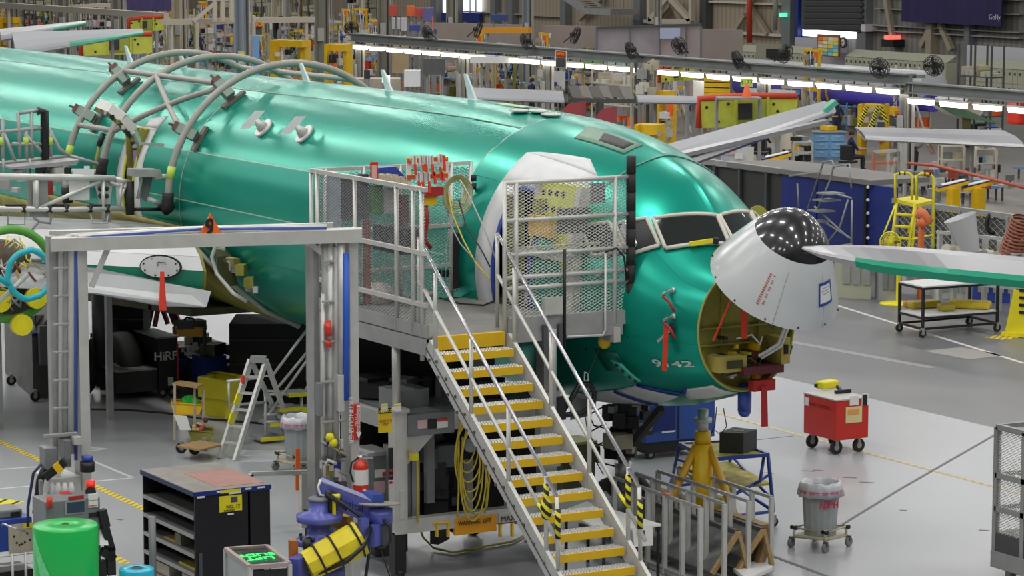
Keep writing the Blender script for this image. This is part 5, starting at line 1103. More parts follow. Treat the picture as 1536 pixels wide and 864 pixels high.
# trash cans
def trash(px, py, r, h, label, dolly=True):
    P = G(px, py); T = thing('trash_can', label, 'trash can', P, local=True); 
    z0 = .18 if dolly else 0; n = 32; mb = MB(); vs = []; fs = []
    for (k_, z) in ((.80, z0), (.82, z0 + .02), (.97, z0 + h * .86), (1.0, z0 + h * .88)):
        for i in range(n): a = 2 * math.pi * i / n; q_ = k_ * r * (1 - (.035 if i % 2 else 0)); vs.append((q_ * math.cos(a), q_ * math.sin(a), z))
    for i in range(3):
        for j in range(n): l = (j + 1) % n; fs.append((i * n + j, i * n + l, (i + 1) * n + l, (i + 1) * n + j))
    fs.append(tuple(range(n))[::-1]); mb.add(vs, fs, 0, False); mb.build('can', mat('galvanised_plastic', (.36, .40, .41), .5, .1, .12, 3), T)
    mb = MB(); vs = []; fs = []
    for (k_, z) in ((1.12, z0 + h * .76), (1.19, z0 + h * .74), (1.10, z0 + h * .92), (1.02, z0 + h), (.95, z0 + h), (.90, z0 + h * .85), (.78, z0 + h * .4)):
        for i in range(n): a = 2 * math.pi * i / n; q_ = k_ * r * (1 + .03 * math.sin(i * 2.4 + z * 9)); vs.append((q_ * math.cos(a), q_ * math.sin(a), z + .012 * math.sin(i * 1.7)))
    for i in range(6):
        for j in range(n): l = (j + 1) % n; fs.append((i * n + j, i * n + l, (i + 1) * n + l, (i + 1) * n + j))
    mb.add(vs, fs, 0, True); mb.build('bag_liner', mat('clear_bag', (.66, .66, .70), .25, 0, .12, 12, coat=.4, bump=.5), T)
    MB().lathe([(1.155 * r, z0 + h * .80), (1.15 * r, z0 + h * .86)], (0, 0, 0), 32).build('red_band', mat('pink_band', (.55, .16, .28), .4), T)
    if dolly:
        w_ = r * .95; mb = MB(); mb.tube([(-w_, -w_, .27), (w_, -w_, .27), (w_, w_, .27), (-w_, w_, .27)], .02, 6, closed=True); mb.tube([(-w_, -w_, .15), (w_, -w_, .15), (w_, w_, .15), (-w_, w_, .15)], .02, 6, closed=True)
        for a, b in ((-1, -1), (1, -1), (1, 1), (-1, 1)): mb.tube([(a * w_, b * w_, .12), (a * w_, b * w_, .30)], .02, 6)
        mb.bx(-w_, w_, -w_, w_, .16, .18)
        mb.build('dolly', mat('cream_dolly', (.55, .50, .36), .5), T)
        for a, b in ((-1, -1), (1, -1), (1, 1), (-1, 1)):
            MB().tube([(a * w_ - .05, b * w_, .27), (a * w_ + .05, b * w_, .27)], .03, 6).build('black_clip', BLK, T)
            o = MB().cyl((a * w_ * 1.1 - .02, b * w_ * 1.1, .065), (a * w_ * 1.1 + .02, b * w_ * 1.1, .065), .065, n=14).build('caster_wheel', MGR, T)
            MB().bx(a * w_ * 1.1 - .03, a * w_ * 1.1 + .03, b * w_ * 1.1 - .02, b * w_ * 1.1 + .02, .08, .15).build('caster_fork', DKG, o)
    return T
T = trash(1230, 820, .265, .72, 'ribbed grey trash can with clear bag on a wheeled dolly, open floor'); T.rotation_euler.z = R(20)
vd = Matrix.Rotation(R(-20 + 24), 3, 'Z') @ Vector((-T.location.x, -T.location.y, 0)).normalized()
text('stencil_text', 'N38H', face(vd * .276 + ZA * .62, ZA.cross(vd), ZA), .11, mat('stencil_red', (.55, .03, .08), .5), T, bold=.005)
trash(449, 706, .25, .68, 'grey trash can with bag beside the gantry and step ladder').rotation_euler.z = R(10)
tag(MB().bx(G(446, 735).x, G(446, 735).x + .02, G(446, 735).y - .03, G(446, 735).y + .04, 0, .62).build('orange_flag', ORA), 'upright orange strip in front of the gantry trash can', 'flag')
# aluminium guard frame
AFX = G(460, 790).x; af = thing('guard_frame', 'aluminium profile frame behind the glowing display box', 'frame', G(460, 790))
def AFb(a, b, w=.06): MB().bar(GX(*a, AFX), GX(*b, AFX), w).build('profile', ALUL, af)
AFb((376, 711), (462, 708)); AFb((455, 708), (455, 800), .09); AFb((376, 711), (376, 722)); MB().bar(GX(448, 795, AFX), GX(468, 790, AFX), .05, .05).build('profile', ALUL, af); AFb((455, 800), G(455, 815) and (455, 815))
# display box with green lettering
d0 = G(372, 868, .95); dx_b = d0.x; DBX = thing('display_box', 'aluminium framed display box with green lettering in the foreground', 'display', (d0.x - .3, d0.y, 0))
q = [G(339, 824, .98), G(375, 851, .98), G(434, 846, .98), G(400, 820, .98)]
MB().prism([p - ZA * .02 for p in q], (0, 0, .015)).build('screen', mat('screen_black', (.01, .015, .013), .2), DBX)
for i in range(4):
    MB().bar(q[i], q[(i + 1) % 4], .05, .05).build('frame', mat('pink_grey_alu', (.48, .38, .36), .4, .5), DBX); MB().bar(q[i] - ZA * .98, q[i], .05).build('leg', ALUL, DBX)
MB().prism([q[0] - ZA * .9, q[1] - ZA * .9, q[1] - ZA * .04, q[0] - ZA * .04], (0, .02, 0)).build('clear_side', mat('frost', (.38, .40, .40), .3), DBX); MB().prism([q[1] - ZA * .9, q[2] - ZA * .9, q[2] - ZA * .05, q[1] - ZA * .05], (-.02, 0, 0)).build('dark_front', BLK, DBX)
rr_ = (q[2] - q[1]).normalized(); uu_ = (q[0] - q[1]).normalized(); ctr = (q[0] + q[1] + q[2] + q[3]) / 4
GT_ = mat('green_lettering', (.05, .8, .15), .5, emit=.9)
M_ = Matrix((-rr_, -uu_, rr_.cross(uu_))).transposed().to_4x4(); M_.translation = ctr + ZA * .004
text('lettering', 'LIFT\nSLIDE', M_, .19, GT_, DBX, bold=.004)
# blue manipulator arm with yellow wrapped boom
RB = thing('manipulator_arm', 'blue articulated manipulator arm with a yellow strapped boom', 'robot arm', G(482, 850)); dR = 34.2
def DP(x, y, d=0): return GD(x, y, dR + d)
B0 = DP(480, 864); pz_ = lambda y: DP(480, y).z; MB().lathe([(.30, pz_(864)), (.30, pz_(851)), (.17, pz_(848)), (.17, pz_(818)), (.28, pz_(815)), (.28, pz_(806)), (.155, pz_(803)), (.155, pz_(783)), (.27, pz_(779)), (.28, pz_(769)), (.13, pz_(764)), (.12, pz_(746))], Vector((B0.x, B0.y, 0)), 22).build('base_column', VIO, RB)
MB().cyl((B0.x, B0.y, pz_(748)), (B0.x, B0.y, pz_(743)), .13, n=18).build('grey_plate', MGR, RB)
MB().cyl((B0.x, B0.y, 0), (B0.x, B0.y, pz_(862)), .2).build('pedestal', VIO, RB)
for i in range(8): a = i * .785; MB().cyl((B0.x + .24 * math.cos(a), B0.y + .24 * math.sin(a), pz_(806)), (B0.x + .24 * math.cos(a), B0.y + .24 * math.sin(a), pz_(800)), .022, n=6).build('flange_bolt', BLK, RB)
S1_, S2_ = DP(480, 736), DP(572, 772, -.1); MB().bar(S1_, S2_, .16, .26).build('upper_arm', VIO, RB); MB().bar(S1_ + ZA * .135, S2_ + ZA * .135, .16, .02).build('arm_top', mat('pale_violet', (.30, .32, .55), .3), RB)
text('arm_lettering', 'Posital', face(S1_.lerp(S2_, .52) - (S2_ - S1_).normalized().cross(ZA) * -.085, (S2_ - S1_), ZA), .13, mat('dark_ink', (.02, .02, .08), .5), RB)
MB().cyl(DP(570, 785, -.1), DP(570, 762, -.1), .15, n=20).build('elbow_joint', VIO, RB); MB().cyl(DP(569, 757, -.1), DP(569, 754, -.1), .25, n=28).build('elbow_disc', mat('stone_disc', (.32, .30, .26), .5), RB); MB().box(DP(559, 745, -.05), (.3, .15, .1)).build('valve_block', BLU, RB)
MB().box(DP(556, 800, -.15), (.28, .26, .26), R(30)).build('wrist_block', VIO, RB); MB().box(DP(574, 800, -.1), (.14, .2, .24), R(30)).build('motor', DKG, RB); MB().box(DP(541, 808, -.3), (.12, .12, .16)).box(DP(545, 790, -.3), (.1, .1, .2)).build('bracket', VIO, RB)
# yellow boom: faceted tube from lower left to upper right
b0, b1 = DP(461, 849, -.45), DP(541, 806, -.30); ax_ = (b1 - b0).normalized(); sx_ = ax_.cross(ZA).normalized(); sy_ = sx_.cross(ax_)
def hexa(c, r, k=1.0): return [c + sx_ * (r * math.cos(R(a))) + sy_ * (r * k * math.sin(R(a))) for a in (20, 70, 115, 160, 200, 250, 290, 340)]
mb = MB(); h0, h1 = hexa(b0, .175, 1.05), hexa(b1, .205, 1.05); mb.add(h0 + h1, [tuple(range(8))[::-1], tuple(range(8, 16))] + [(i, (i + 1) % 8, 8 + (i + 1) % 8, 8 + i) for i in range(8)]); mb.build('padded_boom', mat('yellow_padding', (.80, .66, .02), .55, 0, .12, 8), RB)
for t, t2 in ((.22, .16), (.52, .45), (.92, .84)):
    pts = [p0.lerp(p1, t) for p0, p1 in zip(hexa(b0, .185, 1.07), hexa(b1, .215, 1.07))]; MB().tube(pts, .014, 5, closed=True).build('black_strap', BLK, RB)
MB().tube([DP(470, 862, -.5), DP(520, 842, -.5), DP(545, 820, -.5), DP(556, 790, -.3)], .03, 6).build('black_cable', BLK, RB)
MB().box(b0 - ax_ * .12, (.14, .3, .34), R(40)).build('end_bracket', VIO, RB); MB().cyl(DP(455, 818, -.3), DP(468, 816, -.3), .09).build('end_joint', BLK, RB); MB().box(DP(440, 835, -.3), (.1, .08, .4)).build('grip', mat('rust_orange', (.45, .14, .03), .5), RB)
for pts in ([(575, 780), (585, 790), (586, 812), (575, 822), (562, 822)], [(495, 742), (520, 760), (545, 778), (558, 785)], [(490, 742), (505, 752), (520, 765)]): MB().tube([DP(x, y, -.25) for x, y in pts], .02, 6).build('black_cable', BLK, RB)
MB().tube([DP(481, 720, -.1), DP(477, 730, -.1), DP(480, 742, -.1), DP(487, 744, -.1)], .016, 6).build('white_tube', PAP, RB); MB().cyl(DP(493, 748, -.15), DP(493, 735, -.15), .04).box(DP(497, 752, -.15), (.1, .1, .22)).build('valve', BLK, RB)
MB().cyl(DP(504, 748, -.2), DP(504, 741, -.2), .05).box(DP(501, 760, -.2), (.04, .03, .2)).build('yellow_tag', YELB, RB); MB().box(DP(513, 782, .2), (.25, .12, .16), .4).build('orange_gearbox', mat('amber', (.55, .32, .03), .5), RB)
for px in (465, 463, 466): MB().box(DP(px, 770 + (px - 463) * 14, 0), (.09, .09, .1)).build('sensor', BLK, RB)
MB().tube([DP(556, 822, -.3), DP(552, 840, -.3), DP(548, 870, -.3)], .022, 6).build('hanging_cable', BLK, RB); MB().tube([DP(570, 822, -.2), DP(578, 845, -.2), DP(585, 866, -.2)], .008, 5).build('hanging_cable', BLK, RB)
tb = thing('floor_unit', 'black wheeled floor unit under the manipulator arm', 'floor unit', G(592, 832)); p = G(592, 832); MB().bx(p.x - .3, p.x, p.y - .1, p.y + .2, .02, .34).build('body', BLK, tb, bevel=.01); MB().bx(p.x - .2, p.x + .02, p.y - .3, p.y - .1, .02, .12).build('ramp', DKG, tb); MB().ball((p.x + .0, p.y + .05, .24), .03, 6).build('cap', BLU, tb)
# fire extinguisher
fp = gp(541, 745, .2); FE = thing('fire_extinguisher', 'red fire extinguisher hung on the gantry post', 'fire extinguisher', fp, local=True); FE.location = gp(541, 743, .22)
MB().lathe([(0, 0), (.09, 0), (.095, .02), (.095, .36), (.07, .42), (.03, .45), (0, .45)], n=24).build('cylinder', RED, FE); MB().cyl((0, 0, .44), (0, 0, .50), .03).build('valve', CHR, FE)
MB().bar((.0, -.02, .50), (.05, .16, .54), .02, .015).bar((.0, -.02, .47), (.05, .15, .46), .02, .015).build('lever', CHR, FE); MB().tube([(0, -.03, .47), (0, -.12, .42), (0, -.14, .3), (.02, -.11, .18)], .012, 6).build('hose', BLK, FE); MB().lathe([(.097, .14), (.097, .33)], n=24).build('label', PAP, FE); MB().prism([(.1, -.03, .08), (.1, .0, .06), (.1, .03, .08), (.1, 0, .10)], (.004, 0, 0)).build('mark', PAP, FE)
# white table at the stair foot
t0, t1, t2, t3 = G(862, 788, .78), G(878, 752, .78), G(990, 782, .78), G(950, 796, .78)
t0, t1, t2, t3 = G(880, 752, .8), G(992, 786, .8), G(905, 797, .8), G(845, 765, .8)
WTb = thing('folding_table', 'small white topped table with a taped paper by the stair foot', 'table', (t1 + t3) / 2 - ZA * .8); MB().prism([t0, t1, t2, t3], (0, 0, -.03)).build('table_top', mat('table_white', (.80, .81, .78), .4), WTb)
for p in (t1, t2, t3, t0): pp_ = p.lerp((t1 + t3) / 2, .06); MB().bar(pp_ - ZA * .03, Vector((pp_.x, pp_.y, 0)), .03).build('leg', BLK, WTb)
MB().prism([GX(948, 792, t1.x + .02), GX(978, 788, t1.x + .02), GX(979, 818, t1.x + .05), GX(951, 820, t1.x + .05)], (.01, 0, 0)).build('taped_paper', PAP, WTb); MB().bar(GX(962, 796, t1.x + .06), GX(962, 803, t1.x + .06), .1, .01).build('stamp', DKG, WTb)
# rack of glazed panels
RK = thing('panel_rack', 'aluminium post rack holding wrapped glazed panels by the stairs', 'rack', G(1050, 820))
rails = [((912, 706), (1052, 762)), ((944, 707), (1090, 756)), ((978, 702), (1123, 752)), ((1010, 700), (1158, 746))]
foots = [(1050, 884), (1086, 876), (1122, 868), (1156, 860)]
for (a, b), f in zip(rails, foots):
    Pb = G(*f); Pb.z = 0; top = hz(Pb, b[1]); Yr = Pb.y; 
    A = Vector((GY(a[0], a[1], Yr).x, Yr, 0)); z_a = top
    dirr = Vector((A.x - Pb.x, .10, 0)); Ae = Pb + dirr
    MB().bar(Pb + ZA * top, Ae + ZA * top, .04).build('top_rail', ALUP, RK); MB().bar(Pb + ZA * .08, Ae + ZA * .08, .04).build('bottom_rail', ALUP, RK)
    for i in range(6):
        q_ = Pb.lerp(Ae, i / 5.0); MB().bx(q_.x - .022, q_.x + .022, q_.y - .03, q_.y + .03, 0.02, top).build('upright', ALUL, RK)
    if f[0] == 1050:
        for s0 in (.35, .8): u0, u1 = Pb.lerp(Ae, s0) + ZA * (top + .03), Pb.lerp(Ae, s0 + .06) + ZA * (top + .03); MB().bar(u0, u1, .05, .01).build('orange_tape', ORA, RK)
PLY = mat('plywood', (.42, .27, .12), .6); WRAP = mat('wrapped_glass', (.18, .19, .19), .14, .2, .5, 3, coat=.8, bump=.4)
for i, (f, h0, lab) in enumerate((((1066, 874), .50, 'front'), ((1104, 868), .48, 'middle'))):
    Pb = G(*f); Pb.z = .12; L3 = Vector((-3.4, .10, 0)); lean = Vector((0, .40, 0))
    pn = thing('glazed_panel', ('nearest plastic wrapped grey panel leaning in the post rack', 'second wrapped panel leaning behind the nearest one in the rack')[i], 'panel', Pb)
    MB().prism([Pb, Pb + L3, Pb + L3 + lean + ZA * h0, Pb + lean + ZA * h0], (0, .03, 0)).build('sheet', WRAP, pn)
    MB().bar(Pb + lean + ZA * h0, Pb + L3 + lean + ZA * h0, .06, .05).build('top_batten', DKG, pn); MB().bar(Pb - ZA * .0, Pb + L3, .05, .05).build('bottom_batten', DKG, pn); MB().bar(Pb + Vector((.03, 0, 0)), Pb + lean + ZA * h0 + Vector((.03, 0, 0)), .06, .05).build('end_batten', PLY, pn)
    MB().bar(Pb + lean * 1.35 + Vector((.03, 0, 0)), Pb + lean + ZA * h0 + Vector((.03, 0, 0)), .05, .05).build('prop', PLY, pn)
Pb = G(1136, 858); Pb.z = .1; pn = thing('plywood_board', 'plywood board frame standing at the back of the post rack', 'board', Pb)
MB().prism([Pb, Pb + Vector((-3.6, .1, 0)), Pb + Vector((-3.6, .25, .48)), Pb + Vector((0, .15, .48))], (0, .04, 0)).build('board', PLY, pn); MB().bar(Pb + Vector((.04, 0, 0)), Pb + Vector((.04, .15, .48)), .10, .1).build('end_post', PLY, pn); MB().bar(Pb + Vector((0, .12, .5)), Pb + Vector((-3.6, .22, .5)), .14, .03).build('top_strip', mat('ply_edge', (.30, .18, .08), .6), pn)
tag(MB().prism([G(1120, 868, .14), G(1160, 850, .14), G(1140, 838, .14), G(1100, 852, .14)], (0, 0, -.05)).build('white_dolly_deck', WHITE), 'white deck board of the rack trolley at its near end', 'board')
# blue wheeled stand with foam block
bs = thing('wheeled_stand', 'blue tube wheeled work stand with yellow top under the nose', 'stand', G(1090, 790))
top4 = [G(1010, 668, 1.02), G(1152, 684, 1.02), G(1090, 688, 1.02), G(1028, 666, 1.02)]
q4 = [G(1020, 666, 1.05), G(1100, 662, 1.05), G(1152, 682, 1.05), G(1068, 689, 1.05)]
MB().prism(q4, (0, 0, -.03)).build('top_board', mat('worn_yellow_top', (.42, .36, .04), .6, 0, .5, 6), bs)
for i in range(4): MB().bar(q4[i], q4[(i + 1) % 4], .05).build('top_frame', BLU, bs)
for a, b in (((1150, 684), (1160, 735)), ((1160, 735), (1140, 762)), ((1068, 690), (1062, 760))): pass
BF = [G(1005, 752), G(1090, 742), G(1160, 790), G(1070, 802)]
for i in range(4):
    b_ = BF[i] + ZA * .22; MB().tube([q4[i], b_], .028, 7).build('leg', BLU, bs); MB().tube([b_, BF[(i + 1) % 4] + ZA * .22], .025, 7).build('base_tube', BLU, bs)
    MB().tube([q4[i].lerp(b_, .35), q4[(i + 1) % 4].lerp(BF[(i + 1) % 4] + ZA * .22, .8)], .022, 7).build('cross_tube', BLU, bs)
m1 = [q4[i].lerp(BF[i] + ZA * .22, .5) for i in range(4)]; MB().prism([p for p in m1], (0, 0, -.03)).build('lower_shelf', mat('worn_yellow_top', (.4, .3, .05), .6), bs)
MB().tube([q4[1].lerp(q4[2], .9), G(1140, 722, .7), G(1108, 738, .5), G(1080, 760, .3)], .025, 7).build('handle_tube', BLU, bs)
cast(bs, [(p.x, p.y) for p in BF], .07)
fq = [G(1079, 679, 1.05), G(1115, 681, 1.05), G(1135, 675, 1.05), G(1100, 671, 1.05)]; fo = thing('foam_block', 'dark grey foam block with a round recess on the blue stand', 'block', fq[0]); hf = .29
MB().prism(fq, (0, 0, hf)).build('block', FOAM, fo); c_ = sum(fq, Vector()) / 4 + ZA * hf; MB().lathe([(.0, .002), (.075, .002), (.08, .006)], c_, 12).build('recess', BLK, fo)
# yellow tripod jack
J = thing('tripod_jack', 'yellow tripod jack standing under the nose', 'jack', (-31.55, FY + .25, 0)); jc = Vector((-31.55, FY + .25, 0))
MB().cyl(jc + ZA * .25, jc + ZA * 1.45, .14, n=18).cyl(jc + ZA * 1.45, jc + ZA * 1.62, .11, n=18).build('cylinder', YEL, J); MB().cyl(jc + ZA * 1.6, jc + ZA * 1.92, .07).cyl(jc + ZA * 1.74, jc + ZA * 1.80, .12).build('ram', ALUL, J)
for a in (20, 140, 260):
    d = Vector((math.cos(R(a)), math.sin(R(a)), 0)); MB().tube([jc + ZA * 1.42 + d * .1, jc + d * .75 + ZA * .12], .055, 8).build('leg', mat('amber_leg', (.62, .33, .02), .45), J); MB().tube([jc + ZA * .35, jc + d * .75 + ZA * .12], .04, 8).build('tie', YEL, J); MB().cyl(jc + d * .75, jc + d * .75 + ZA * .12, .11).build('foot', YEL, J)
MB().cyl(jc + Vector((.2, .1, .4)), jc + Vector((.2, .1, .75)), .10).build('oil_tank', OLI, J)
# blue cabinet beyond the nose gear
bc = thing('blue_cabinet', 'blue louvred ground cart seen under the fuselage beyond the nose gear', 'cart', G(1015, 700)); p = G(985, 690); 
BXx = p.x; z1 = hz(p, 596); yA, yB = GX(968, 680, BXx).y, GX(1072, 680, BXx).y
LB(bc, 'body', BXx - 1.0, BXx, yA, yB, .28, z1, mat('mid_blue', (.02, .07, .30), .45), .01)
for i in range(16): z = .45 + i * (z1 - .6) / 16; LB(bc, 'louvre', BXx, BXx + .015, yA + .06, yA + (yB - yA) * .42, z, z + .03, DBL)
LB(bc, 'door_gap', BXx, BXx + .01, yA + (yB - yA) * .46, yA + (yB - yA) * .48, .3, z1, BLK); LB(bc, 'base', BXx - 1.0, BXx - .05, yA + .05, yB - .05, .1, .28, BLK); LB(bc, 'white_label', BXx, BXx + .01, yA + .3, yA + .55, .42, .47, PAP); cast(bc, [(BXx - .1, yA + .15), (BXx - .1, yB - .15)], .08)
ol = thing('olive_crate', 'dark olive crate on the floor behind the stair handrail', 'crate', G(870, 740)); p = G(845, 745); LB(ol, 'body', p.x - .5, p.x, p.y, p.y + .55, 0, .75, OLID, .01); LB(ol, 'lid', p.x - .52, p.x + .02, p.y - .02, p.y + .57, .75, .79, OLI)
for i, pts in enumerate(([(875, 600), (880, 640), (888, 680), (905, 712)], [(884, 610), (885, 650), (888, 700)], [(1075, 610), (1072, 640), (1064, 655)], [(1085, 612), (1090, 640), (1080, 652), (1072, 645)])):
    MB().tube([GD(x, y, 41 if i < 2 else 39.5) for x, y in pts], .008, 5).build('hanging_cable', BLK, NG if i < 2 else J)
tl = thing('lifting_hook', 'black grab handle hung on a yellow balancer under the platform', 'hook', GX(880, 620, PXF - .3)); XH = PXF - .3
MB().ball(GX(907, 512, XH), .10, 12, sc=(.6, 1, 1)).build('balancer', YEL, tl); MB().tube([GX(902, 516, XH), GX(883, 560, XH), GX(880, 576, XH)], .006, 5).build('wire', DKG, tl); MB().tube([GX(877, 558, XH), GX(876, 570, XH), GX(882, 572, XH), GX(882, 560, XH)], .012, 5, closed=True).build('carabiner', CHR, tl)
MB().tube([GX(845, 616, XH), GX(862, 590, XH), GX(868, 577, XH), GX(885, 576, XH), GX(892, 590, XH), GX(890, 608, XH), GX(872, 620, XH), GX(842, 623, XH)], .035, 8).build('padded_handle', BLK, tl)
MB().bx(XH - .1, XH + .05, GX(808, 600, XH).y, GX(838, 600, XH).y, GX(820, 700, XH).z, GX(820, 588, XH).z).build('control_station', ALUP, tl); MB().box(GX(840, 612, XH + .05), (.1, .12, .3)).build('joystick', BLK, tl)
# floor clutter left: cart, bins
sc1 = G(300, 672); SC = thing('parts_trolley', 'small wooden parts trolley with bins beside the step ladder', 'cart', sc1)
MB().prism([G(265, 668, .22), G(300, 674, .22), G(335, 666, .22), G(300, 660, .22)], (0, 0, -.03)).build('deck', PLY, SC); cast(SC, [(G(272, 680).x, G(272, 680).y), (G(292, 682).x, G(292, 682).y), (G(307, 676).x, G(307, 676).y)], .09)
for a, b in (((292, 660), (292, 580)), ((305, 662), (305, 585)), ((262, 660), (262, 575))): MB().bar(GD(*a, dep(sc1)), GD(*b, dep(sc1)), .03).build('post', TAN, SC)
MB().prism([G(258, 577, 1.0), G(296, 583, 1.0), G(305, 578, 1.0), G(270, 573, 1.0)], (0, 0, .03)).build('top_tray', PLY, SC)
def hopper(nm, px0, px1, py0, py1, d, mt, label, cat='bin'):
    a, b, c_, e = GD(px0, py0, d), GD(px1, py0 + 3, d), GD(px1 - 5, py1, d), GD(px0 + 5, py1, d); th_ = Vector((-.35, .15, 0))
    T = thing(nm, label, cat, e); mb = MB(); mb.quad(a, b, c_, e, th=.02); mb.quad(a + th_, b + th_, c_ + th_, e + th_, th=.02); mb.quad(a, a + th_, e + th_, e, th=.02); mb.quad(b, b + th_, c_ + th_, c_, th=.02); mb.quad(e, c_, c_ + th_, e + th_, th=.02)
    mb.build('tub', mt, T); MB().tube([a, b, b + th_, a + th_], .02, 5, closed=True).build('rim', mt, T); return T, a, th_
T, a, t_ = hopper('yellow_bin', 258, 304, 605, 622, dep(sc1), YEL, 'small yellow open bin holding green pieces on the trolley')
for i in range(9): tag(MB().box(GD(275 + random.uniform(0, 24), 603 + random.uniform(-6, 2), dep(sc1) + .05), (.1, .06, .1), random.random() * 3).build('green_clip', mat('bright_green', (.02, .50, .06), .5)), 'bright green plastic piece in the small yellow bin', 'clip', 'green pieces in the yellow bin')
for i in range(16): tag(MB().ball(GD(300 + random.uniform(-9, 9), 638 + random.uniform(-9, 9), dep(sc1)), .045, 7).build('foam_bead', [mat('coral', (.55, .10, .06), .6), mat('straw', (.65, .50, .20), .6), mat('plum', (.12, .02, .03), .5)][i % 3]), 'small coloured bead heaped in the trolley tray', 'bead', 'beads in the trolley tray')
hopper('dark_bin', 284, 320, 646, 662, dep(sc1) - .05, OLI, 'olive low tray of coloured caps on the trolley', 'tray'); tag(MB().prism([GD(260, 622, dep(sc1) - .2), GD(280, 624, dep(sc1) - .2), GD(286, 645, dep(sc1) - .2), GD(270, 645, dep(sc1) - .2)], (.01, 0, 0)).build('instruction_sheet', PAP), 'white instruction sheet clipped below the small yellow bin', 'sheet')
yt = G(330, 628); YT = thing('yellow_tub', 'deep yellow plastic tub on the floor under the wing', 'tub', yt); hh = hz(yt, 572)
Y4 = [G(303, 622), G(338, 628), G(358, 620), G(325, 614)]
MB().prism(Y4, (0, 0, hh * .5)).build('lower_body', YELB, YT); c4 = sum(Y4, Vector()) / 4; Y5 = [c4 + (p - c4) * 1.12 for p in Y4]
mb = MB()
for i in range(4): mb.quad(Y5[i] + ZA * hh * .5, Y5[(i + 1) % 4] + ZA * hh * .5, Y5[(i + 1) % 4] + ZA * hh, Y5[i] + ZA * hh, th=.03)
mb.build('upper_wall', YELB, YT); MB().tube([p + ZA * hh for p in Y5], .03, 6, closed=True).build('rim', YELB, YT); MB().prism([c4 + (p - c4) * 1.0 + ZA * hh * .6 for p in Y4], (0, 0, .01)).build('contents', mat('pale_content', (.25, .27, .15), .7), YT)
hc_ = G(243, 598); HC = thing('black_tool_cart', 'black tool cart stencilled in white beneath the wing', 'cart', hc_); XX = hc_.x; y_a, y_b = hc_.y - .05, GX(268, 598, XX).y; zz = hz(hc_, 508)
LB(HC, 'body', XX - 1.1, XX, y_a, y_b, .15, zz, BLK, .01); LB(HC, 'top', XX - 1.12, XX + .02, y_a - .02, y_b + .02, zz, zz + .03, mat('grey_worktop', (.25, .25, .25), .4)); text('stencil_text', 'HiRF', face((XX + .012, (y_a + y_b) / 2 - .06, zz - .32), YA, ZA), .22, PAP, HC, bold=.004); LB(HC, 'white_tag', XX, XX + .01, y_b - .2, y_b - .1, zz - .85, zz - .7, PAP); cast(HC, [(XX - .1, y_a + .1), (XX - .1, y_b - .08)], .1)
LB(HC, 'red_edge', XX, XX + .02, y_b - .03, y_b, .15, zz - .1, RED); LB(HC, 'side_wing', XX - 1.0, XX - .02, y_a - .8, y_a - .02, .15, zz - .55, BLK); LB(HC, 'wing_top', XX - 1.0, XX - .02, y_a - .8, y_a - .02, zz - .55, zz - .52, mat('grey_worktop', (.25, .25, .25), .4))
for px, py, s_, mt in ((283, 512, 6, TAN), (291, 520, 6, PAP), (282, 528, 5, PAP), (276, 524, 4, mat('pink_label', (.65, .45, .45), .6)), (310, 514, 8, mat('tan_card', (.42, .25, .12), .6))):
    tag(onX(px - s_, px + s_, py - s_, py + s_, XX - .05, mt, 'posted_sheet', .02), 'sheet posted on the board beside the black tool cart', 'sheet', 'sheets beside the black tool cart')
hopper('tool_tote', 264, 310, 490, 505, dep(hc_) - .1, mat('amber_tote', (.62, .34, .02), .5), 'amber tool tote on top of the black tool cart', 'tote')
LBx = thing('tote_case', 'dark grey case sitting in the amber tote', 'case', GD(285, 490, dep(hc_))); MB().box(GD(285, 486, dep(hc_)), (.3, .5, .14)).build('case', DKG, LBx); MB().tube([GD(276, 480, dep(hc_) - .1), GD(280, 476, dep(hc_) - .1), GD(290, 478, dep(hc_) - .1), GD(292, 484, dep(hc_) - .1)], .02, 5).build('handle', BLK, LBx)
hv = G(195, 583); HV = thing('yellow_lifter', 'small yellow hydraulic lifter with leaning mast under the wing', 'lifter', hv); dH = dep(hv)
MB().bar(GD(172, 574, dH), GD(214, 578, dH), .22, .10).build('base', YELB, HV); MB().box(GD(192, 562, dH), (.25, .18, .36)).build('pump', YELB, HV); MB().bar(GD(207, 552, dH), GD(192, 496, dH), .14, .06).build('mast', mat('dull_lime', (.40, .42, .06), .5), HV); cast(HV, [(G(174, 584).x, G(174, 584).y), (G(200, 588).x, G(200, 588).y)], .09)
sh = thing('wooden_shelves', 'brown wooden shelf boards in the shade under the wing', 'shelves', G(158, 565))
for y in (508, 532, 556): MB().bar(GD(137, y, 52), GD(185, y - 3, 52), .4, .05).build('shelf', mat('shade_wood', (.26, .13, .05), .6), sh)
for x in (138, 183): MB().bar(GD(x, 570, 52), GD(x, 500, 52), .05).build('upright', DKG, sh)
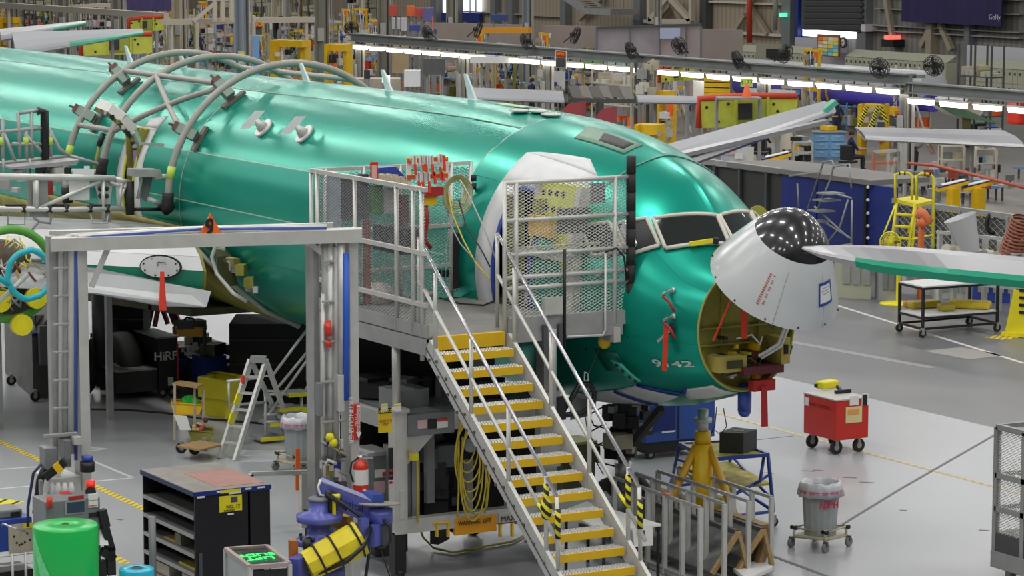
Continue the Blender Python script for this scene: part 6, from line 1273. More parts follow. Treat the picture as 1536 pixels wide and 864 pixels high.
# tyres, trestle and dark machinery in the belly shade
tr = thing('red_trestle', 'dark red trestle standing beneath the wing', 'trestle', G(237, 540))
for q in ((222, 490, 232, 446), (232, 490, 240, 448), (248, 446, 262, 486), (238, 448, 252, 486), (255, 448, 272, 492), (214, 492, 226, 452)): MB().bar(GD(q[0], q[1], 54), GD(q[2], q[3], 54), .07).build('strut', mat('oxide_red', (.16, .02, .015), .6), tr)
MB().bar(GD(222, 458, 54), GD(262, 456, 54), .06).build('tie_bar', mat('oxide_red', (.16, .02, .015), .6), tr)
for x in (220, 262): p = GD(x, 490, 54); MB().bar(p, (p.x, p.y, 0), .07).build('leg', mat('oxide_red', (.16, .02, .015), .6), tr)
mj = thing('main_gear', 'dark main landing gear in the shade under the wing root', 'landing gear', (XB - 17.3, 18.9, 0)); mg = Vector((XB - 17.3, 18.6, 0))
for y in (-.43, .43):
    MB().lathe([(.2, -.18), (.48, -.2), (.55, -.12), (.565, 0), (.55, .12), (.48, .2), (.2, .18)], mg + Vector((0, y, .56)), 28, axis='Y').build('tyre', RUB, mj); MB().lathe([(0, -.1), (.2, -.15), (.2, .15), (0, .1)], mg + Vector((0, y, .56)), 20, axis='Y').build('wheel_hub', MGR, mj)
MB().cyl(mg + ZA * .5, mg + ZA * 2.3, .13).build('strut', DKG, mj); MB().bar(mg + ZA * 1.0, mg + Vector((-1.5, .8, 2.3)), .1).build('side_brace', DKG, mj)
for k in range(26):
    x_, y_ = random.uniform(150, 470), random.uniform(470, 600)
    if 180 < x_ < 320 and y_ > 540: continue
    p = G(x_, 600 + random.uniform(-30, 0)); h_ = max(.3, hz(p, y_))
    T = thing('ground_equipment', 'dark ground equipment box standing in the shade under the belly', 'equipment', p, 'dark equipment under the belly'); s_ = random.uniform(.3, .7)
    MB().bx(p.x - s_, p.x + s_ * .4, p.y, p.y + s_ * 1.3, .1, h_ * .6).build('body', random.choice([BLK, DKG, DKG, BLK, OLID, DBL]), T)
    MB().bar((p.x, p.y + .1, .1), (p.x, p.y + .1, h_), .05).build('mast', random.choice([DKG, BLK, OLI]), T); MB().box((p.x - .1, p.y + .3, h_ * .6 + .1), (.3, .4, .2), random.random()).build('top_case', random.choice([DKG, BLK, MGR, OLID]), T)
tag(MB().tube([G(137, 614, .01), G(190, 615, .01), G(250, 620, .01), G(300, 628, .01), G(400, 636, .01)], .025, 6).build('floor_cable', BLK), 'thick black cable across the floor under the wing', 'cable')
# red tool cart
rc = G(1253, 684); RC = thing('red_tool_cart', 'glossy red wheeled tool cart on the open floor', 'cart', rc); RX = rc.x; zt = hz(rc, 602); yB_ = GX(1302, 680, RX).y; xL_ = GY(1205, 660, rc.y).x
LB(RC, 'body', xL_, RX, rc.y, yB_, .24, zt, mat('cart_red', (.56, .018, .008), .35, coat=.25), .01); LB(RC, 'top', xL_ - .01, RX + .01, rc.y - .01, yB_ + .01, zt, zt + .02, mat('cart_top', (.50, .48, .46), .4)); cast(RC, [(RX - .12, rc.y + .1), (xL_ + .1, rc.y + .1), (RX - .12, yB_ - .1), (xL_ + .1, yB_ - .1)], .11)
def rl(px0, px1, py0, py1, mt, nm, o=.01): onX(px0, px1, py0, py1, RX + o, mt, nm, .01, RC)
rl(1269, 1293, 610, 634, mat('label_yellow', (.72, .62, .3), .6), 'yellow_label'); rl(1272, 1289, 614, 622, mat('label_orange', (.75, .35, .1), .6), 'label_print', .015); rl(1275, 1288, 594, 608, PAP, 'white_label'); rl(1293, 1303, 590, 608, PAP, 'white_plate'); rl(1294, 1301, 592, 608, BLK, 'black_plate', .015)
LB(RC, 'grey_label', xL_ + .03, xL_ + .14, rc.y - .006, rc.y, zt - .18, zt - .05, PAP); text('faint_text', 'TOOL CONTROL', face(((xL_ + RX) / 2, rc.y - .006, zt - .14), XA, ZA), .075, mat('faint_dark', (.25, .02, .02), .5), RC)
tp_ = G(1240, 585, zt + .02); yp = thing('yellow_pack', 'yellow padded pack lying on the red tool cart', 'pack', tp_); c_ = G(1241, 583, zt + .02); MB().box(c_ + ZA * .07, (.20, .36, .13), R(10)).build('pouch', YELB, yp, bevel=.03); MB().box(c_ + Vector((-.04, -.19, .06)), (.06, .04, .06)).build('black_plug', BLK, yp)
tg = G(1262, 590, zt + .02); gn = thing('black_tool', 'small black hand tool behind the yellow pack', 'tool', tg); MB().bar(tg + ZA * .03 + Vector((0, -.12, 0)), tg + ZA * .03 + Vector((0, .18, 0)), .05).build('barrel', BLK, gn); MB().bar(tg + ZA * .03, tg + Vector((-.12, 0, .10)), .04).build('grip', BLK, gn)
# right edge cage platform: long side runs with the hall, the short side faces the camera's left
cgx = G(1492, 862); CG = thing('mesh_cage', 'grey mesh sided work platform cut by the right edge', 'platform', cgx); cx0, cy0 = cgx.x, cgx.y; cx1, cy1 = cx0 + 2.6, cy0 + 1.4; ct = hz(cgx, 640)
cz = lambda y: hz(cgx, y)
for x, y in ((cx0, cy0), (cx0 + .55, cy0), (cx1, cy0), (cx0, cy1), (cx1, cy1)): MB().bx(x - .035, x + .035, y - .035, y + .035, cz(850), ct).build('post', ALUP, CG)
for z in (ct, cz(712), cz(762)): MB().bar((cx0, cy0, z), (cx1, cy0, z), .07).bar((cx0, cy0, z), (cx0, cy1, z), .06).build('rail', ALUP, CG)
LB(CG, 'kick_plate', cx0 - .03, cx1, cy0 - .03, cy0 + .01, cz(825), cz(798), DKG); LB(CG, 'base_beam', cx0 - .04, cx1, cy0 - .05, cy0 + .05, cz(850), cz(825), ALUP, .01); LB(CG, 'deck', cx0, cx1, cy0, cy1, cz(800), cz(797), DKG)
wiremesh((cx0, cy0, cz(798)), (cx1 - cx0, 0, 0), (0, 0, ct - cz(798)), ALUL, CG, .07, .035)
LB(CG, 'maroon_panel', cx0 + .25, cx1, cy0 + .4, cy0 + .45, cz(800), ct - .1, mat('maroon_panel', (.16, .03, .02), .5)); LB(CG, 'grey_post', cx0 + .35, cx1, cy0 + .3, cy0 + .38, ct - .1, ct + .45, DKG)
for x in (cx0 + .2, cx1 - .2):
    for y in (cy0 + .1, cy1 - .1): LB(CG, 'leg', x - .05, x + .05, y - .05, y + .05, 0, cz(825), ALUP)
# added black blocks that stand in for the deep shade under the belly
for i, (px, py, w_, dp_, yt, lab) in enumerate(((345, 606, 1.6, 1.3, 486, 'large black block added as belly shade right of the black tool cart'), (150, 585, .8, 1.0, 452, 'tall black block added as shade beside the left gantry post'))):
    p = G(px, py); T = thing('shade_block', lab, 'shade block', p); h_ = hz(p, yt); q = p + Rw * w_; MB().prism([p, q, q + Fw * dp_, p + Fw * dp_], (0, 0, h_)).build('body', mat('soft_black', (.008, .008, .009), .8), T)
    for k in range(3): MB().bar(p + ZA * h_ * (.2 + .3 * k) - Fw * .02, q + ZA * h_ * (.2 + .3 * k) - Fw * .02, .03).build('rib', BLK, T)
# ---------------- right middle distance ----------------
wt = thing('wing_tip', 'long slim grey wing tip with green leading edge reaching in from the right', 'wing', GD(1400, 400, 38)); 
A, B = GD(1203, 372, 34.6), GD(1600, 410, 34.2); d = (B - A); dn = d.normalized(); cr = Vector((-.6, .8, 0)).normalized()
mb = MB(); mg_ = MB(); N_ = 14; prev = None
rowsT = []
for i in range(N_ + 1):
    u = i / N_; c_ = A + d * u; w_ = .03 + .55 * min(1, u * 1.7)**.8; h_ = .015 + .20 * min(1, u * 3.0)**.6
    rowsT.append([c_ + cr * w_ + ZA * .02, c_ + cr * w_ * .5 + ZA * h_ * .5, c_ + ZA * h_ * .42, c_ - cr * w_ * .38 - ZA * h_ * .22, c_ - cr * w_ * .45 - ZA * h_ * .50, c_ - cr * w_ * .3 - ZA * h_ * .95, c_ + cr * w_ * .4 - ZA * h_ * .6])
for i in range(N_):
    for j in range(7):
        k = (j + 1) % 7; (mg_ if (j in (3, 4) and i >= 3) else mb).add([rowsT[i][j], rowsT[i][k], rowsT[i + 1][k], rowsT[i + 1][j]], [(0, 1, 2, 3)], 0, False)
mb.build('skin', mat('brushed_tip_skin', (.40, .40, .42), .35, .6), wt); mg_.build('green_leading_edge', mat('le_green', (.0, .33, .19), .3, .1), wt)
def airfoil_wing(nm, label, A, B, ch0, ch1, th0, th1, ledir, mts, tip=None, gfrac=None, g_from=0.0, n=10):
    W = thing(nm, label, 'wing', (A + B) / 2 - ZA * .5); cr = Vector(ledir).normalized(); body = MB(); le = MB(); top = MB()
    prof = [(-.5, .0), (-.47, .28), (-.38, .42), (-.1, .5), (.5, .05), (0, -.35), (-.4, -.35)]
    rw = []
    for i in range(n + 1):
        u = i / n; c_ = A.lerp(B, u); ch = ch0 + (ch1 - ch0) * u; th = th0 + (th1 - th0) * u; rw.append([c_ - cr * (ch * x) + ZA * (th * z) for x, z in prof])
    for i in range(n):
        for j in range(7):
            k = (j + 1) % 7; tgt = le if j in (0, 1, 6) else (top if j in (2, 3) else body)
            if tgt is le and i / n < g_from: tgt = body
            tgt.add([rw[i][j], rw[i][k], rw[i + 1][k], rw[i + 1][j]], [(0, 1, 2, 3)], 0, False)
    body.f.append([len(body.v) + i for i in range(7)]); body.v += rw[-1]; body.m.append(0); body.sm.append(False)
    body.build('lower_skin', mts[0], W); top.build('upper_skin', mts[1], W)
    if le.v: le.build('leading_edge', mts[2], W)
    for u in ((.02,) if nm == 'polished_wing' else (.25, .75)): p = A.lerp(B, u); MB().bar(p, (p.x, p.y, 0), .09).build('support_post', ALUP, W)
    return W
lea = Vector((.5, -.86, 0))
def ww(nm, label, p0, p1, d0, d1, ch0, ch1, th0, th1, led, mts, g=0.0): return airfoil_wing(nm, label, GD(*p0, d0), GD(*p1, d1), ch0, ch1, th0, th1, led, mts, g_from=g)
GE = mat('le_green', (.0, .33, .19), .3, .1)
Fdir = -Fw
w1 = ww('polished_wing', 'polished metal wing with green tip behind the cockpit roof', (960, 250), (1245, 160), 66, 72, 1.7, .9, .4, .22, Fdir + Rw * .25 - ZA * .25, (CHR, WSURF, CHR))
ti = MB(); a, b = GD(1228, 172, 71.5), GD(1253, 152, 71.5); ti.bar(a, b, .5, .12); ti.build('green_tip', mat('tip_green', (.10, .45, .34), .35), w1)
MB().bar(GD(975, 243, 65.2), GD(1236, 182, 71), .3, .10).build('polished_edge', CHR, w1)
ww('wing', 'pale wing with green leading edge beyond the crown at far left', (20, 66), (214, 47), 96, 104, 5.0, 1.2, .35, .18, Fdir + Rw * .2 - ZA * .12, (WSURF, WSURF, GE), .35)
ww('wing', 'thin grey wing with green end, uppermost at far left', (0, 52), (128, 34), 108, 114, 3.0, 1.0, .3, .18, Fdir + Rw * .2 - ZA * .1, (WSURF, CHR, GE), .6)
ww('wing', 'wide pale wing lying level on the far right benches', (1290, 200), (1520, 208), 92, 84, 3.0, 3.6, .2, .25, Fdir - ZA * .06, (WSURF, WSURF, CHR), 0)
ww('wing', 'pale wing panel beyond the forward fuselage crown', (705, 140), (845, 145), 100, 98, 3.6, 3.6, .2, .2, Fdir - ZA * .05, (WSURF, WSURF, WSURF), 0)
ww('wing', 'pale wing panel with strut between the red tails and primer box', (955, 148), (1070, 150), 98, 96, 2.2, 2.0, .2, .2, Fdir - ZA * .05, (WSURF, WSURF, WSURF), 0)
# white and violet fuselage far right
vf = thing('far_fuselage', 'white and violet striped aircraft body behind the light beam', 'aircraft body', GD(1230, 140, 122) - ZA * 2)
a, b = GD(1110, 118, 128), GD(1400, 142, 112); MB().cyl(a + ZA * .3, b + ZA * .3, .62, n=20).build('white_tube', mat('white_gloss', (.60, .60, .64), .3), vf); MB().cyl(a - ZA * .25 - Fw * .2, b - ZA * .25 - Fw * .2, .42, n=16).build('violet_stripe', mat('violet_gloss', (.09, .07, .50), .35), vf)
for x in (1175, 1290): p = GD(x, 150, 118); MB().bar(p, (p.x, p.y, 0), .25).build('cradle', DBL, vf)
nf = thing('nacelle', 'white nacelle half with round dark inlet at the right edge', 'nacelle', GD(1460, 160, 95)); c_ = GD(1450, 158, 97)
MB().lathe([(.2, -1.6), (.42, -.9), (.5, 0), (.46, .4), (.42, .5)], c_, 24, axis='X').build('cowl', mat('white_gloss', (.6, .6, .64), .3), nf); MB().lathe([(0, .3), (.33, .35), (.4, .48)], c_, 20, axis='X').build('inlet', mat('tan_inlet', (.50, .44, .36), .5), nf); MB().prism([GD(1390, 150, 96), GD(1450, 165, 95), GD(1500, 186, 94), GD(1440, 176, 95)], Fw * 1.2).build('dark_green_cowl', mat('dk_green_cowl', (.04, .10, .05), .5), nf)
MB().bar(GD(1450, 175, 96), G(1450, 215), .3).build('stand', OLI, nf)
tag(MB().box(GD(1532, 168, 92), (.7, .7, .8)).build('red_inlet_cover', RED, bevel=.1), 'red cover standing at the right edge beside the white nacelle', 'cover')
# red tails and primer boxes
for (x0, y0, x1, y1, lab) in ((838, 172, 873, 152, 'left of the two dark red rudder tails beyond the roof hatch'), (888, 183, 920, 160, 'right of the two dark red rudder tails beyond the roof hatch')):
    d_ = 80; T = thing('red_fin', lab, 'fin', G((x0 + x1) / 2, 240)); MB().prism([GD(x0, y0, d_), GD(x1, y0 + 5, d_), GD(x1, y1, d_), GD(x0 + 14, y1 + 4, d_)], (-.12, .2, 0)).build('panel', mat('dark_red_gloss', (.30, .01, .02), .3, coat=.4), T)
    p = GD((x0 + x1) / 2, y0 + 3, d_); MB().bar(p, (p.x, p.y, 0), .12).build('stand', ALUP, T)
def keel(px0, px1, py0, py1, d_, label, red=True, foot=True):
    T = thing('keel_panel', label, 'panel', GD((px0 + px1) / 2, py1, d_)); a, b, c_, e = GD(px0, py0 + 4, d_), GD(px1, py0, d_), GD(px1, py1 - 4, d_), GD(px0, py1, d_); th = Fw * .25
    MB().prism([a, b, c_, e], th).build('web', LIME, T)
    def L_(u, v): return a.lerp(b, u).lerp(e.lerp(c_, u), v)
    MB().prism([L_(.38, .12), L_(.68, .12), L_(.68, .85), L_(.38, .85)], -Fw * .06).build('bay_frame', mat('lime_shade', (.30, .33, .04), .5), T); MB().prism([L_(.40, .2), L_(.54, .2), L_(.54, .75), L_(.40, .75)], -Fw * .09).build('dark_opening', BLK, T)
    for u in (.37, .69): MB().bar(L_(u, 0), L_(u, 1), .08, .2).build('stiffener', LIME, T)
    if red: MB().tube([L_(0, 1), L_(0, 0), L_(.5, -.06), L_(1, 0)], .10, 8).build('red_edge', mat('red_edge', (.62, .06, .03), .5), T)
    for u, v in ((.08, .3), (.2, .8), (.76, .25), (.8, .5), (.3, .2)): MB().ball(L_(u, v) - Fw * .02, .05, 6).build('hole', BLK, T)
    if foot:
        for u in (.2, .8): p = L_(u, 1); MB().bar(p, (p.x, p.y, 0), .12).build('stand', ALUP, T)
    return T
keel(1048, 1196, 144, 192, 88, 'long yellow-green primer box with red edging behind the polished wing')
keel(988, 1042, 98, 124, 112, 'yellow-green primer panel hanging below the row of lights')
keel(122, 228, 51, 84, 118, 'lower yellow-green primer panel with red end beyond the crown'); keel(193, 245, 25, 49, 128, 'upper yellow-green primer panel with red end beyond the crown')
mb = thing('louvre_panel', 'row of grey slanted panels beyond the forward crown', 'panel', GD(890, 140, 100))
for i in range(6): MB().prism([GD(852 + i * 15, 129, 100), GD(868 + i * 15, 129, 100), GD(876 + i * 15, 148, 100), GD(858 + i * 15, 145, 100)], Fw * .1).build('slanted_leaf', mat('leaf%d' % (i % 2), (.20 + .1 * (i % 2), .19 + .1 * (i % 2), .18 + .08 * (i % 2)), .4, .4), mb)
MB().bar(GD(852, 150, 100), GD(958, 152, 100), .15).build('rail', DKG, mb); p = GD(900, 152, 100); MB().bar(p, (p.x, p.y, 0), .2).build('stand', DKG, mb)
# ---------------- light beam with fans ----------------
bp_ = G(1360, 263); BY = bp_.y
LBm = thing('lighting_beam', 'long grey steel beam carrying rows of lit tubes across the hall', 'lighting beam', (GY(1000, 100, BY).x, BY, 0)); a, b = GY(528, 40, BY), GY(1366, 140, BY)
zt_ = GY(1000, 86, BY).z; zb_ = GY(1000, 97, BY).z
MB().bx(a.x, b.x, BY - .06, BY + .06, zb_, zt_).bx(a.x, b.x, BY - .22, BY + .22, zt_, zt_ + .05).bx(a.x, b.x, BY - .22, BY + .22, zb_ - .05, zb_).build('i_beam', mat('beam_grey', (.27, .29, .29), .5, .1, .1, 2), LBm)
MB().bx(a.x, b.x, BY + .25, BY + .6, zt_ - .1, zt_ + .02).build('cable_tray', mat('tray_grey', (.33, .34, .32), .5), LBm)
b2 = GY(1640, 150, BY); dz2 = -.26
MB().bx(b.x, b2.x, BY - .06, BY + .06, zb_ + dz2, zt_ + dz2).bx(b.x, b2.x, BY - .22, BY + .22, zt_ + dz2, zt_ + .05 + dz2).bx(b.x, b2.x, BY - .22, BY + .22, zb_ - .05 + dz2, zb_ + dz2).build('i_beam', mat('beam_grey', (.27, .29, .29), .5), LBm)
ORD = 'first second third fourth fifth sixth seventh eighth ninth tenth eleventh twelfth thirteenth fourteenth fifteenth sixteenth seventeenth eighteenth nineteenth twentieth'.split(); ORD += ['twenty-' + k_ for k_ in ORD[:9]] + ['thirtieth'] + ['thirty-' + k_ for k_ in ORD[:9]]
x = a.x + .4; f0 = None; nfx = 0
while x < b2.x:
    if f0 is None:
        f0 = thing('light_fixture', 'first glowing tube light from the left end of the long grey beam', 'light', (x, BY - .1, zb_ - .25), 'tube lights under the long beam', local=True)
        MB().prism([(.05, -.19, .04), (.05, -.13, -.13), (.05, .1, -.13), (.05, .1, .04)], (1.12, 0, 0)).build('tube', LITE, f0); MB().prism([(-.0, -.2, .04), (-.0, .14, .04), (-.0, .08, .10), (-.0, -.12, .10)], (1.35, 0, 0)).build('hood', ALUL, f0); MB().bx(.3, .33, -.02, .02, .1, .22).bx(1.1, 1.13, -.02, .02, .1, .22).build('hanger', DKG, f0)
    else: dup(f0, loc=(x, BY - .1, zb_ - .25 + (dz2 if x > b.x - .5 else 0)), label=ORD[nfx] + ' glowing tube light from the left end of the long grey beam')
    x += 1.72; nfx += 1
lg = bpy.data.lights.new('beam_glow', 'AREA'); lg.shape = 'RECTANGLE'; lg.size = b.x - a.x; lg.size_y = .3; lg.energy = 160; lg.color = (1, .94, .82)
lo_ = bpy.data.objects.new('beam_glow', lg); C.objects.link(lo_); lo_.location = ((a.x + b.x) / 2, BY - .1, zb_ - .36)
for px in (540, 695, 822, 1145, 1360, 1560):
    p = GY(px, 100, BY); T = MB(); T.bx(p.x - .16, p.x - .12, BY - .16, BY + .16, 0, zb_).bx(p.x + .12, p.x + .16, BY - .16, BY + .16, 0, zb_).bx(p.x - .12, p.x + .12, BY - .03, BY + .03, 0, zb_); T.build('column', ALUP, LBm)
    MB().bx(p.x - .1, p.x + .1, BY - .3, BY - .18, .8, 2.0).build('conduit_box', ALUL, LBm)
    for k in range(3): MB().bx(p.x + .2 + .12 * k, p.x + .25 + .12 * k, BY - .1, BY, 0, zb_).build('conduit', [TAN, DKG, ALUL][k], LBm)
FB = mat('fan_black', (.025, .025, .025), .5)
fan0 = thing('drum_fan', 'first black round fan from the left on the lighting beam', 'fan', (0, 0, 0), 'fans along the lighting beam', local=True)
mbx = MB(); 
for r_ in (.10, .2, .3, .36): mbx.tube([(r_ * math.cos(a), .0 if r_ > .3 else -.04, r_ * math.sin(a)) for a in [2 * math.pi * i / 20 for i in range(20)]], .012, 4, closed=True); mbx.tube([(r_ * math.cos(a), .16 if r_ > .3 else .2, r_ * math.sin(a)) for a in [2 * math.pi * i / 20 for i in range(20)]], .012, 4, closed=True)
for i in range(24):
    a = math.pi * i / 12; mbx.bar((0, -.05, 0), (.36 * math.cos(a), 0, .36 * math.sin(a)), .01); mbx.bar((.36 * math.cos(a), 0, .36 * math.sin(a)), (.36 * math.cos(a), .16, .36 * math.sin(a)), .012)
mbx.build('cage', FB, fan0); mbx = MB()
for i in range(4): a = i * math.pi / 2; u = Vector((math.cos(a), 0, math.sin(a))); v = Vector((-math.sin(a), .5, math.cos(a))).normalized(); mbx.prism([Vector((0, .07, 0)) + u * .05, Vector((0, .07, 0)) + u * .30 - v * .10, Vector((0, .07, 0)) + u * .31 + v * .10, Vector((0, .07, 0)) + u * .05 + v * .03], (0, .012, 0))
mbx.build('blades', FB, fan0); MB().cyl((0, .1, 0), (0, .32, 0), .09).build('motor', FB, fan0); MB().bar((0, .2, 0), (.0, .45, -.45), .05).build('arm', FB, fan0)
for i, (px, py, rz) in enumerate(((527, 44, 1.1), (639, 51, -.9), (720, 46, 2.6), (787, 63, -1.0), (866, 54, 2.4), (943, 77, -.8), (1017, 70, .2), (1103, 91, -.8), (1180, 82, 1.9), (1318, 103, -1.7), (1399, 100, .5))):
    p = GY(px, py, BY - .5 if i % 2 else BY + .4)
    f = fan0 if i == 0 else dup(fan0, label=ORD[i] + ' black round fan from the left on the lighting beam'); f.location = p; f.rotation_euler = (R(20), 0, rz); f.scale = (.95,) * 3
# second short beam, sign boards
sb_ = thing('hanging_sign', 'red and black safety sign hung below the lighting beam', 'sign', GY(842, 90, BY - .4)); 
def oY(px0, px1, py0, py1, Y, mt, nm, par, th=.04): return onYp(px0, px1, py0, py1, Y, mt, nm, th, par)
oY(833, 849, 76, 102, BY - .5, PAP, 'plate', sb_); oY(834, 848, 77, 86, BY - .53, RED, 'red_field', sb_, .02); oY(834, 848, 87, 101, BY - .53, DKG, 'dark_field', sb_, .02); text('sign_text', 'NOTICE', face(GY(841, 81, BY - .56), XA, ZA), .16, YELB, sb_)
sg2 = thing('hanging_sign', 'red topped notice sign at the blue grey column, far left', 'sign', GD(381, 42, 120)); P = [GD(369, 33, 120), GD(393, 33, 120), GD(393, 52, 120), GD(369, 52, 120)]; MB().prism(P, Fw * .05).build('plate', DKG, sg2); MB().prism([GD(369, 33, 119.9), GD(393, 33, 119.9), GD(393, 41, 119.9), GD(369, 41, 119.9)], -Fw * .03).build('red_field', RED, sg2)
text('sign_text', 'NOTICE', face(GD(381, 36.5, 119.8), Rw, ZA), .22, YELB, sg2); p = GD(381, 52, 120); MB().bar(p, G(381, 100) , .06).build('post', ALUP, sg2)
text('beam_lettering', 'CENTER POD EAST', face(GY(1252, 107, BY - .07) , XA, ZA), .24, mat('sign_green', (.02, .30, .18), .5), LBm)
ls = thing('lime_sign', 'lime number sign above the worker near the orange cone', 'sign', GD(1120, 122, 100)); MB().prism([GD(1111, 118, 100), GD(1129, 118, 100), GD(1129, 130, 100), GD(1111, 130, 100)], Fw * .04).build('plate', mat('lime_sign', (.55, .85, .12), .5), ls); text('sign_text', '4177', face(GD(1120, 124, 99.9), Rw, ZA), .22, BLK, ls); p = GD(1120, 130, 100); MB().bar(p, (p.x, p.y, 0), .05).build('post', ALUP, ls)
cn = thing('orange_cone', 'orange cone standing before the man under the lime sign', 'cone', GD(1120, 146, 86)); p = GD(1120, 146, 87); MB().lathe([(.16, 0), (.03, .45), (0, .46)], p, 16).build('cone', mat('cone_orange', (.9, .16, .03), .5), cn); MB().box(p, (.36, .36, .03)).build('foot', ORA, cn)
tb = thing('bench', 'pallet bench beneath the orange cone and yellow tray', 'bench', G(1100, 215)); p0, p1 = GD(1075, 147, 87), GD(1140, 147, 87); MB().bar(p0, p1, .8, .06).build('top', ALUP, tb)
for p in (p0, p1): MB().bar(p, (p.x, p.y, 0), .08).build('leg', ALUP, tb)
# long grey beam columns at top and cranes
def column(px, ptop, pbase, d, wpx, mt, label, extra=None):
    p = GD(px, pbase, d); w_ = wpx * d / FPX; p.z = 0; z1 = max(hz(p, ptop), 1)
    T = thing('column', label, 'column', p); MB().box(p + ZA * z1 / 2, (w_, .06, z1), R(29.7)).box(p + ZA * z1 / 2 + Rw * w_ * .42, (.06, w_, z1), R(29.7)).box(p + ZA * z1 / 2 - Rw * w_ * .42, (.06, w_, z1), R(29.7)).build('shaft', mt, T)
    MB().box(p + ZA * (z1 * .45) - Fw * .2, (w_ * .7, .1, .6), R(29.7)).build('service_box', ALUL, T)
    for k in range(3): q = p + Rw * (w_ * (.6 + .25 * k)); MB().bar(q, q + ZA * z1, .05).build('conduit', [DKG, TAN, ALUP][k], T)
    return T
bg = mat('blue_grey_column', (.26, .30, .34), .5); gg = mat('olive_grey_column', (.27, .26, .22), .55)
c0 = column(363, -60, 95, 112, 14, bg, 'blue grey steel column with a small yellow label, left of centre'); p = GD(363, 82, 111.6); MB().box(p, (.22, .05, .14), R(29.7)).build('yellow_label', YELB, c0)
for px, wp, d, lab, mt in ((19, 12, 150, 'olive grey column nearest the left edge', gg), (94, 13, 150, 'olive grey column above the thin wing at far left', gg), (176, 12, 146, 'olive grey column left of the primer panels', gg), (268, 13, 140, 'tan column between primer panels and blue grey column', TAN), (482, 14, 132, 'grey column with switch boxes above the yellow fixtures', gg), (575, 12, 140, 'grey column beside the white cabinets top centre', gg), (676, 9, 150, 'grey column in front of the bright window', gg), (790, 9, 140, 'blue grey column beside the orange crane beam', bg), (985, 6, 150, 'slim column far behind the hanging primer panel', gg)):
    column(px, -80, 60, d, wp, mt, lab)
def hbeam(nm, x0, y0, x1, y1, d0, d1, w_, mt, label, cat='beam', posts=()):
    T = thing(nm, label, cat, GD((x0 + x1) / 2, (y0 + y1) / 2, (d0 + d1) / 2)); a, b = GD(x0, y0, d0), GD(x1, y1, d1); MB().bar(a, b, w_, w_).build('girder', mt, T)
    for u in posts: p = a.lerp(b, u); MB().bar(p, (p.x, p.y, 0), w_ * .5).build('post', ALUP if nm == 'orange_crane' else mt, T)
    return T
cw = mat('cream_girder', (.55, .50, .40), .5)
hbeam('crane_girder', -10, 7, 250, 24, 150, 128, .28, cw, 'long cream crane girder running from the left edge', posts=(.1, .9)); hbeam('crane_girder', 245, 33, 470, 29, 118, 124, .24, mat('cream_girder', (.6, .56, .46), .5), 'level cream crane girder behind the blue grey column', posts=(.05, .95))
hbeam('crane_girder', 70, 12, 170, 7, 150, 152, .2, cw, 'short cream girder high at far left', posts=(.5,)); T = hbeam('orange_crane', 724, 46, 795, 45, 128, 126, .25, mat('crane_orange', (.75, .33, .02), .5), 'orange crane beam beside the blue grey column, top centre', 'crane', posts=(.1, .95))
tf = thing('gantry_truss', 'cream braced gantry frame behind the blue grey column', 'frame', GD(330, 30, 120)); D_ = 119
for q in ((322, -10, 322, 33), (334, -10, 334, 33), (347, -10, 347, 33), (322, 5, 290, 32), (355, 8, 385, 30), (310, -2, 360, -2)): MB().bar(GD(q[0], q[1], D_), GD(q[2], q[3], D_), .16).build('member', mat('cream_girder', (.6, .56, .46), .5), tf)
for x in (295, 380): p = GD(x, 33, D_); MB().bar(p, (p.x, p.y, 0), .14).build('post', cw, tf)
tf = thing('gantry_truss', 'cream cross braced frame on the beige back wall right of centre', 'frame', GY(1005, 30, WY - 1))
for q in ((975, -10, 975, 32), (1038, -10, 1038, 32), (975, 32, 1038, 32), (976, 30, 1008, -10), (1006, -2, 1036, 30)): MB().bar(GY(q[0], q[1], WY - 1), GY(q[2], q[3], WY - 1), .3).build('member', mat('cream_girder', (.6, .56, .46), .5), tf)
# low walls, film enclosure
def boxw(nm, label, cat, px0, px1, py0, py1, d, mt, foot=True, th=.3):
    a, b, c_, e = GD(px0, py0, d), GD(px1, py0, d), GD(px1, py1, d), GD(px0, py1, d)
    if foot: c_ = Vector((b.x, b.y, 0)); e = Vector((a.x, a.y, 0))
    o = tag(MB().prism([a, b, c_, e], Fw * th).build(nm, mt), label, cat)
    if not foot and e.z < 4:
        for u in (.15, .85): q = e.lerp(c_, u) + Fw * th * .5; MB().bar(q, (q.x, q.y, 0), .08).build('stand', ALUP, o)
    return o
BW = mat('rosy_beige_wall', (.36, .30, .27), .6, 0, .1, .6)
a, b = GD(612, 33, 150), GD(1115, 45, 128); tag(MB().prism([a, b, Vector((b.x, b.y, 0)), Vector((a.x, a.y, 0))], Fw * .2).build('low_wall', BW), 'long rosy beige low wall below the back wall stair', 'wall')
FLM = mat('lilac_film', (.38, .34, .38), .3, 0, .25, .8, coat=.4)
en = thing('film_enclosure', 'lilac plastic film enclosure above the lighting beam', 'enclosure', GD(970, 60, 124)); D_ = 124
for x0, x1, y0, mt in ((895, 945, 42, FLM), (945, 990, 39, FLM), (990, 1052, 37, mat('pink_film', (.46, .38, .39), .3, 0, .15, .8, coat=.3))):
    a, b = GD(x0, y0, D_), GD(x1, y0, D_); MB().prism([a, b, Vector((b.x, b.y, 0)), Vector((a.x, a.y, 0))], Fw * .05).build('film_panel', mt, en)
MB().bar(GD(895, 42, D_ - .2), GD(1052, 37, D_ - .2), .12).build('top_rail', DKG, en)
for x in (895, 945, 990, 1030, 1052): p = GD(x, 40, D_ - .2); MB().bar(p, (p.x, p.y, 0), .07).build('post', MGR, en)
